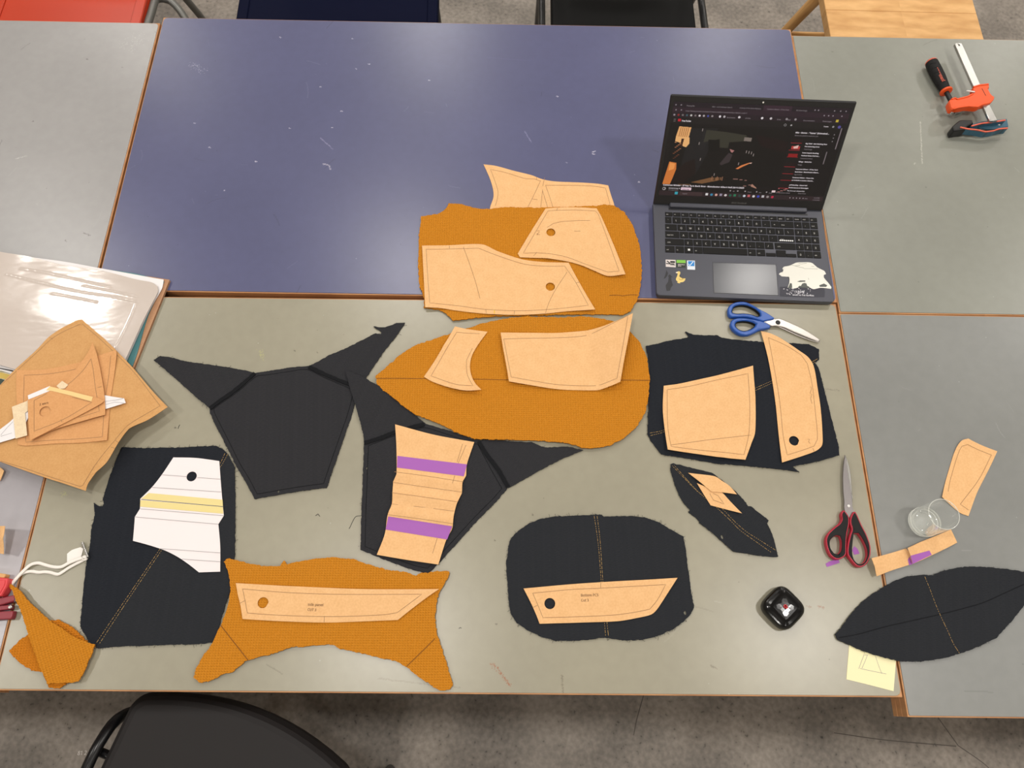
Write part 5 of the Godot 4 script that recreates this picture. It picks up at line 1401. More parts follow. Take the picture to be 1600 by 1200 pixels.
func cloth_pieces() -> void:
	var black := "cut black fabric pieces"
	var amber := "cut orange waffle fabric pieces"
	var d := cloth("black_bib", "black cloth bib with two pointed ears, lying empty beside the kraft stack", [["bib_body", "body_panel", 0.1, 0.0], ["bib_ear_a", "ear_panel", 0.5, 0.0004], ["bib_ear_b", "ear_panel", -0.5, 0.0004]], M.charcoal, 0.0004, 0.0022, M.fray, 0.03, 0.009, black)
	hem(d, "bib_body")
	seam_band(d, "band_bib_a", 0.0070)
	seam_band(d, "band_bib_b", 0.0070)
	d = cloth("black_bib", "black cloth bib with two pointed ears under the purple-taped card", [["vest_body", "body_panel", 0.4, 0.0], ["vest_ear_a", "ear_panel", -0.35, [0, 0.11, 0.0058]], ["vest_ear_b", "ear_panel", 0.8, 0.0004]], M.charcoal, 0.0004, 0.0020, M.fray, 0.04, 0.008, black)
	hem(d, "vest_body")
	seam_band(d, "band_vest_a", 0.0070)
	seam_band(d, "band_vest_b", 0.0070)
	d = cloth("black_cloth", "large black cloth rectangle under the white folded card pattern", [["black_rect_a", "panel", 0.03, 0.0], ["black_rect_b", "panel", 0.0, 0.0003, M.slate]], M.ink, 0.0004, 0.0016, M.fray, 0.007, 0.007, black)
	seam(d, "st_rect", "stitching", M.thread)
	d = cloth("black_cloth", "round-cornered black cloth with a centre seam, under the card lettered for the bottom", [["black_round_a", "panel", 0.02, 0.0], ["black_round_b", "panel", 0.05, 0.0003]], M.slate, 0.0004, 0.0018, M.fray, 0.008, 0.008, black)
	seam(d, "st_round", "stitching", M.thread)
	d = cloth("black_cloth", "broad black cloth with ragged tips below the blue scissors", [["black_wide_a", "panel", 0.06, 0.0], ["black_wide_b", "panel", -0.03, 0.0003]], M.ink, 0.0004, 0.0018, M.fray, 0.008, 0.005, black)
	seam(d, "st_wide", "stitching", M.thread)
	d = cloth("black_leaf", "small leaf-shaped black cloth with two little card diamonds on it", [["leaf_small_a", "panel", 0.6, 0.0], ["leaf_small_b", "panel", 0.65, 0.0003]], M.slate, 0.0004, 0.0016, M.fray, 0.012, 0.004, black)
	seam(d, "st_leaf_small", "stitching", M.thread)
	d = cloth("black_leaf", "big leaf-shaped black cloth over the yellow sticky note", [["leaf_big", "panel", -0.2, 0.0]], M.slate, 0.0016, 0.0024, M.fray, 0.010, 0.004, black)
	seam(d, "st_leaf_big", "stitching", M.thread)
	seam(d, "fold_leaf_big", "centre_fold", M.band, false)
	# orange
	d = cloth("orange_cloth", "round-ended orange waffle cloth lying across the blue table edge", [["orange_round", "panel", 0.02, 0.0]], M.orange, 0.0012, 0.0022, M.fray_orange, 0.006, 0.0025, amber, 0.0022)
	seam(d, "orange_round", "slit", M.thread_dark, false)
	d = cloth("orange_cloth", "egg-shaped orange waffle cloth with a seam along its middle", [["orange_egg", "panel", 0.03, 0.0]], M.orange, 0.0046, 0.0016, M.fray_orange, 0.007, 0.0025, amber, 0.0022)
	seam(d, "orange_egg", "centre_seam", M.thread_dark, false)
	d = cloth("orange_cloth", "bone-shaped orange waffle cloth with four corner flaps at the table's front edge", [["orange_bone", "panel", 0.01, 0.0]], M.orange, 0.0026, 0.0022, M.fray_orange, 0.006, 0.0025, amber, 0.0022)
	seam(d, "orange_bone", "seam_line", M.thread_dark, false)
	cloth("orange_cloth", "crumpled folded orange waffle cloth in the front left corner", [["orange_fold_under", "under_layer", 0.1, 0.0, M.orange_back], ["orange_fold_top", "top_layer", 0.5, 0.0062]], M.orange, 0.0006, 0.0034, M.fray_orange, 0.006, 0.0025, amber, 0.0022)


# ==================================================================== card patterns
func card(called: String, label: String, key: String, base: float, lifts: Array, m: Material, group := "card pattern pieces", thick := 0.0007, category := "pattern piece", line_m: Material = null, width := 0.0008, round_limit := 36.0) -> Dictionary:
	var p := poly(key)
	var c := middle(p)
	var places := []
	for l in lifts:
		places.append([p[l[0]].x, p[l[0]].y, l[1], l[2]])
	var high := lifted(base, places)
	return card_on(called, label, key, high, m, group, thick, category, line_m, width, round_limit)


func card_on(called: String, label: String, key: String, high: Callable, m: Material, group := "card pattern pieces", thick := 0.0007, category := "pattern piece", line_m: Material = null, width := 0.0008, round_limit := 36.0, cell := 0.014) -> Dictionary:
	var p := poly(key)
	var c := middle(p)
	var o := thing(called, label, category, Vector3(c.x, TOP, c.y), group)
	var s := Shape.new()
	sheet(s, rounded(p, round_limit, 0.005), holes_of(key), high, thick, c, cell, rng.randf_range(0, TAU))
	part(o, "card_sheet" if category == "pattern piece" else "sheet", s, m)
	if DRAWN.has(key):
		s = Shape.new()
		for l in lines(key):
			stroke(s, l, width, high, thick + 0.0003, c)
		part(o, "drawn_lines", s, line_m if line_m else M.pencil)
	return {"node": o, "high": high, "off": c, "thick": thick}


func patch(d: Dictionary, key: String, called: String, m: Material, above := 0.0003, thick := 0.0002) -> void:
	var high: Callable = d.high
	var s := Shape.new()
	sheet(s, poly(key), [], func(x: float, z: float) -> float: return high.call(x, z) + d.thick + above, thick, d.off, 0.014)
	part(d.node, called, s, m)


func scrawl(d: Dictionary, text: String, x: float, z: float, a: float, height := 0.0042) -> void:
	var high: Callable = d.high
	words(d.node, "handwriting", text, height, M.ink_line, Vector3(x - d.off.x, high.call(x, z) + d.thick + 0.0004, z - d.off.y), flat(a))


func card_pieces() -> void:
	var d := card("card_pattern", "kraft card with a dart, peeping out behind the orange cloth on the blue table", "card_dart", 0.0003, [], M.card, "card pattern pieces", 0.0007)
	d = card("card_pattern", "four-sided kraft card with a round hole, upper one on the orange cloth by the laptop", "card_trapeze", 0.0064, [[7, 0.09, 0.006], [12, 0.05, 0.002]], M.card)
	scrawl(d, "?", WRITE.trapeze[0], WRITE.trapeze[1], 0.0)
	d = card("card_pattern", "large boot-shaped kraft card with a round hole at the blue table's front edge", "card_boot", 0.0064, [[8, 0.06, 0.004], [16, 0.07, 0.003], [12, 0.07, 0.002]], M.card)
	var s := Shape.new()
	stroke(s, PackedVector2Array([Vector2(WRITE.yellow[0], WRITE.yellow[1]), Vector2(WRITE.yellow[2], WRITE.yellow[3])]), 0.0014, d.high, 0.0011, d.off)
	part(d.node, "yellow_mark", s, M.marker)
	d = card("card_pattern", "small waisted kraft card on the egg-shaped orange cloth", "card_hourglass", 0.0090, [[8, 0.07, 0.009], [15, 0.05, 0.005], [10, 0.06, 0.004]], M.card)
	# creased along a line, its far corner bent up
	var crease_a := Vector2(WRITE.crease[0], WRITE.crease[1])
	var crease_n := (Vector2(WRITE.crease[2], WRITE.crease[3]) - crease_a).orthogonal().normalized()
	if crease_n.x < 0:
		crease_n = -crease_n
	d = card_on("card_pattern", "kraft card with a bent-up pointed corner on the egg-shaped orange cloth", "card_creased", func(x: float, z: float) -> float:
		var over := (Vector2(x, z) - crease_a).dot(crease_n)
		return 0.0092 + 0.30 * maxf(0.0, over) + 0.05 * maxf(0.0, -over - 0.06), M.card)
	d = card("card_pattern", "squarish kraft card with a ruled slanting line on the broad black cloth", "card_square", 0.0048, [[13, 0.12, 0.008], [11, 0.09, 0.006], [5, 0.08, 0.005]], M.card)
	d = card("card_pattern", "blade-shaped kraft card with a round hole, tip under the blue scissors", "card_blade", 0.0048, [[15, 0.07, 0.003], [11, 0.06, 0.002]], M.card)
	d = card("card_pattern", "little kraft diamond, lower of the two on the small black leaf", "card_diamond_low", 0.0042, [[5, 0.04, 0.003]], M.card)
	d = card("card_pattern", "little kraft diamond overlapping the other one on the small black leaf", "card_diamond_top", 0.0062, [[0, 0.03, 0.002]], M.card)
	# pleated card with purple tape
	var top := Vector2(WRITE.pleat[0], WRITE.pleat[1])
	var axis := Vector2(WRITE.pleat[2], WRITE.pleat[3]) - top
	var long := axis.length()
	axis /= long
	var folds := [[-0.2, 0.0], [0.0, 0.001], [0.20, 0.0002], [0.32, 0.0008], [0.385, 0.0042], [0.455, 0.0002], [0.525, 0.0044], [0.60, 0.0004], [0.665, 0.0040], [0.72, 0.0004], [0.82, 0.0002], [1.0, 0.0030], [1.3, 0.004]]
	d = card_on("card_pattern", "pleated kraft card with two purple tape stripes on a black bib", "card_pleated", func(x: float, z: float) -> float:
		var t := (Vector2(x, z) - top).dot(axis) / long
		for k in folds.size() - 1:
			if t < folds[k + 1][0]:
				return 0.0048 + lerpf(folds[k][1], folds[k + 1][1], clampf((t - folds[k][0]) / (folds[k + 1][0] - folds[k][0]), 0.0, 1.0))
		return 0.0048, M.card, "card pattern pieces", 0.0007, "pattern piece", null, 0.0008, 20.0, 0.006)
	patch(d, "pl_tape_a", "purple_tape", M.purple)
	patch(d, "pl_tape_b", "purple_tape", M.purple)
	for l in lines("pl_fold"):
		s = Shape.new()
		stroke(s, l, 0.0007, d.high, 0.0010, d.off)
		part(d.node, "fold_line", s, M.pencil)
	d = card("card_pattern", "long kraft card with a round hole and pencilled words on the bone-shaped orange cloth", "card_side", 0.0074, [[5, 0.08, 0.004], [13, 0.05, 0.002]], M.card)
	scrawl(d, "side panel", WRITE.side[0], WRITE.side[1], 0.03)
	scrawl(d, "CUT 3", WRITE.side[2], WRITE.side[3], 0.03)
	d = card("card_pattern", "long kraft card with a round hole and pencilled words on the round-cornered black cloth", "card_bottom", 0.0044, [[4, 0.07, 0.002]], M.card)
	scrawl(d, "Bottom PCS", WRITE.bottom[0], WRITE.bottom[1], -0.03)
	scrawl(d, "Cut 3", WRITE.bottom[2], WRITE.bottom[3], -0.03)
	d = card("card_pattern", "kraft card with one rounded corner partly behind the drinking glass", "card_glass", 0.0006, [[0, 0.06, 0.006], [9, 0.05, 0.003]], M.card)
	# folded strip with purple tape
	d = card("card_strip", "folded kraft strip with purple tape bridging two tables beside the red scissors", "card_strip_low", 0.0010, [[0, 0.10, 0.010], [8, 0.08, 0.007], [2, 0.06, 0.003]], M.card, "card pattern pieces", 0.0007, "card strip")
	var s2 := Shape.new()
	var flap := lifted(0.0062, [[poly("card_strip_top")[0].x, poly("card_strip_top")[0].y, 0.05, 0.007], [poly("card_strip_top")[4].x, poly("card_strip_top")[4].y, 0.07, -0.0055]])
	sheet(s2, poly("card_strip_top"), [], flap, 0.0007, d.off, 0.012)
	part(d.node, "flap", s2, M.card)
	s2 = Shape.new()
	sheet(s2, poly("tape_strip"), [], func(x: float, z: float) -> float: return flap.call(x, z) + 0.0009, 0.0002, d.off, 0.012)
	part(d.node, "purple_tape", s2, M.purple)
	patch(d, "tape_strip_low", "purple_tape", M.purple)
	# white folded pattern
	d = card("card_pattern", "white folded card pattern with yellow tape and a round hole on black cloth", "white_pattern", 0.0038, [[10, 0.06, 0.002], [13, 0.06, 0.002]], M.white_card, "card pattern pieces", 0.0007, "pattern piece", null, 0.0008, 24.0)
	patch(d, "wp_tape_a", "yellow_tape", M.yellow_tape)
	patch(d, "wp_tape_b", "yellow_tape", M.yellow_tape)
	var n := 0
	for l in lines("wp_fold"):
		s = Shape.new()
		stroke(s, l, 0.0007, d.high, 0.0014, d.off)
		part(d.node, "fold_line", s, M.dark_line if n == 3 else M.grey_line)
		n += 1
	# the stack on the folder
	d = card("card_pattern", "biggest kraft card, kite-shaped, at the bottom of the kraft stack on the folder", "card_kite_big", 0.0228, [[20, 0.13, 0.012], [13, 0.09, 0.006], [0, 0.08, 0.004], [17, 0.08, 0.006]], M.card_dark, "kraft cards stacked on the folder")
	var kite: Callable = d.high
	var under := func(up: float, key: String, lifts: Array) -> Callable:
		var places := []
		for l in lifts:
			places.append([poly(key)[l[0]].x, poly(key)[l[0]].y, l[1], l[2]])
		var own := lifted(up, places)
		return func(x: float, z: float) -> float: return kite.call(x, z) + own.call(x, z)
	var pile := "kraft cards stacked on the folder"
	d = card_on("card_pattern", "wing-shaped kraft card second from the bottom of the kraft stack", "card_wing", under.call(0.0018, "card_wing", [[7, 0.07, 0.004], [12, 0.05, 0.003]]), M.card_mid, pile)
	d = card_on("paper_strip", "white paper strip poking out to the right of the kraft stack", "paper_strip_b", under.call(0.0052, "paper_strip_b", [[2, 0.04, 0.003]]), M.white_paper, "white strips in the kraft stack", 0.0004, "paper strip", M.grey_line, 0.0006)
	d = card_on("paper_strip", "white paper strip with masking tape at the left of the kraft stack", "paper_strip_a", under.call(0.0052, "paper_strip_a", []), M.white_paper, "white strips in the kraft stack", 0.0004, "paper strip", M.grey_line, 0.0006)
	patch(d, "tape_mask", "masking_tape", M.mask, 0.0016)
	d = card_on("card_pattern", "pointed fin-shaped kraft card just under the top of the kraft stack", "card_shark", under.call(0.0076, "card_shark", [[0, 0.06, 0.005]]), M.card_mid, pile)
	patch(d, "tape_mask_small", "masking_tape", M.mask, 0.0012)
	d = card_on("card_pattern", "topmost kraft card of the stack, triangular, with a round hole and cream tape", "card_ear", under.call(0.0104, "card_ear", [[3, 0.05, 0.002]]), M.card_mid, pile)
	patch(d, "tape_cream", "cream_tape", M.cream, 0.0004)
	patch(d, "paper_strip_c", "white_tape", M.white_paper, 0.0003)
	scrawl(d, "2 ears", WRITE.ears[0], WRITE.ears[1], -0.25)
	# corners that reach in from the left edge
	d = card("card_offcut", "kraft offcut at the left edge just below the kraft stack", "chip_upper", 0.0045, [[2, 0.03, 0.004]], M.card, "kraft offcuts at the left edge", 0.0012, "card offcut")
	d = card("card_offcut", "kraft offcut standing up at the left edge above the red block", "chip_lower", 0.010, [[2, 0.09, 0.022], [3, 0.06, 0.012]], M.card, "kraft offcuts at the left edge", 0.0008, "card offcut")


func folder_stack() -> void:
	var group := "sheets of the folder pile"
	# corrugated cardboard: two liners and a fluted middle
	var p := poly("cardboard")
	var c := middle(p)
	var o := thing("cardboard_sheet", "brown corrugated cardboard sheet at the bottom of the folder pile", "cardboard", Vector3(c.x, TOP, c.y), group)
	for l in [[0.0003, 0.0011, "liner"], [0.0050, 0.0058, "liner"]]:
		var s := Shape.new()
		solid(s, p, [], [[0.0, l[0]], [0.0, l[1]]], c)
		part(o, l[2], s, M.corrugated)
	var core := Shape.new()
	# flutes end at the right-hand edge: a zigzag strip along it
	var edge := [p[5], p[6], p[7]]
	var long: float = 0.0
	for k in 2:
		long += edge[k].distance_to(edge[k + 1])
	var many := int(long / 0.0035)
	var run := PackedVector3Array()
	for k in many + 1:
		var t := float(k) / many * long
		var first: float = edge[0].distance_to(edge[1])
		var q: Vector2 = edge[0].lerp(edge[1], t / first) if t < first else edge[1].lerp(edge[2], (t - first) / (long - first))
		run.append(Vector3(q.x - c.x - 0.003, 0.0013 if k % 2 == 0 else 0.0047, q.y - c.y))
	for k in run.size() - 1:
		var back := Vector3(-0.05, 0, -0.008)
		core.quad(run[k], run[k + 1], run[k + 1] + back, run[k] + back)
	part(o, "fluting", core, M.corrugated)
	card("teal_sheet", "teal sheet showing as a thin strip under the glossy white sheet", "teal_sheet", 0.0064, [], M.teal, group, 0.0009, "sheet")
	card("paper_sheet", "plain white paper sheet with its corner showing under the glossy sheet", "white_sheet", 0.0082, [], M.white_paper, group, 0.0006, "sheet")
	var d := card("poster", "printed poster with yellow and dark stripes at the left edge", "poster", 0.0094, [], M.white_paper, group, 0.0005, "poster")
	for k in [["poster_black", M.poster_black], ["poster_olive", M.poster_olive], ["poster_yellow", M.poster_yellow], ["poster_green", M.poster_green]]:
		patch(d, k[0], "printed_stripe", k[1], 0.0001, 0.0001)
	# the glossy sleeve: uneven film with pressed creases
	var creases := []
	for l in lines("gloss_creases"):
		creases.append(rounded(l, 50.0, 0.01, false))
	var f := FastNoiseLite.new()
	f.seed = 77
	f.frequency = 6.0
	f.fractal_octaves = 2
	var outline := poly("gloss_sheet")
	card_on("plastic_sleeve", "glossy white plastic sleeve with pressed creases under the kraft stack", "gloss_sheet", func(x: float, z: float) -> float:
		var y := 0.0106 + 0.03 * maxf(0.0, z + 0.80) + 0.0010 * (0.5 + 0.5 * f.get_noise_2d(x, z)) + 0.00007 * f.get_noise_2d(x * 4.0 + 9.0, z * 10.0)
		for l in creases:
			var nearest := 1.0
			for k in l.size() - 1:
				nearest = minf(nearest, Geometry2D.get_closest_point_to_segment(Vector2(x, z), l[k], l[k + 1]).distance_to(Vector2(x, z)))
			y += 0.0007 * exp(-pow(nearest / 0.0016, 2.0))
		return y, M.gloss, group, 0.0006, "plastic sleeve", null, 0.0008, 36.0, 0.0024)


# ==================================================================== laptop
func laptop() -> void:
	var o := thing("laptop", "open dark grey laptop showing a dim concert video", "laptop", Vector3(LAPTOP.x, TOP, LAPTOP.z), "", LAPTOP.turn)
	var w: float = LAPTOP.w
	var dp: float = LAPTOP.d
	var s := Shape.new()
	var ring := seat_ring(w / 2, -dp, 0.0, 0.007)
	for k in ring.size():
		ring[k].x += w / 2
	solid(s, ring, [], [[0.004, 0.0020], [0.0012, 0.0040], [0.0, 0.0080], [0.0, 0.0160], [0.0006, 0.0172], [0.0016, 0.0176]])
	part(o, "base", s, M.shell)
	for at in [[0.03, -0.02], [w - 0.03, -0.02], [0.03, -dp + 0.02], [w - 0.03, -dp + 0.02]]:
		s = Shape.new()
		s.box(Vector3(at[0], 0.0012, at[1]), Vector3(0.012, 0.0011, 0.003))
		part(o, "foot", s, M.black)
	# keys
	var shapes := {}
	for k in KEYS:
		var kw: float = k[2] - k[0]
		var kd: float = k[3] - k[1]
		s = Shape.new()
		s.box(Vector3.ZERO, Vector3(kw / 2 + 0.0004, 0.0007, kd / 2 + 0.0006), Basis.IDENTITY, 0.0005)
		var key := part(o, "key", s, M.key, Vector3((k[0] + k[2]) / 2, 0.0184, (k[1] + k[3]) / 2))
		var text: String = k[4]
		if text != "":
			var high := 0.0043 if text.length() == 1 else 0.0021
			var left := -kw * 0.22 if text.length() == 1 else -kw * 0.40
			words(key, "legend", text, high, M.legend, Vector3(left, 0.00075, kd * 0.12), flat())
	# the striped enter key marking and the start mark
	s = Shape.new()
	for k in 7:
		s.box(Vector3(LAPTOP.enter[0] + k * 0.0042, 0.0192, LAPTOP.enter[1]), Vector3(0.0016, 0.00012, 0.0014), Basis(Vector3.UP, 0.5))
	part(o, "key_stripes", s, M.bright_legend)
	s = Shape.new()
	for q in [[-1, -1], [1, -1], [-1, 1], [1, 1]]:
		s.box(Vector3(LAPTOP.start[0] + q[0] * 0.0012, 0.0192, LAPTOP.start[1] + q[1] * 0.0012), Vector3(0.001, 0.00012, 0.001))
	part(o, "start_mark", s, M.bright_legend)
	# trackpad
	s = Shape.new()
	solid(s, rounded(poly("lap_trackpad"), 30.0, 0.02), [], [[0.0, 0.0170], [0.0, 0.0178], [0.0003, 0.01785]])
	part(o, "trackpad", s, M.trackpad)
	var groove := Shape.new()
	var outer := Geometry2D.offset_polygon(poly("lap_trackpad"), 0.0007)[0]
	solid(groove, outer, [], [[0.0, 0.0170], [0.0, 0.01772]])
	part(o, "trackpad_gap", groove, M.shell_dark)
	# stickers
	laptop_stickers(o)
	# hinge and lid
	s = Shape.new()
	s.box(Vector3(w * 0.5, 0.0215, -dp + 0.0115), Vector3(w * 0.405, 0.0032, 0.0052), Basis.IDENTITY, 0.0016)
	part(o, "hinge", s, M.shell)
	s = Shape.new()
	s.box(Vector3(w * 0.5, 0.0178, -dp + 0.0195), Vector3(w * 0.41, 0.0003, 0.0022))
	part(o, "hinge_gap", s, M.shell_dark)
	var a := deg_to_rad(118.0)
	var lid := Basis(Vector3.RIGHT, Vector3(0, sin(a), cos(a)), Vector3(0, -cos(a), sin(a)))
	var hinge := Vector3(0, 0.0195, -dp + 0.010)
	var lh := 0.2285
	s = Shape.new()
	s.box(Vector3(w / 2, lh / 2, -0.0035), Vector3(w / 2, lh / 2, 0.0028), Basis.IDENTITY, 0.0018)
	part(o, "lid", s, M.shell_dark, hinge, lid)
	s = Shape.new()
	s.box(Vector3(w / 2, lh / 2, -0.0004), Vector3(w / 2 - 0.0016, lh / 2 - 0.0016, 0.0005), Basis.IDENTITY, 0.0003)
	part(o, "bezel", s, M.bezel, hinge, lid)
	s = Shape.new()
	s.tube(PackedVector3Array([Vector3(w / 2, lh - 0.0075, 0.0), Vector3(w / 2, lh - 0.0075, 0.0004)]), 0.0017, 12)
	part(o, "camera_lens", s, M.white_plastic, hinge, lid)
	words(o, "lettering", "ASUS Vivobook", 0.0034, M.faint, hinge + lid * Vector3(w / 2, 0.0105, 0.00015), lid, true)
	var sx0 := 0.0075
	var sx1 := w - 0.0075
	var sy0 := 0.0215
	var sy1 := lh - 0.0125
	s = Shape.new()
	var q0 := s.put(Vector3(sx0, sy0, 0.0004), Vector3.BACK, Vector2(0, 1))
	s.put(Vector3(sx1, sy0, 0.0004), Vector3.BACK, Vector2(1, 1))
	s.put(Vector3(sx1, sy1, 0.0004), Vector3.BACK, Vector2(1, 0))
	s.put(Vector3(sx0, sy1, 0.0004), Vector3.BACK, Vector2(0, 0))
	s.tri(q0, q0 + 1, q0 + 2)
	s.tri(q0, q0 + 2, q0 + 3)
	var tex := screen_picture()
	var m := paint(rgb(5, 5, 6), 0.22, 0.0, 0.5)
	m.emission_enabled = true
	m.emission_texture = tex
	m.emission_operator = BaseMaterial3D.EMISSION_OP_MULTIPLY
	m.emission = Color.WHITE
	m.emission_energy_multiplier = 0.7
	var screen := part(o, "screen", s, m, hinge, lid)
	var lit := paint(rgb(20, 20, 20), 0.5)
	lit.emission_enabled = true
	lit.emission = rgb(205, 196, 200)
	lit.emission_energy_multiplier = 1.0
	var dim := paint(rgb(20, 20, 20), 0.5)
	dim.emission_enabled = true
	dim.emission = rgb(140, 130, 134)
	dim.emission_energy_multiplier = 0.7
	var dark := paint(rgb(30, 18, 24), 0.6)
	for t in SCREEN_TEXT:
		var x := lerpf(sx0, sx1, t[0])
		var y := lerpf(sy1, sy0, t[1])
		words(screen, "screen_text", t[2], t[3] * 1.1, [lit, dim, dark][t[4]], Vector3(x, y, 0.0006), Basis.IDENTITY, false, t[5] == 1)


const SCREEN_TEXT := [
	[0.075, 0.035, "Playing:Me", 0.0018, 1, 0], [0.22, 0.036, "Mac - and Andrews: Search", 0.0018, 1, 0], [0.375, 0.037, "A Study of the Same Mystery", 0.0018, 1, 0],
	[0.53, 0.038, "Cameron Winter - If You Turn", 0.0018, 1, 0], [0.695, 0.039, "My New Songs", 0.0018, 1, 0],
	[0.075, 0.087, "https://www.youtube.com/watch?v=back-now&list=concert&index=3&start_radio=1", 0.0017, 1, 0],
	[0.315, 0.137, "Bookmarks", 0.0015, 1, 0], [0.42, 0.137, "All lists", 0.0015, 1, 0], [0.60, 0.137, "Drive", 0.0015, 1, 0], [0.66, 0.137, "Mail", 0.0015, 1, 0], [0.75, 0.137, "Documentation", 0.0015, 1, 0], [0.86, 0.137, "Saved pages", 0.0015, 1, 0],
	[0.062, 0.188, "YouTube", 0.0029, 0, 1], [0.875, 0.190, "Create", 0.0021, 0, 0],
	[0.725, 0.262, "Mix - Geese - \"Taxes\" [Extended...", 0.0027, 0, 1], [0.725, 0.292, "Mixes are playlists made for you", 0.0016, 1, 0],
	[0.80, 0.372, "Big Thief - Not Nothing New", 0.0019, 0, 1], [0.80, 0.402, "Pre Listening (Live)", 0.0019, 0, 1], [0.80, 0.432, "Tune Songs", 0.0015, 1, 0],
	[0.795, 0.470, "Tame Impala Reading", 0.0019, 0, 1], [0.795, 0.500, "Festival show (Full Set...", 0.0019, 0, 1], [0.795, 0.530, "Concerts Archive", 0.0015, 1, 0],
	[0.79, 0.566, "Wings - Waterloo", 0.0019, 0, 1], [0.79, 0.600, "Wings", 0.0015, 1, 0],
	[0.785, 0.648, "Cameron Winter - If You Turn", 0.0019, 0, 1], [0.785, 0.678, "Back Now - Manchester Albert...", 0.0019, 0, 1], [0.785, 0.708, "Gig Archive", 0.0015, 1, 0],
	[0.78, 0.742, "Cameron Winter - Vines Live", 0.0019, 0, 1], [0.78, 0.772, "at St Bride's London Church...", 0.0019, 0, 1],
	[0.775, 0.826, "Jeff Buckley - Grace Full", 0.0019, 0, 1], [0.775, 0.856, "Performance at Moonlight", 0.0019, 0, 1],
	[0.77, 0.892, "The 50 most relevant hits", 0.0018, 0, 0], [0.705, 0.918, "Ten questions asked", 0.0016, 1, 0], [0.84, 0.918, "Show more", 0.0016, 1, 0],
	[0.018, 0.880, "Cameron Winter - If You Turn Back Now - Manchester Albert Hall 28/11/2025", 0.0030, 0, 1],
	[0.055, 0.914, "Concertsong UK", 0.0022, 0, 0], [0.055, 0.934, "37 subscribers", 0.0015, 1, 0], [0.138, 0.922, "Subscribe", 0.0020, 2, 1],
	[0.445, 0.922, "48", 0.0019, 1, 0], [0.535, 0.924, "Share", 0.0019, 1, 0], [0.605, 0.926, "Ask", 0.0019, 1, 0], [0.665, 0.926, "Save", 0.0019, 1, 0],
	[0.145, 0.972, "Search", 0.0019, 1, 0], [0.945, 0.962, "6:34 PM", 0.0017, 1, 0], [0.94, 0.986, "2/12/2025", 0.0017, 1, 0], [0.89, 0.974, "ENG", 0.0016, 1, 0],
]


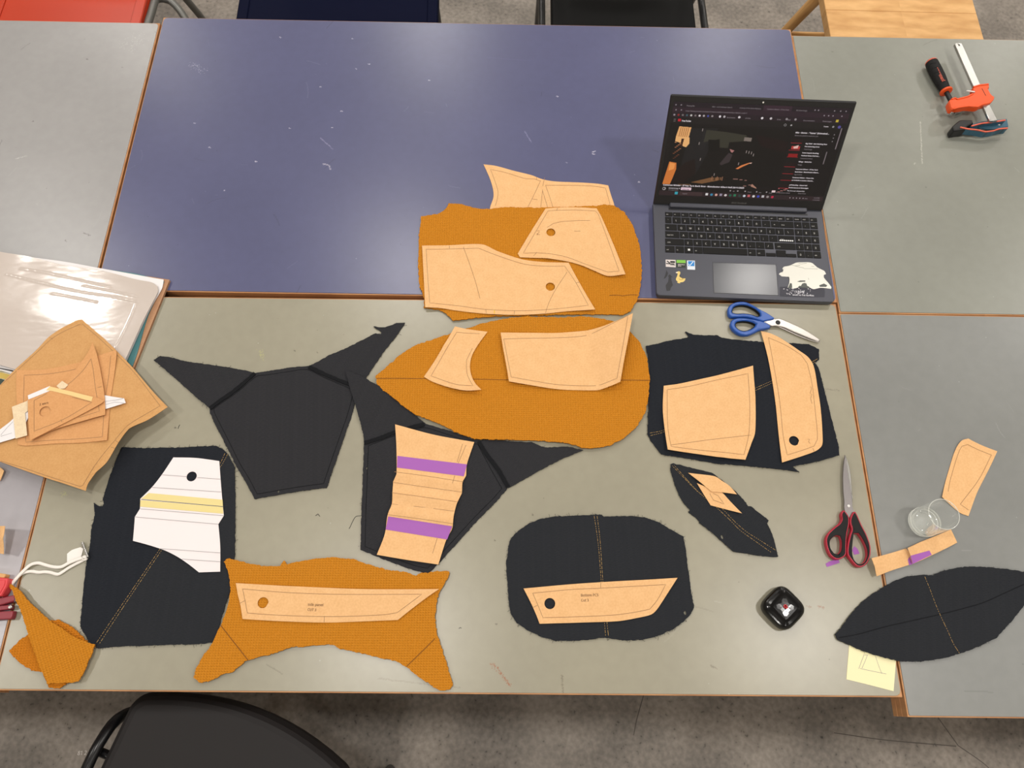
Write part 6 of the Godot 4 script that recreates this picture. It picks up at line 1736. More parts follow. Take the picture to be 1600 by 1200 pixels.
func screen_picture() -> ImageTexture:
	var w := 640
	var h := 380
	var im := Image.create_empty(w, h, false, Image.FORMAT_RGB8)
	im.fill(rgb(17, 12, 14))
	var fill := func(x0: float, y0: float, x1: float, y1: float, c: Color) -> void:
		im.fill_rect(Rect2i(int(x0 * w), int(y0 * h), maxi(1, int((x1 - x0) * w)), maxi(1, int((y1 - y0) * h))), c)
	var blob := func(p: Array, c: Color) -> void:
		var pts := PackedVector2Array()
		for q in p:
			pts.append(Vector2(q[0] * w, q[1] * h))
		var r := Rect2(pts[0], Vector2.ZERO)
		for q in pts:
			r = r.expand(q)
		for y in range(maxi(0, int(r.position.y)), mini(h, int(r.end.y) + 1)):
			for x in range(maxi(0, int(r.position.x)), mini(w, int(r.end.x) + 1)):
				if Geometry2D.is_point_in_polygon(Vector2(x + 0.5, y + 0.5), pts):
					im.set_pixel(x, y, c)
	var dot := func(x: float, y: float, r: float, c: Color) -> void:
		var pts := []
		for k in 14:
			pts.append([x + cos(TAU * k / 14) * r / w, y + sin(TAU * k / 14) * r / h])
		blob.call(pts, c)
	# browser bars
	fill.call(0, 0, 1, 0.055, rgb(32, 22, 30))
	fill.call(0.51, 0.0, 0.67, 0.055, rgb(54, 34, 46))
	fill.call(0, 0.055, 1, 0.105, rgb(44, 28, 38))
	fill.call(0, 0.105, 1, 0.155, rgb(36, 24, 32))
	fill.call(0, 0.155, 1, 0.22, rgb(24, 20, 21))
	for k in 10:
		dot.call(0.015 + k * 0.024, 0.130, 4.0, [rgb(150, 140, 146), rgb(140, 40, 40), rgb(120, 110, 110), rgb(60, 90, 100), rgb(200, 196, 190), rgb(120, 110, 110), rgb(230, 220, 220), rgb(180, 170, 170), rgb(70, 80, 160), rgb(150, 140, 140)][k])
	for k in [[0.275, 230], [0.30, 190], [0.385, 220], [0.515, 235], [0.565, 210], [0.655, 150], [0.705, 150]]:
		dot.call(k[0], 0.130, 4.5, rgb(k[1], k[1] - 8, k[1] - 6))
	fill.call(0.935, 0.118, 0.952, 0.146, rgb(200, 176, 60))
	for k in [[0.015, 0.03], [0.045, 0.03], [0.02, 0.08], [0.05, 0.08], [0.80, 0.03], [0.82, 0.03], [0.91, 0.03], [0.945, 0.03], [0.975, 0.03], [0.86, 0.08], [0.885, 0.08], [0.91, 0.08], [0.96, 0.08]]:
		dot.call(k[0], k[1], 2.6, rgb(150, 140, 146))
	# site bar
	for k in 3:
		fill.call(0.016, 0.172 + 0.012 * k, 0.030, 0.177 + 0.012 * k, rgb(170, 164, 166))
	fill.call(0.042, 0.170, 0.060, 0.198, rgb(196, 24, 44))
	dot.call(0.655, 0.190, 5.0, rgb(150, 146, 146))
	dot.call(0.655, 0.190, 3.0, rgb(24, 20, 21))
	dot.call(0.69, 0.190, 3.4, rgb(170, 166, 166))
	dot.call(0.93, 0.190, 4.0, rgb(150, 146, 146))
	dot.call(0.965, 0.190, 6.0, rgb(84, 76, 150))
	# the film: a dark stage with a warm lamp at the left
	fill.call(0.022, 0.24, 0.705, 0.86, rgb(14, 10, 10))
	blob.call([[0.12, 0.26], [0.28, 0.25], [0.24, 0.55], [0.20, 0.75], [0.10, 0.80]], rgb(26, 24, 26))
	blob.call([[0.20, 0.27], [0.24, 0.27], [0.22, 0.48], [0.19, 0.48]], rgb(30, 28, 30))
	blob.call([[0.215, 0.27], [0.33, 0.285], [0.45, 0.31], [0.46, 0.37], [0.36, 0.39], [0.36, 0.45], [0.31, 0.45], [0.30, 0.36], [0.21, 0.40]], rgb(54, 52, 42))
	blob.call([[0.44, 0.33], [0.485, 0.335], [0.485, 0.375], [0.44, 0.37]], rgb(128, 116, 108))
	blob.call([[0.235, 0.37], [0.30, 0.37], [0.31, 0.48], [0.25, 0.50]], rgb(8, 6, 6))
	blob.call([[0.055, 0.245], [0.125, 0.25], [0.12, 0.36], [0.045, 0.35]], rgb(238, 176, 112))
	for k in 5:
		blob.call([[0.065 + 0.011 * k, 0.25], [0.068 + 0.011 * k, 0.25], [0.064 + 0.011 * k, 0.35], [0.061 + 0.011 * k, 0.35]], rgb(150, 92, 46))
	blob.call([[0.045, 0.35], [0.125, 0.355], [0.13, 0.42], [0.115, 0.46], [0.095, 0.45], [0.085, 0.42], [0.045, 0.40]], rgb(244, 184, 118))
	blob.call([[0.08, 0.37], [0.095, 0.37], [0.09, 0.46], [0.078, 0.45]], rgb(60, 32, 16))
	for k in 14:
		var x := 0.045 + 0.004 * fposmod(k * 7, 9)
		fill.call(x, 0.41 + 0.013 * k, x + 0.012, 0.418 + 0.013 * k, rgb(210 - 9 * k, 140 - 7 * k, 96 - 5 * k))
	blob.call([[0.032, 0.62], [0.075, 0.63], [0.08, 0.70], [0.068, 0.80], [0.058, 0.87], [0.012, 0.87]], rgb(214, 122, 54))
	blob.call([[0.036, 0.63], [0.068, 0.64], [0.066, 0.70], [0.036, 0.72]], rgb(244, 156, 80))
	blob.call([[0.085, 0.70], [0.13, 0.62], [0.18, 0.58], [0.20, 0.74], [0.14, 0.84], [0.07, 0.86]], rgb(24, 10, 10))
	blob.call([[0.37, 0.46], [0.40, 0.475], [0.39, 0.50], [0.38, 0.49]], rgb(178, 120, 116))
	blob.call([[0.37, 0.50], [0.395, 0.52], [0.385, 0.60], [0.34, 0.64], [0.33, 0.62]], rgb(58, 48, 50))
	blob.call([[0.43, 0.67], [0.46, 0.63], [0.50, 0.60], [0.52, 0.595], [0.47, 0.645], [0.445, 0.675]], rgb(220, 128, 72))
	blob.call([[0.50, 0.605], [0.52, 0.595], [0.515, 0.61]], rgb(230, 190, 176))
	for k in [[0.47, 0.47], [0.485, 0.475], [0.50, 0.48], [0.21, 0.57], [0.31, 0.73], [0.515, 0.50], [0.19, 0.26], [0.185, 0.40], [0.44, 0.60]]:
		fill.call(k[0], k[1], k[0] + 0.005, k[1] + 0.03, rgb(150, 138, 134))
	blob.call([[0.18, 0.84], [0.29, 0.78], [0.36, 0.77], [0.36, 0.80], [0.25, 0.85]], rgb(122, 84, 52))
	blob.call([[0.10, 0.865], [0.18, 0.86], [0.19, 0.875], [0.12, 0.88]], rgb(100, 72, 48))
	for k in 6:
		fill.call(0.30 + 0.016 * k, 0.765, 0.306 + 0.016 * k, 0.81, rgb(30, 14, 10) if k % 2 else rgb(150, 104, 80))
	for k in [[0.43, 0.78, 0.03], [0.47, 0.785, 0.02], [0.50, 0.79, 0.015], [0.53, 0.84, 0.03], [0.50, 0.855, 0.02]]:
		fill.call(k[0], k[1], k[0] + k[2], k[1] + 0.012, rgb(140, 100, 92))
	blob.call([[0.55, 0.83], [0.58, 0.87], [0.585, 0.885], [0.545, 0.86]], rgb(176, 130, 110))
	blob.call([[0.50, 0.30], [0.70, 0.36], [0.70, 0.48], [0.55, 0.42]], rgb(24, 8, 10))
	# the list at the right
	for k in [[0.325, 0.07], [0.40, 0.09], [0.475, 0.09], [0.58, 0.02], [0.655, 0.03], [0.73, 0.01], [0.82, 0.01]]:
		fill.call(0.715, k[0], 0.785, k[0] + 0.05, rgb(26, 12, 14))
		fill.call(0.715, k[0] + 0.045, 0.78, k[0] + 0.052, rgb(170, 36, 46))
	fill.call(0.725, 0.405, 0.775, 0.44, rgb(186, 60, 56))
	blob.call([[0.735, 0.41], [0.765, 0.39], [0.762, 0.425], [0.74, 0.43]], rgb(236, 190, 180))
	fill.call(0.72, 0.485, 0.775, 0.525, rgb(140, 20, 24))
	for k in 9:
		fill.call(0.715 + 0.008 * fposmod(k * 5, 7), 0.87 + 0.012 * (k % 4), 0.724 + 0.008 * fposmod(k * 5, 7), 0.878 + 0.012 * (k % 4), rgb(180, 120, 116))
	blob.call([[0.978, 0.20], [0.984, 0.20], [0.984, 0.42], [0.978, 0.42]], rgb(130, 118, 122))
	blob.call([[0.935, 0.45], [0.941, 0.45], [0.941, 0.585], [0.935, 0.585]], rgb(120, 110, 112))
	for k in 3:
		dot.call(0.95, 0.27 + 0.035 * k, 2.2, rgb(150, 144, 146))
	# channel row and buttons
	dot.call(0.028, 0.922, 7.0, rgb(170, 162, 162))
	dot.call(0.026, 0.922, 3.5, rgb(30, 26, 26))
	fill.call(0.131, 0.902, 0.195, 0.936, rgb(238, 206, 218))
	fill.call(0.68, 0.897, 0.703, 0.922, rgb(240, 214, 216))
	for k in [0.43, 0.475, 0.52, 0.59, 0.65]:
		dot.call(k, 0.918, 3.0, rgb(170, 160, 162))
	# task bar
	fill.call(0, 0.945, 1, 1, rgb(44, 30, 34))
	fill.call(0.127, 0.952, 0.265, 0.992, rgb(62, 44, 46))
	fill.call(0.098, 0.955, 0.118, 0.988, rgb(56, 160, 176))
	var icons := [rgb(226, 222, 222), rgb(60, 134, 170), rgb(220, 168, 156), rgb(150, 140, 160), rgb(214, 204, 204), rgb(34, 92, 72), rgb(40, 120, 84), rgb(40, 64, 60), rgb(206, 214, 224), rgb(196, 96, 100), rgb(220, 214, 214), rgb(60, 72, 180), rgb(200, 196, 200), rgb(150, 140, 140), rgb(190, 40, 72)]
	for k in icons.size():
		var x := 0.285 + 0.0285 * k
		if k % 3 == 0:
			fill.call(x, 0.957, x + 0.017, 0.985, icons[k])
		else:
			dot.call(x + 0.008, 0.971, 5.4, icons[k])
	for k in 5:
		dot.call(0.80 + 0.02 * k, 0.972, 2.4, rgb(160, 150, 154))
	return ImageTexture.create_from_image(im)


func laptop_stickers(o: Node3D) -> void:
	var top := 0.0177
	var plain := func(key: String, called: String, m: Material, up := 0.0, smooth := false) -> MeshInstance3D:
		var s := Shape.new()
		solid(s, rounded(poly(key), 40.0, 0.002) if smooth else poly(key), [], [[0.0, top - 0.0004 + up], [0.0, top + 0.0001 + up]])
		return part(o, called, s, m)
	var black := paint(rgb(26, 24, 24), 0.5)
	var pale := paint(rgb(214, 204, 200), 0.6)
	var a: MeshInstance3D = plain.call("lap_sticker_a", "sticker", pale)
	var s := Shape.new()
	var p := poly("lap_sticker_a")
	var c := middle(p)
	for k in [[-0.0045, -0.003, 0.004, 0.0012, 0.7], [0.004, -0.0035, 0.0048, 0.0022, 0.0], [-0.001, 0.001, 0.0085, 0.0011, 0.05], [0.004, 0.0035, 0.005, 0.0007, 0.0]]:
		s.box(Vector3(c.x + k[0], top + 0.00016, c.y + k[1]), Vector3(k[2], 0.00006, k[3]), Basis(Vector3.UP, -k[4]))
	part(a, "print", s, black)
	var b: MeshInstance3D = plain.call("lap_sticker_b", "sticker", paint(rgb(34, 42, 34), 0.5))
	s = Shape.new()
	solid(s, poly("lap_sticker_b_green"), [], [[0.0, top], [0.0, top + 0.0002]])
	part(b, "green_band", s, paint(rgb(126, 190, 66), 0.5))
	c = middle(poly("lap_sticker_b"))
	words(b, "print", "GEFORCE", 0.0019, pale, Vector3(c.x - 0.0066, top + 0.0002, c.y + 0.0018), flat(0.0), false, true)
	words(b, "print", "RTX", 0.0026, pale, Vector3(c.x - 0.0066, top + 0.0002, c.y + 0.0052), flat(0.0), false, true)
	var d: MeshInstance3D = plain.call("lap_sticker_c", "sticker", paint(rgb(222, 228, 236), 0.5))
	s = Shape.new()
	solid(s, poly("lap_sticker_c_blue"), [], [[0.0, top], [0.0, top + 0.0002]])
	part(d, "blue_square", s, paint(rgb(30, 130, 204), 0.5))
	s = Shape.new()
	var tick: PackedVector2Array = lines("lap_tick")[0]
	stroke(s, tick, 0.0015, func(_x: float, _z: float) -> float: return top + 0.0003, 0.0, Vector2.ZERO)
	part(d, "tick", s, paint(rgb(226, 240, 248), 0.5))
	var e: MeshInstance3D = plain.call("lap_duck", "duck_sticker", paint(rgb(228, 200, 122), 0.6), 0.0, true)
	s = Shape.new()
	stroke(s, lines("lap_wing")[0], 0.0010, func(_x: float, _z: float) -> float: return top + 0.0003, 0.0, Vector2.ZERO)
	part(e, "wing_line", s, paint(rgb(166, 130, 40), 0.6))
	s = Shape.new()
	solid(s, poly("lap_beak"), [], [[0.0, top], [0.0, top + 0.0003]])
	part(e, "beak", s, paint(rgb(236, 224, 206), 0.6))
	plain.call("lap_tree_a", "tree_sticker", paint(rgb(44, 44, 48), 0.6))
	plain.call("lap_tree_b", "tree_sticker", paint(rgb(42, 42, 46), 0.6))
	# worn white animal sticker over a dark wooded strip
	plain.call("lap_bear_base", "sticker_base", paint(rgb(54, 54, 64), 0.6), 0.0, true)
	var f: MeshInstance3D = plain.call("lap_bear", "bear_sticker", paint(rgb(232, 230, 220), 0.7), 0.0003, true)
	s = Shape.new()
	for l in lines("lap_bear_marks"):
		stroke(s, l, 0.0007, func(_x: float, _z: float) -> float: return top + 0.00055, 0.0, Vector2.ZERO)
	part(f, "cracks", s, paint(rgb(150, 146, 136), 0.7))
	s = Shape.new()
	for l in lines("lap_bear_trees"):
		solid(s, l, [], [[0.0, top + 0.0004], [0.0, top + 0.00055]])
	part(f, "dark_print", s, paint(rgb(88, 92, 88), 0.7))
	var white := paint(rgb(214, 212, 218), 0.6)
	words(f, "lettering", "LEON", 0.0046, white, Vector3(WRITE.leon[0], top + 0.00028, WRITE.leon[1]), flat(0.0), false, true)
	words(f, "lettering", "BACK TO THE NATURE", 0.0030, white, Vector3(WRITE.nature[0], top + 0.00028, WRITE.nature[1]), flat(0.0), false, true)
	s = Shape.new()
	var r := RandomNumberGenerator.new()
	r.seed = 5
	for k in 34:
		var x: float = WRITE.wear[0] + r.randf() * 0.062
		var z: float = WRITE.wear[1] + r.randf() * 0.016
		s.box(Vector3(x, top + 0.0002, z), Vector3(r.randf_range(0.0004, 0.0016), 0.00008, r.randf_range(0.0003, 0.0008)), Basis(Vector3.UP, r.randf() * 3.0))
	part(f, "worn_flecks", s, white)


# ==================================================================== tools
func scissors_handle(o: Node3D, outer: String, hole: String, m: Material, lining: Material, c: Vector2, rim: Material, top := 0.012) -> void:
	var ring := rounded(poly(outer), 50.0, 0.003)
	var gap := counter(rounded(poly(hole), 60.0, 0.003))
	var s := Shape.new()
	if rim == null:
		solid(s, ring, [gap], [[0.0016, 0.0012], [0.0003, 0.0026], [0.0, 0.005], [0.0, top - 0.004], [0.0005, top - 0.0018], [0.0016, top - 0.0004], [0.003, top]], c)
		var h := part(o, "handle", s, m)
		s = Shape.new()
		var inner := inset(gap, 0.0016)
		solid(s, inset(gap, -0.0002), [inner], [[0.0, 0.0020], [0.0, top - 0.0026], [0.0004, top - 0.002]], c)
		part(h, "grip_lining", s, lining)
	else:
		solid(s, ring, [gap], [[0.0012, 0.0012], [0.0, 0.0026], [0.0, top - 0.0022], [0.0012, top - 0.001]], c)
		var h := part(o, "handle", s, rim)
		s = Shape.new()
		solid(s, inset(counter(ring), 0.0021), [inset(gap, 0.0004)], [[0.0, 0.003], [0.0, top - 0.001], [0.0006, top - 0.0002], [0.0016, top]], c)
		part(h, "grip_lining", s, m)


func blade(o: Node3D, key: String, y0: float, y1: float, c: Vector2, m: Material, bevel := 0.0011) -> void:
	var s := Shape.new()
	solid(s, rounded(poly(key), 40.0, 0.006), [], [[0.0, y0], [0.0, y1 - 0.0009], [bevel, y1]], c)
	part(o, "blade", s, m)


func blue_scissors() -> void:
	var c := middle(poly("bs_loop_a"))
	var o := thing("scissors", "closed scissors with blue handles in front of the laptop", "scissors", Vector3(c.x, TOP, c.y))
	scissors_handle(o, "bs_loop_a", "bs_hole_a", M.blue_plastic, M.black_soft, c, null)
	scissors_handle(o, "bs_loop_b", "bs_hole_b", M.blue_plastic, M.black_soft, c, null)
	blade(o, "bs_blade_low", 0.0026, 0.0046, c, M.blade)
	blade(o, "bs_blade_top", 0.0062, 0.0084, c, M.blade)
	var p := poly("bs_screw")[0] - c
	var s := Shape.new()
	s.lathe(Vector3(p.x, 0.0084, p.y), [Vector2(0.0047, 0.0), Vector2(0.0047, 0.0007), Vector2(0.0041, 0.0012), Vector2(0.0014, 0.0012), Vector2(0.0012, 0.0008), Vector2(0, 0.0008)], 28)
	part(o, "pivot_screw", s, M.black)


func red_scissors() -> void:
	var c := middle(poly("rs_blade"))
	var o := thing("scissors", "closed scissors with black and red handles, blades pointing to the laptop", "scissors", Vector3(c.x, TOP, c.y))
	blade(o, "rs_blade", 0.0050, 0.0078, c, M.blade_dull, 0.0005)
	var s := Shape.new()
	solid(s, rounded(poly("rs_blade_hi"), 40.0, 0.006), [], [[0.0, 0.0060], [0.0, 0.0079], [0.0010, 0.0088]], c)
	part(o, "ground_edge", s, M.steel)
	scissors_handle(o, "rs_loop_a", "rs_hole_a", M.black_soft, M.black_soft, c, M.red_plastic, 0.0130)
	scissors_handle(o, "rs_loop_b", "rs_hole_b", M.black_soft, M.black_soft, c, M.red_plastic, 0.0130)
	var p := poly("rs_screw")[0] - c
	s = Shape.new()
	s.lathe(Vector3(p.x, 0.0079, p.y), [Vector2(0.0026, 0.0), Vector2(0.0026, 0.0006), Vector2(0.0018, 0.0012), Vector2(0, 0.0014)], 24)
	part(o, "pivot_screw", s, M.white_plastic)


func bar_clamp() -> void:
	var bar := poly("cl_bar")
	var c := middle(bar)
	var o := thing("bar_clamp", "orange and black bar clamp lying on the green-grey table", "clamp", Vector3(c.x, TOP, c.y))
	var s := Shape.new()
	solid(s, bar, [circle(bar[1].lerp(bar[2], 0.35) + Vector2(0.001, 0.006), 0.0022, 14)], [[0.0006, 0.0262], [0.0, 0.0268], [0.0, 0.0324], [0.0006, 0.033]], c)
	part(o, "bar", s, M.steel)
	var slide := rounded(poly("cl_slide"), 44.0, 0.004)
	s = Shape.new()
	solid(s, slide, [], [[0.001, 0.0225], [0.0, 0.0240], [0.0, 0.0355], [0.0007, 0.0370], [0.0016, 0.0375]], c)
	var jaw := part(o, "sliding_jaw", s, M.orange_plastic)
	# raised rims and the slot of the jaw
	s = Shape.new()
	var sp := poly("cl_slide")
	for run in [[17, 18, 19, 20, 21], [16, 15, 14, 12, 11, 10, 9, 8], [0, 1, 2]]:
		var path := PackedVector3Array()
		for k in run:
			var q: Vector2 = sp[k].lerp(middle(sp), 0.05)
			path.append(Vector3(q.x - c.x, 0.0375, q.y - c.y))
		s.tube(path, 0.0021, 8)
	part(jaw, "rib", s, M.orange_plastic)
	s = Shape.new()
	var slot := poly("cl_slot")
	s.tube(PackedVector3Array([Vector3(slot[0].x - c.x, 0.0374, slot[0].y - c.y), Vector3(slot[1].x - c.x, 0.0374, slot[1].y - c.y)]), 0.0007, 6)
	part(jaw, "slot", s, M.black)
	var axis := poly("cl_axis")
	var ax := []
	for k in axis.size():
		ax.append(Vector3(axis[k].x - c.x, 0.0165, axis[k].y - c.y))
	# all of the spindle on one straight line
	var dir: Vector3 = (ax[4] - ax[0]).normalized()
	var at := func(t: float) -> Vector3: return ax[0] + dir * t
	var long: float = (ax[4] - ax[0]).length()
	var y := dir
	var x := y.cross(Vector3.UP).normalized()
	var along := Basis(x, y, x.cross(y))
	s = Shape.new()
	s.lathe(ax[0], [Vector2(0, -0.0005), Vector2(0.011, -0.0005), Vector2(0.0132, 0.002), Vector2(0.0132, 0.004)], 28, along)
	part(o, "end_cap", s, M.rim_pink)
	var col: float = (ax[1] - ax[0]).dot(dir)
	s = Shape.new()
	s.lathe(ax[0], [Vector2(0.0128, 0.003), Vector2(0.0138, 0.006), Vector2(0.0142, col * 0.3), Vector2(0.0140, col * 0.55), Vector2(0.0122, col * 0.8), Vector2(0.0108, col * 0.97)], 32, along)
	var grip := part(o, "handle", s, M.black_soft)
	s = Shape.new()
	for k in 5:
		var t := col * (0.18 + 0.15 * k)
		for half in 2:
			var run := PackedVector3Array()
			for j in 8:
				var a := -0.2 + half * 0.75 + 0.7 * j / 7.0
				var r := 0.0141 if k < 3 else 0.0127
				run.append(at.call(t + (0.004 if half else -0.004) * (j / 7.0 - 0.5)) + (along.x * cos(a + 0.2) + Vector3.UP * sin(a + 0.2)) * r * 1.0)
			s.tube(run, 0.0007, 5)
	part(grip, "grip_rib", s, M.black_soft)
	var up_left := (Vector3.UP * 0.84 + along.x * 0.54).normalized()
	var across := up_left.cross(-dir).normalized()
	words(grip, "lettering", "JORGENSEN", 0.0052, M.rim_pink, at.call(col * 0.80) + up_left * 0.0137 + across * -0.002, Basis(-dir, -dir.cross(up_left) * -1.0, up_left).orthonormalized(), false, true)
	s = Shape.new()
	s.lathe(ax[0], [Vector2(0.006, col - 0.002), Vector2(0.0125, col - 0.002), Vector2(0.0138, col), Vector2(0.0138, col + 0.002), Vector2(0.0125, col + 0.004), Vector2(0.005, col + 0.004)], 28, along)
	part(o, "collar", s, M.orange_plastic)
	s = Shape.new()
	s.tube(PackedVector3Array([at.call(col), at.call(long - 0.006)]), 0.0052, 14)
	part(o, "spindle", s, M.black)
	s = Shape.new()
	s.lathe(ax[0], [Vector2(0.0045, long - 0.008), Vector2(0.0050, long - 0.004), Vector2(0.0080, long - 0.001), Vector2(0.0088, long + 0.001), Vector2(0, long + 0.0018)], 24, along)
	part(o, "swivel_foot", s, M.steel)
	s = Shape.new()
	var lever := poly("cl_lever")
	s.tube(PackedVector3Array([Vector3(lever[0].x - c.x, 0.035, lever[0].y - c.y), Vector3(lever[1].x - c.x, 0.035, lever[1].y - c.y)]), 0.0017, 8)
	part(o, "release_pin", s, M.white_plastic)
	# fixed jaw: a web between two flanges with coloured rims
	s = Shape.new()
	solid(s, poly("cl_web"), [], [[0.0, 0.012], [0.0, 0.0145]], c)
	var web := part(o, "fixed_jaw", s, M.teal_metal)
	var rivet := poly("cl_rivet")[0] - c
	s = Shape.new()
	s.lathe(Vector3(rivet.x, 0.0145, rivet.y), [Vector2(0.0036, 0.0), Vector2(0.0034, 0.0012), Vector2(0.002, 0.0018), Vector2(0, 0.0018)], 20)
	part(web, "rivet", s, M.steel)
	for key in ["cl_flange_up", "cl_flange_low"]:
		var strips := Geometry2D.offset_polyline(rounded(poly(key), 20.0, 0.004, false), 0.0013, Geometry2D.JOIN_ROUND, Geometry2D.END_BUTT)
		s = Shape.new()
		solid(s, strips[0], [], [[0.0, 0.0090], [0.0, 0.0255]], c)
		var fl := part(o, "flange", s, M.teal_metal)
		s = Shape.new()
		solid(s, Geometry2D.offset_polygon(strips[0], 0.0003)[0], [], [[0.0, 0.0255], [0.0003, 0.0272]], c)
		part(fl, "painted_rim", s, M.rim_pink)
	s = Shape.new()
	solid(s, rounded(poly("cl_pad"), 60.0, 0.003), [], [[0.002, 0.0006], [0.0, 0.003], [0.0, 0.022], [0.001, 0.0245], [0.003, 0.0255]], c)
	part(o, "rubber_pad", s, M.black)


func tumbler() -> void:
	var p := poly("glass")[0]
	var o := thing("drinking_glass", "small clear drinking glass, empty, on the cool grey table", "glass", Vector3(p.x, TOP, p.y))
	var s := Shape.new()
	s.lathe(Vector3.ZERO, [Vector2(0.0268, 0.014), Vector2(0.0266, 0.022), Vector2(0.0268, 0.045), Vector2(0.0270, 0.070), Vector2(0.0268, 0.0722), Vector2(0.0262, 0.0730), Vector2(0.0256, 0.0722), Vector2(0.0254, 0.070), Vector2(0.0250, 0.045), Vector2(0.0244, 0.020), Vector2(0.0225, 0.0135), Vector2(0.018, 0.0108), Vector2(0.008, 0.0100), Vector2(0, 0.0098)], 64)
	part(o, "wall", s, M.glass)
	s = Shape.new()
	s.lathe(Vector3.ZERO, [Vector2(0, 0.0016), Vector2(0.016, 0.0014), Vector2(0.0205, 0.0005), Vector2(0.0235, 0.0008), Vector2(0.0262, 0.0035), Vector2(0.0270, 0.008), Vector2(0.0263, 0.0105), Vector2(0.0268, 0.014)], 64)
	part(o, "base", s, M.glass_base)
	for ring in [[0.0262, 0.0730, 0.0006, "rim"], [0.0200, 0.0008, 0.0008, "base_ring"], [0.0262, 0.0035, 0.0007, "base_ring"], [0.0267, 0.0115, 0.0006, "base_ring"], [0.0215, 0.0120, 0.0006, "base_ring"]]:
		s = Shape.new()
		var loop := PackedVector3Array()
		for k in 64:
			loop.append(Vector3(cos(TAU * k / 64) * ring[0], ring[1], sin(TAU * k / 64) * ring[0]))
		s.tube(loop, ring[2], 8, 1.0, true)
		part(o, ring[3], s, M.glass_base)


func earbud_case() -> void:
	var p := poly("earbud")[0]
	var o := thing("earbud_case", "glossy black square earbud case with a small red emblem", "earbud case", Vector3(p.x, TOP, p.y))
	var ring := PackedVector2Array()
	for k in 72:
		var a := TAU * k / 72
		var x := cos(a)
		var z := sin(a)
		var n := 3.6
		var r := 0.0312 / pow(pow(absf(x), n) + pow(absf(z), n), 1.0 / n)
		ring.append(Vector2(x, z).rotated(deg_to_rad(48.0)) * r)
	var s := Shape.new()
	solid(s, ring, [], [[0.008, 0.0004], [0.003, 0.0014], [0.0008, 0.005], [0.0, 0.010], [0.0002, 0.0122], [0.0007, 0.0126]])
	part(o, "case_body", s, M.black_gloss)
	s = Shape.new()
	var steps := [[0.0007, 0.0128], [0.0002, 0.0132], [0.0004, 0.0155], [0.0016, 0.0188], [0.0036, 0.0212], [0.0058, 0.0224], [0.0066, 0.0223], [0.0074, 0.0226], [0.0110, 0.0242], [0.016, 0.0252], [0.022, 0.0257], [0.028, 0.0259]]
	solid(s, ring, [], steps)
	part(o, "case_lid", s, M.black_gloss)
	var q := poly("earlogo")[0] - p
	s = Shape.new()
	var loop := PackedVector3Array()
	for k in 20:
		loop.append(Vector3(q.x + cos(TAU * k / 20) * 0.0026, 0.0260, q.y + sin(TAU * k / 20) * 0.0026))
	s.tube(loop, 0.0007, 6, 0.5, true)
	s.tube(PackedVector3Array([Vector3(q.x + 0.0018, 0.0260, q.y + 0.0026), Vector3(q.x + 0.0044, 0.0260, q.y + 0.0028)]), 0.0006, 6, 0.5)
	s.tube(PackedVector3Array([Vector3(q.x - 0.0010, 0.0260, q.y), Vector3(q.x + 0.0008, 0.0260, q.y + 0.0004)]), 0.0006, 6, 0.5)
	part(o, "emblem", s, paint(rgb(206, 40, 48), 0.4))


func path3(key: String, c: Vector2, y: float) -> PackedVector3Array:
	var out := PackedVector3Array()
	for q in rounded(poly(key), 80.0, 0.004, false):
		out.append(Vector3(q.x - c.x, y, q.y - c.y))
	return out


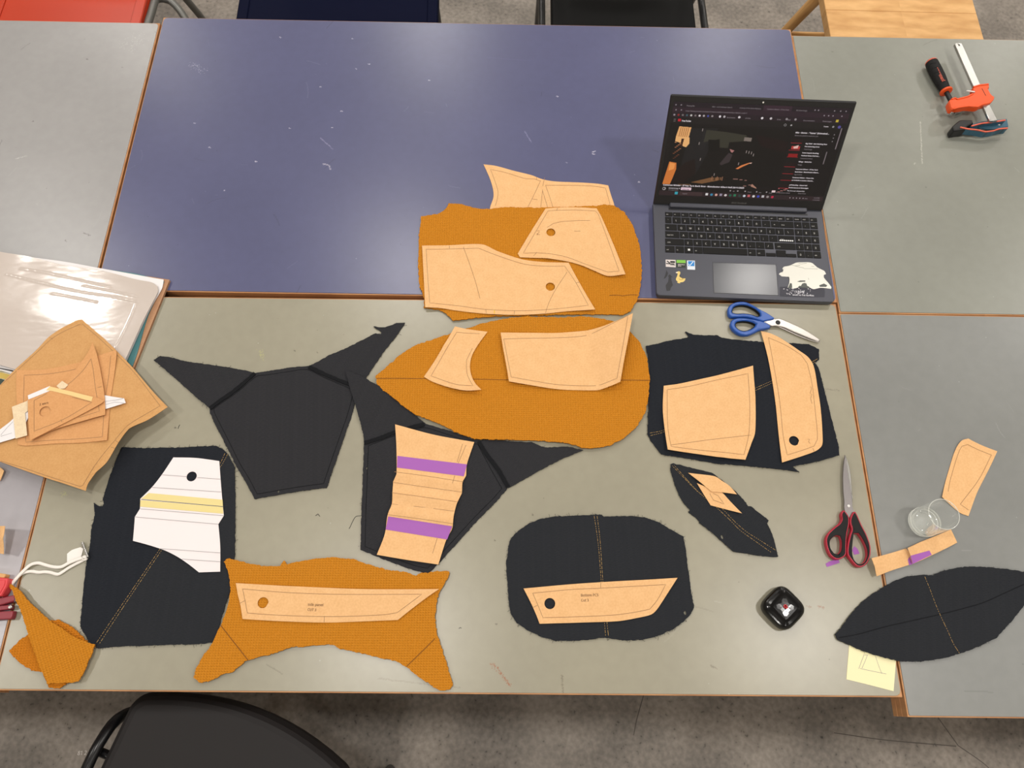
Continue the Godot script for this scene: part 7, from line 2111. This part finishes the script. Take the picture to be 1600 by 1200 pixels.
func small_things() -> void:
	card("sticky_note", "pale yellow sticky note with a pencil sketch under the big black leaf", "sticky", 0.0003, [], M.sticky, "", 0.0003, "sticky note", M.grey_line, 0.0006)
	card("tape_scrap", "purple tape scrap beside the red scissors, outside their loops", "scrap_a", 0.0002, [], M.purple, "purple tape scraps", 0.0003, "tape scrap")
	card("tape_scrap", "purple tape scrap showing inside a loop of the red scissors", "scrap_b", 0.0002, [], M.purple, "purple tape scraps", 0.0003, "tape scrap")
	# white cord with a tag and a metal bar
	var c := middle(poly("cord_a"))
	var o := thing("cord", "white doubled cord with a tag and metal bar by the black rectangle", "cord", Vector3(c.x, TOP, c.y))
	for k in [["cord_a", 0.0056], ["cord_b", 0.0024]]:
		var s := Shape.new()
		s.tube(path3(k[0], c, k[1]), 0.0028, 10, 0.6)
		part(o, "strand", s, M.cord)
	var s := Shape.new()
	solid(s, rounded(poly("cord_tag"), 30.0, 0.004), [], [[0.0, 0.0006], [0.0, 0.0014]], c)
	part(o, "tag", s, M.white)
	var q := poly("cord_knot")[0] - c
	s = Shape.new()
	for k in 3:
		var loop := PackedVector3Array()
		for j in 14:
			var a := TAU * j / 14
			loop.append(Vector3(q.x, 0.0060, q.y) + Basis(Vector3(0.3 * k, 1, 0.5 * k - 0.4).normalized(), k * 1.1) * Vector3(cos(a) * 0.0034, sin(a * 2) * 0.0008, sin(a) * 0.0030))
		s.tube(loop, 0.0021, 8, 1.0, true)
	part(o, "knot", s, M.cord)
	var b := poly("cord_bar")
	s = Shape.new()
	s.tube(PackedVector3Array([Vector3(b[0].x - c.x, 0.0040, b[0].y - c.y), Vector3(b[1].x - c.x, 0.0095, b[1].y - c.y)]), 0.0021, 12)
	part(o, "metal_bar", s, M.steel)
	# things that reach in at the left edge
	c = middle(poly("red_block"))
	o = thing("red_block", "bright red plastic block at the left edge beside the white cord", "block", Vector3(c.x, TOP, c.y))
	s = Shape.new()
	solid(s, poly("red_block"), [], [[0.001, 0.0004], [0.0, 0.002], [0.0, 0.017], [0.0012, 0.019]], c)
	part(o, "body", s, M.coral)
	s = Shape.new()
	solid(s, inset(counter(poly("red_block")), 0.004), [], [[0.0, 0.0185], [0.0, 0.0198], [0.0006, 0.0204]], c)
	part(o, "cover", s, M.coral)
	c = middle(poly("red_wood"))
	o = thing("wood_chip", "pale wooden sliver behind the red block at the left edge", "wood piece", Vector3(c.x, TOP, c.y))
	s = Shape.new()
	solid(s, rounded(poly("red_wood"), 40.0, 0.004), [], [[0.0005, 0.0004], [0.0, 0.001], [0.0, 0.012], [0.0008, 0.013]], c)
	part(o, "chip", s, M.wood)
	c = middle(poly("tool_bar_b"))
	o = thing("hand_tool", "maroon hand tool with grey tips at the left edge below the red block", "hand tool", Vector3(c.x, TOP, c.y))
	for k in [["tool_bar_a", "grip", M.maroon, 0.0125], ["tool_bar_c", "grip", M.maroon, 0.0125], ["tool_bar_b", "slider", M.maroon, 0.0105]]:
		s = Shape.new()
		solid(s, rounded(poly(k[0]), 40.0, 0.006), [], [[0.001, 0.0004], [0.0, 0.002], [0.0, k[3] - 0.002], [0.0008, k[3] - 0.0004], [0.0018, k[3]]], c)
		part(o, k[1], s, k[2])
	s = Shape.new()
	solid(s, poly("tool_tip_a"), [], [[0.0006, 0.0004], [0.0, 0.001], [0.0, 0.0105], [0.0008, 0.0112]], c)
	part(o, "tip", s, M.tool_grey)
	q = poly("tool_screw")[0] - c
	s = Shape.new()
	s.lathe(Vector3(q.x, 0.0105, q.y), [Vector2(0.0032, -0.002), Vector2(0.0032, 0.0006), Vector2(0.0022, 0.0012), Vector2(0.0014, 0.0004), Vector2(0, 0.0004)], 20)
	part(o, "screw", s, M.steel)
	# loose threads on the olive-grey table
	for k in [["thread_a", "dark loose thread beside the left hem of the purple-taped bib"], ["thread_b", "tiny dark thread curl on the bare table between the two bibs"], ["thread_c", "short dark thread on the bare table left of the ear tip"], ["thread_d", "short loose thread near the front edge beside the bone-shaped orange cloth"]]:
		var p := poly(k[0])
		c = middle(p)
		o = thing("loose_thread", k[1], "thread", Vector3(c.x, TOP, c.y), "loose threads on the table")
		s = Shape.new()
		s.tube(path3(k[0], c, 0.0006), 0.0004, 5)
		part(o, "thread", s, M.fray)
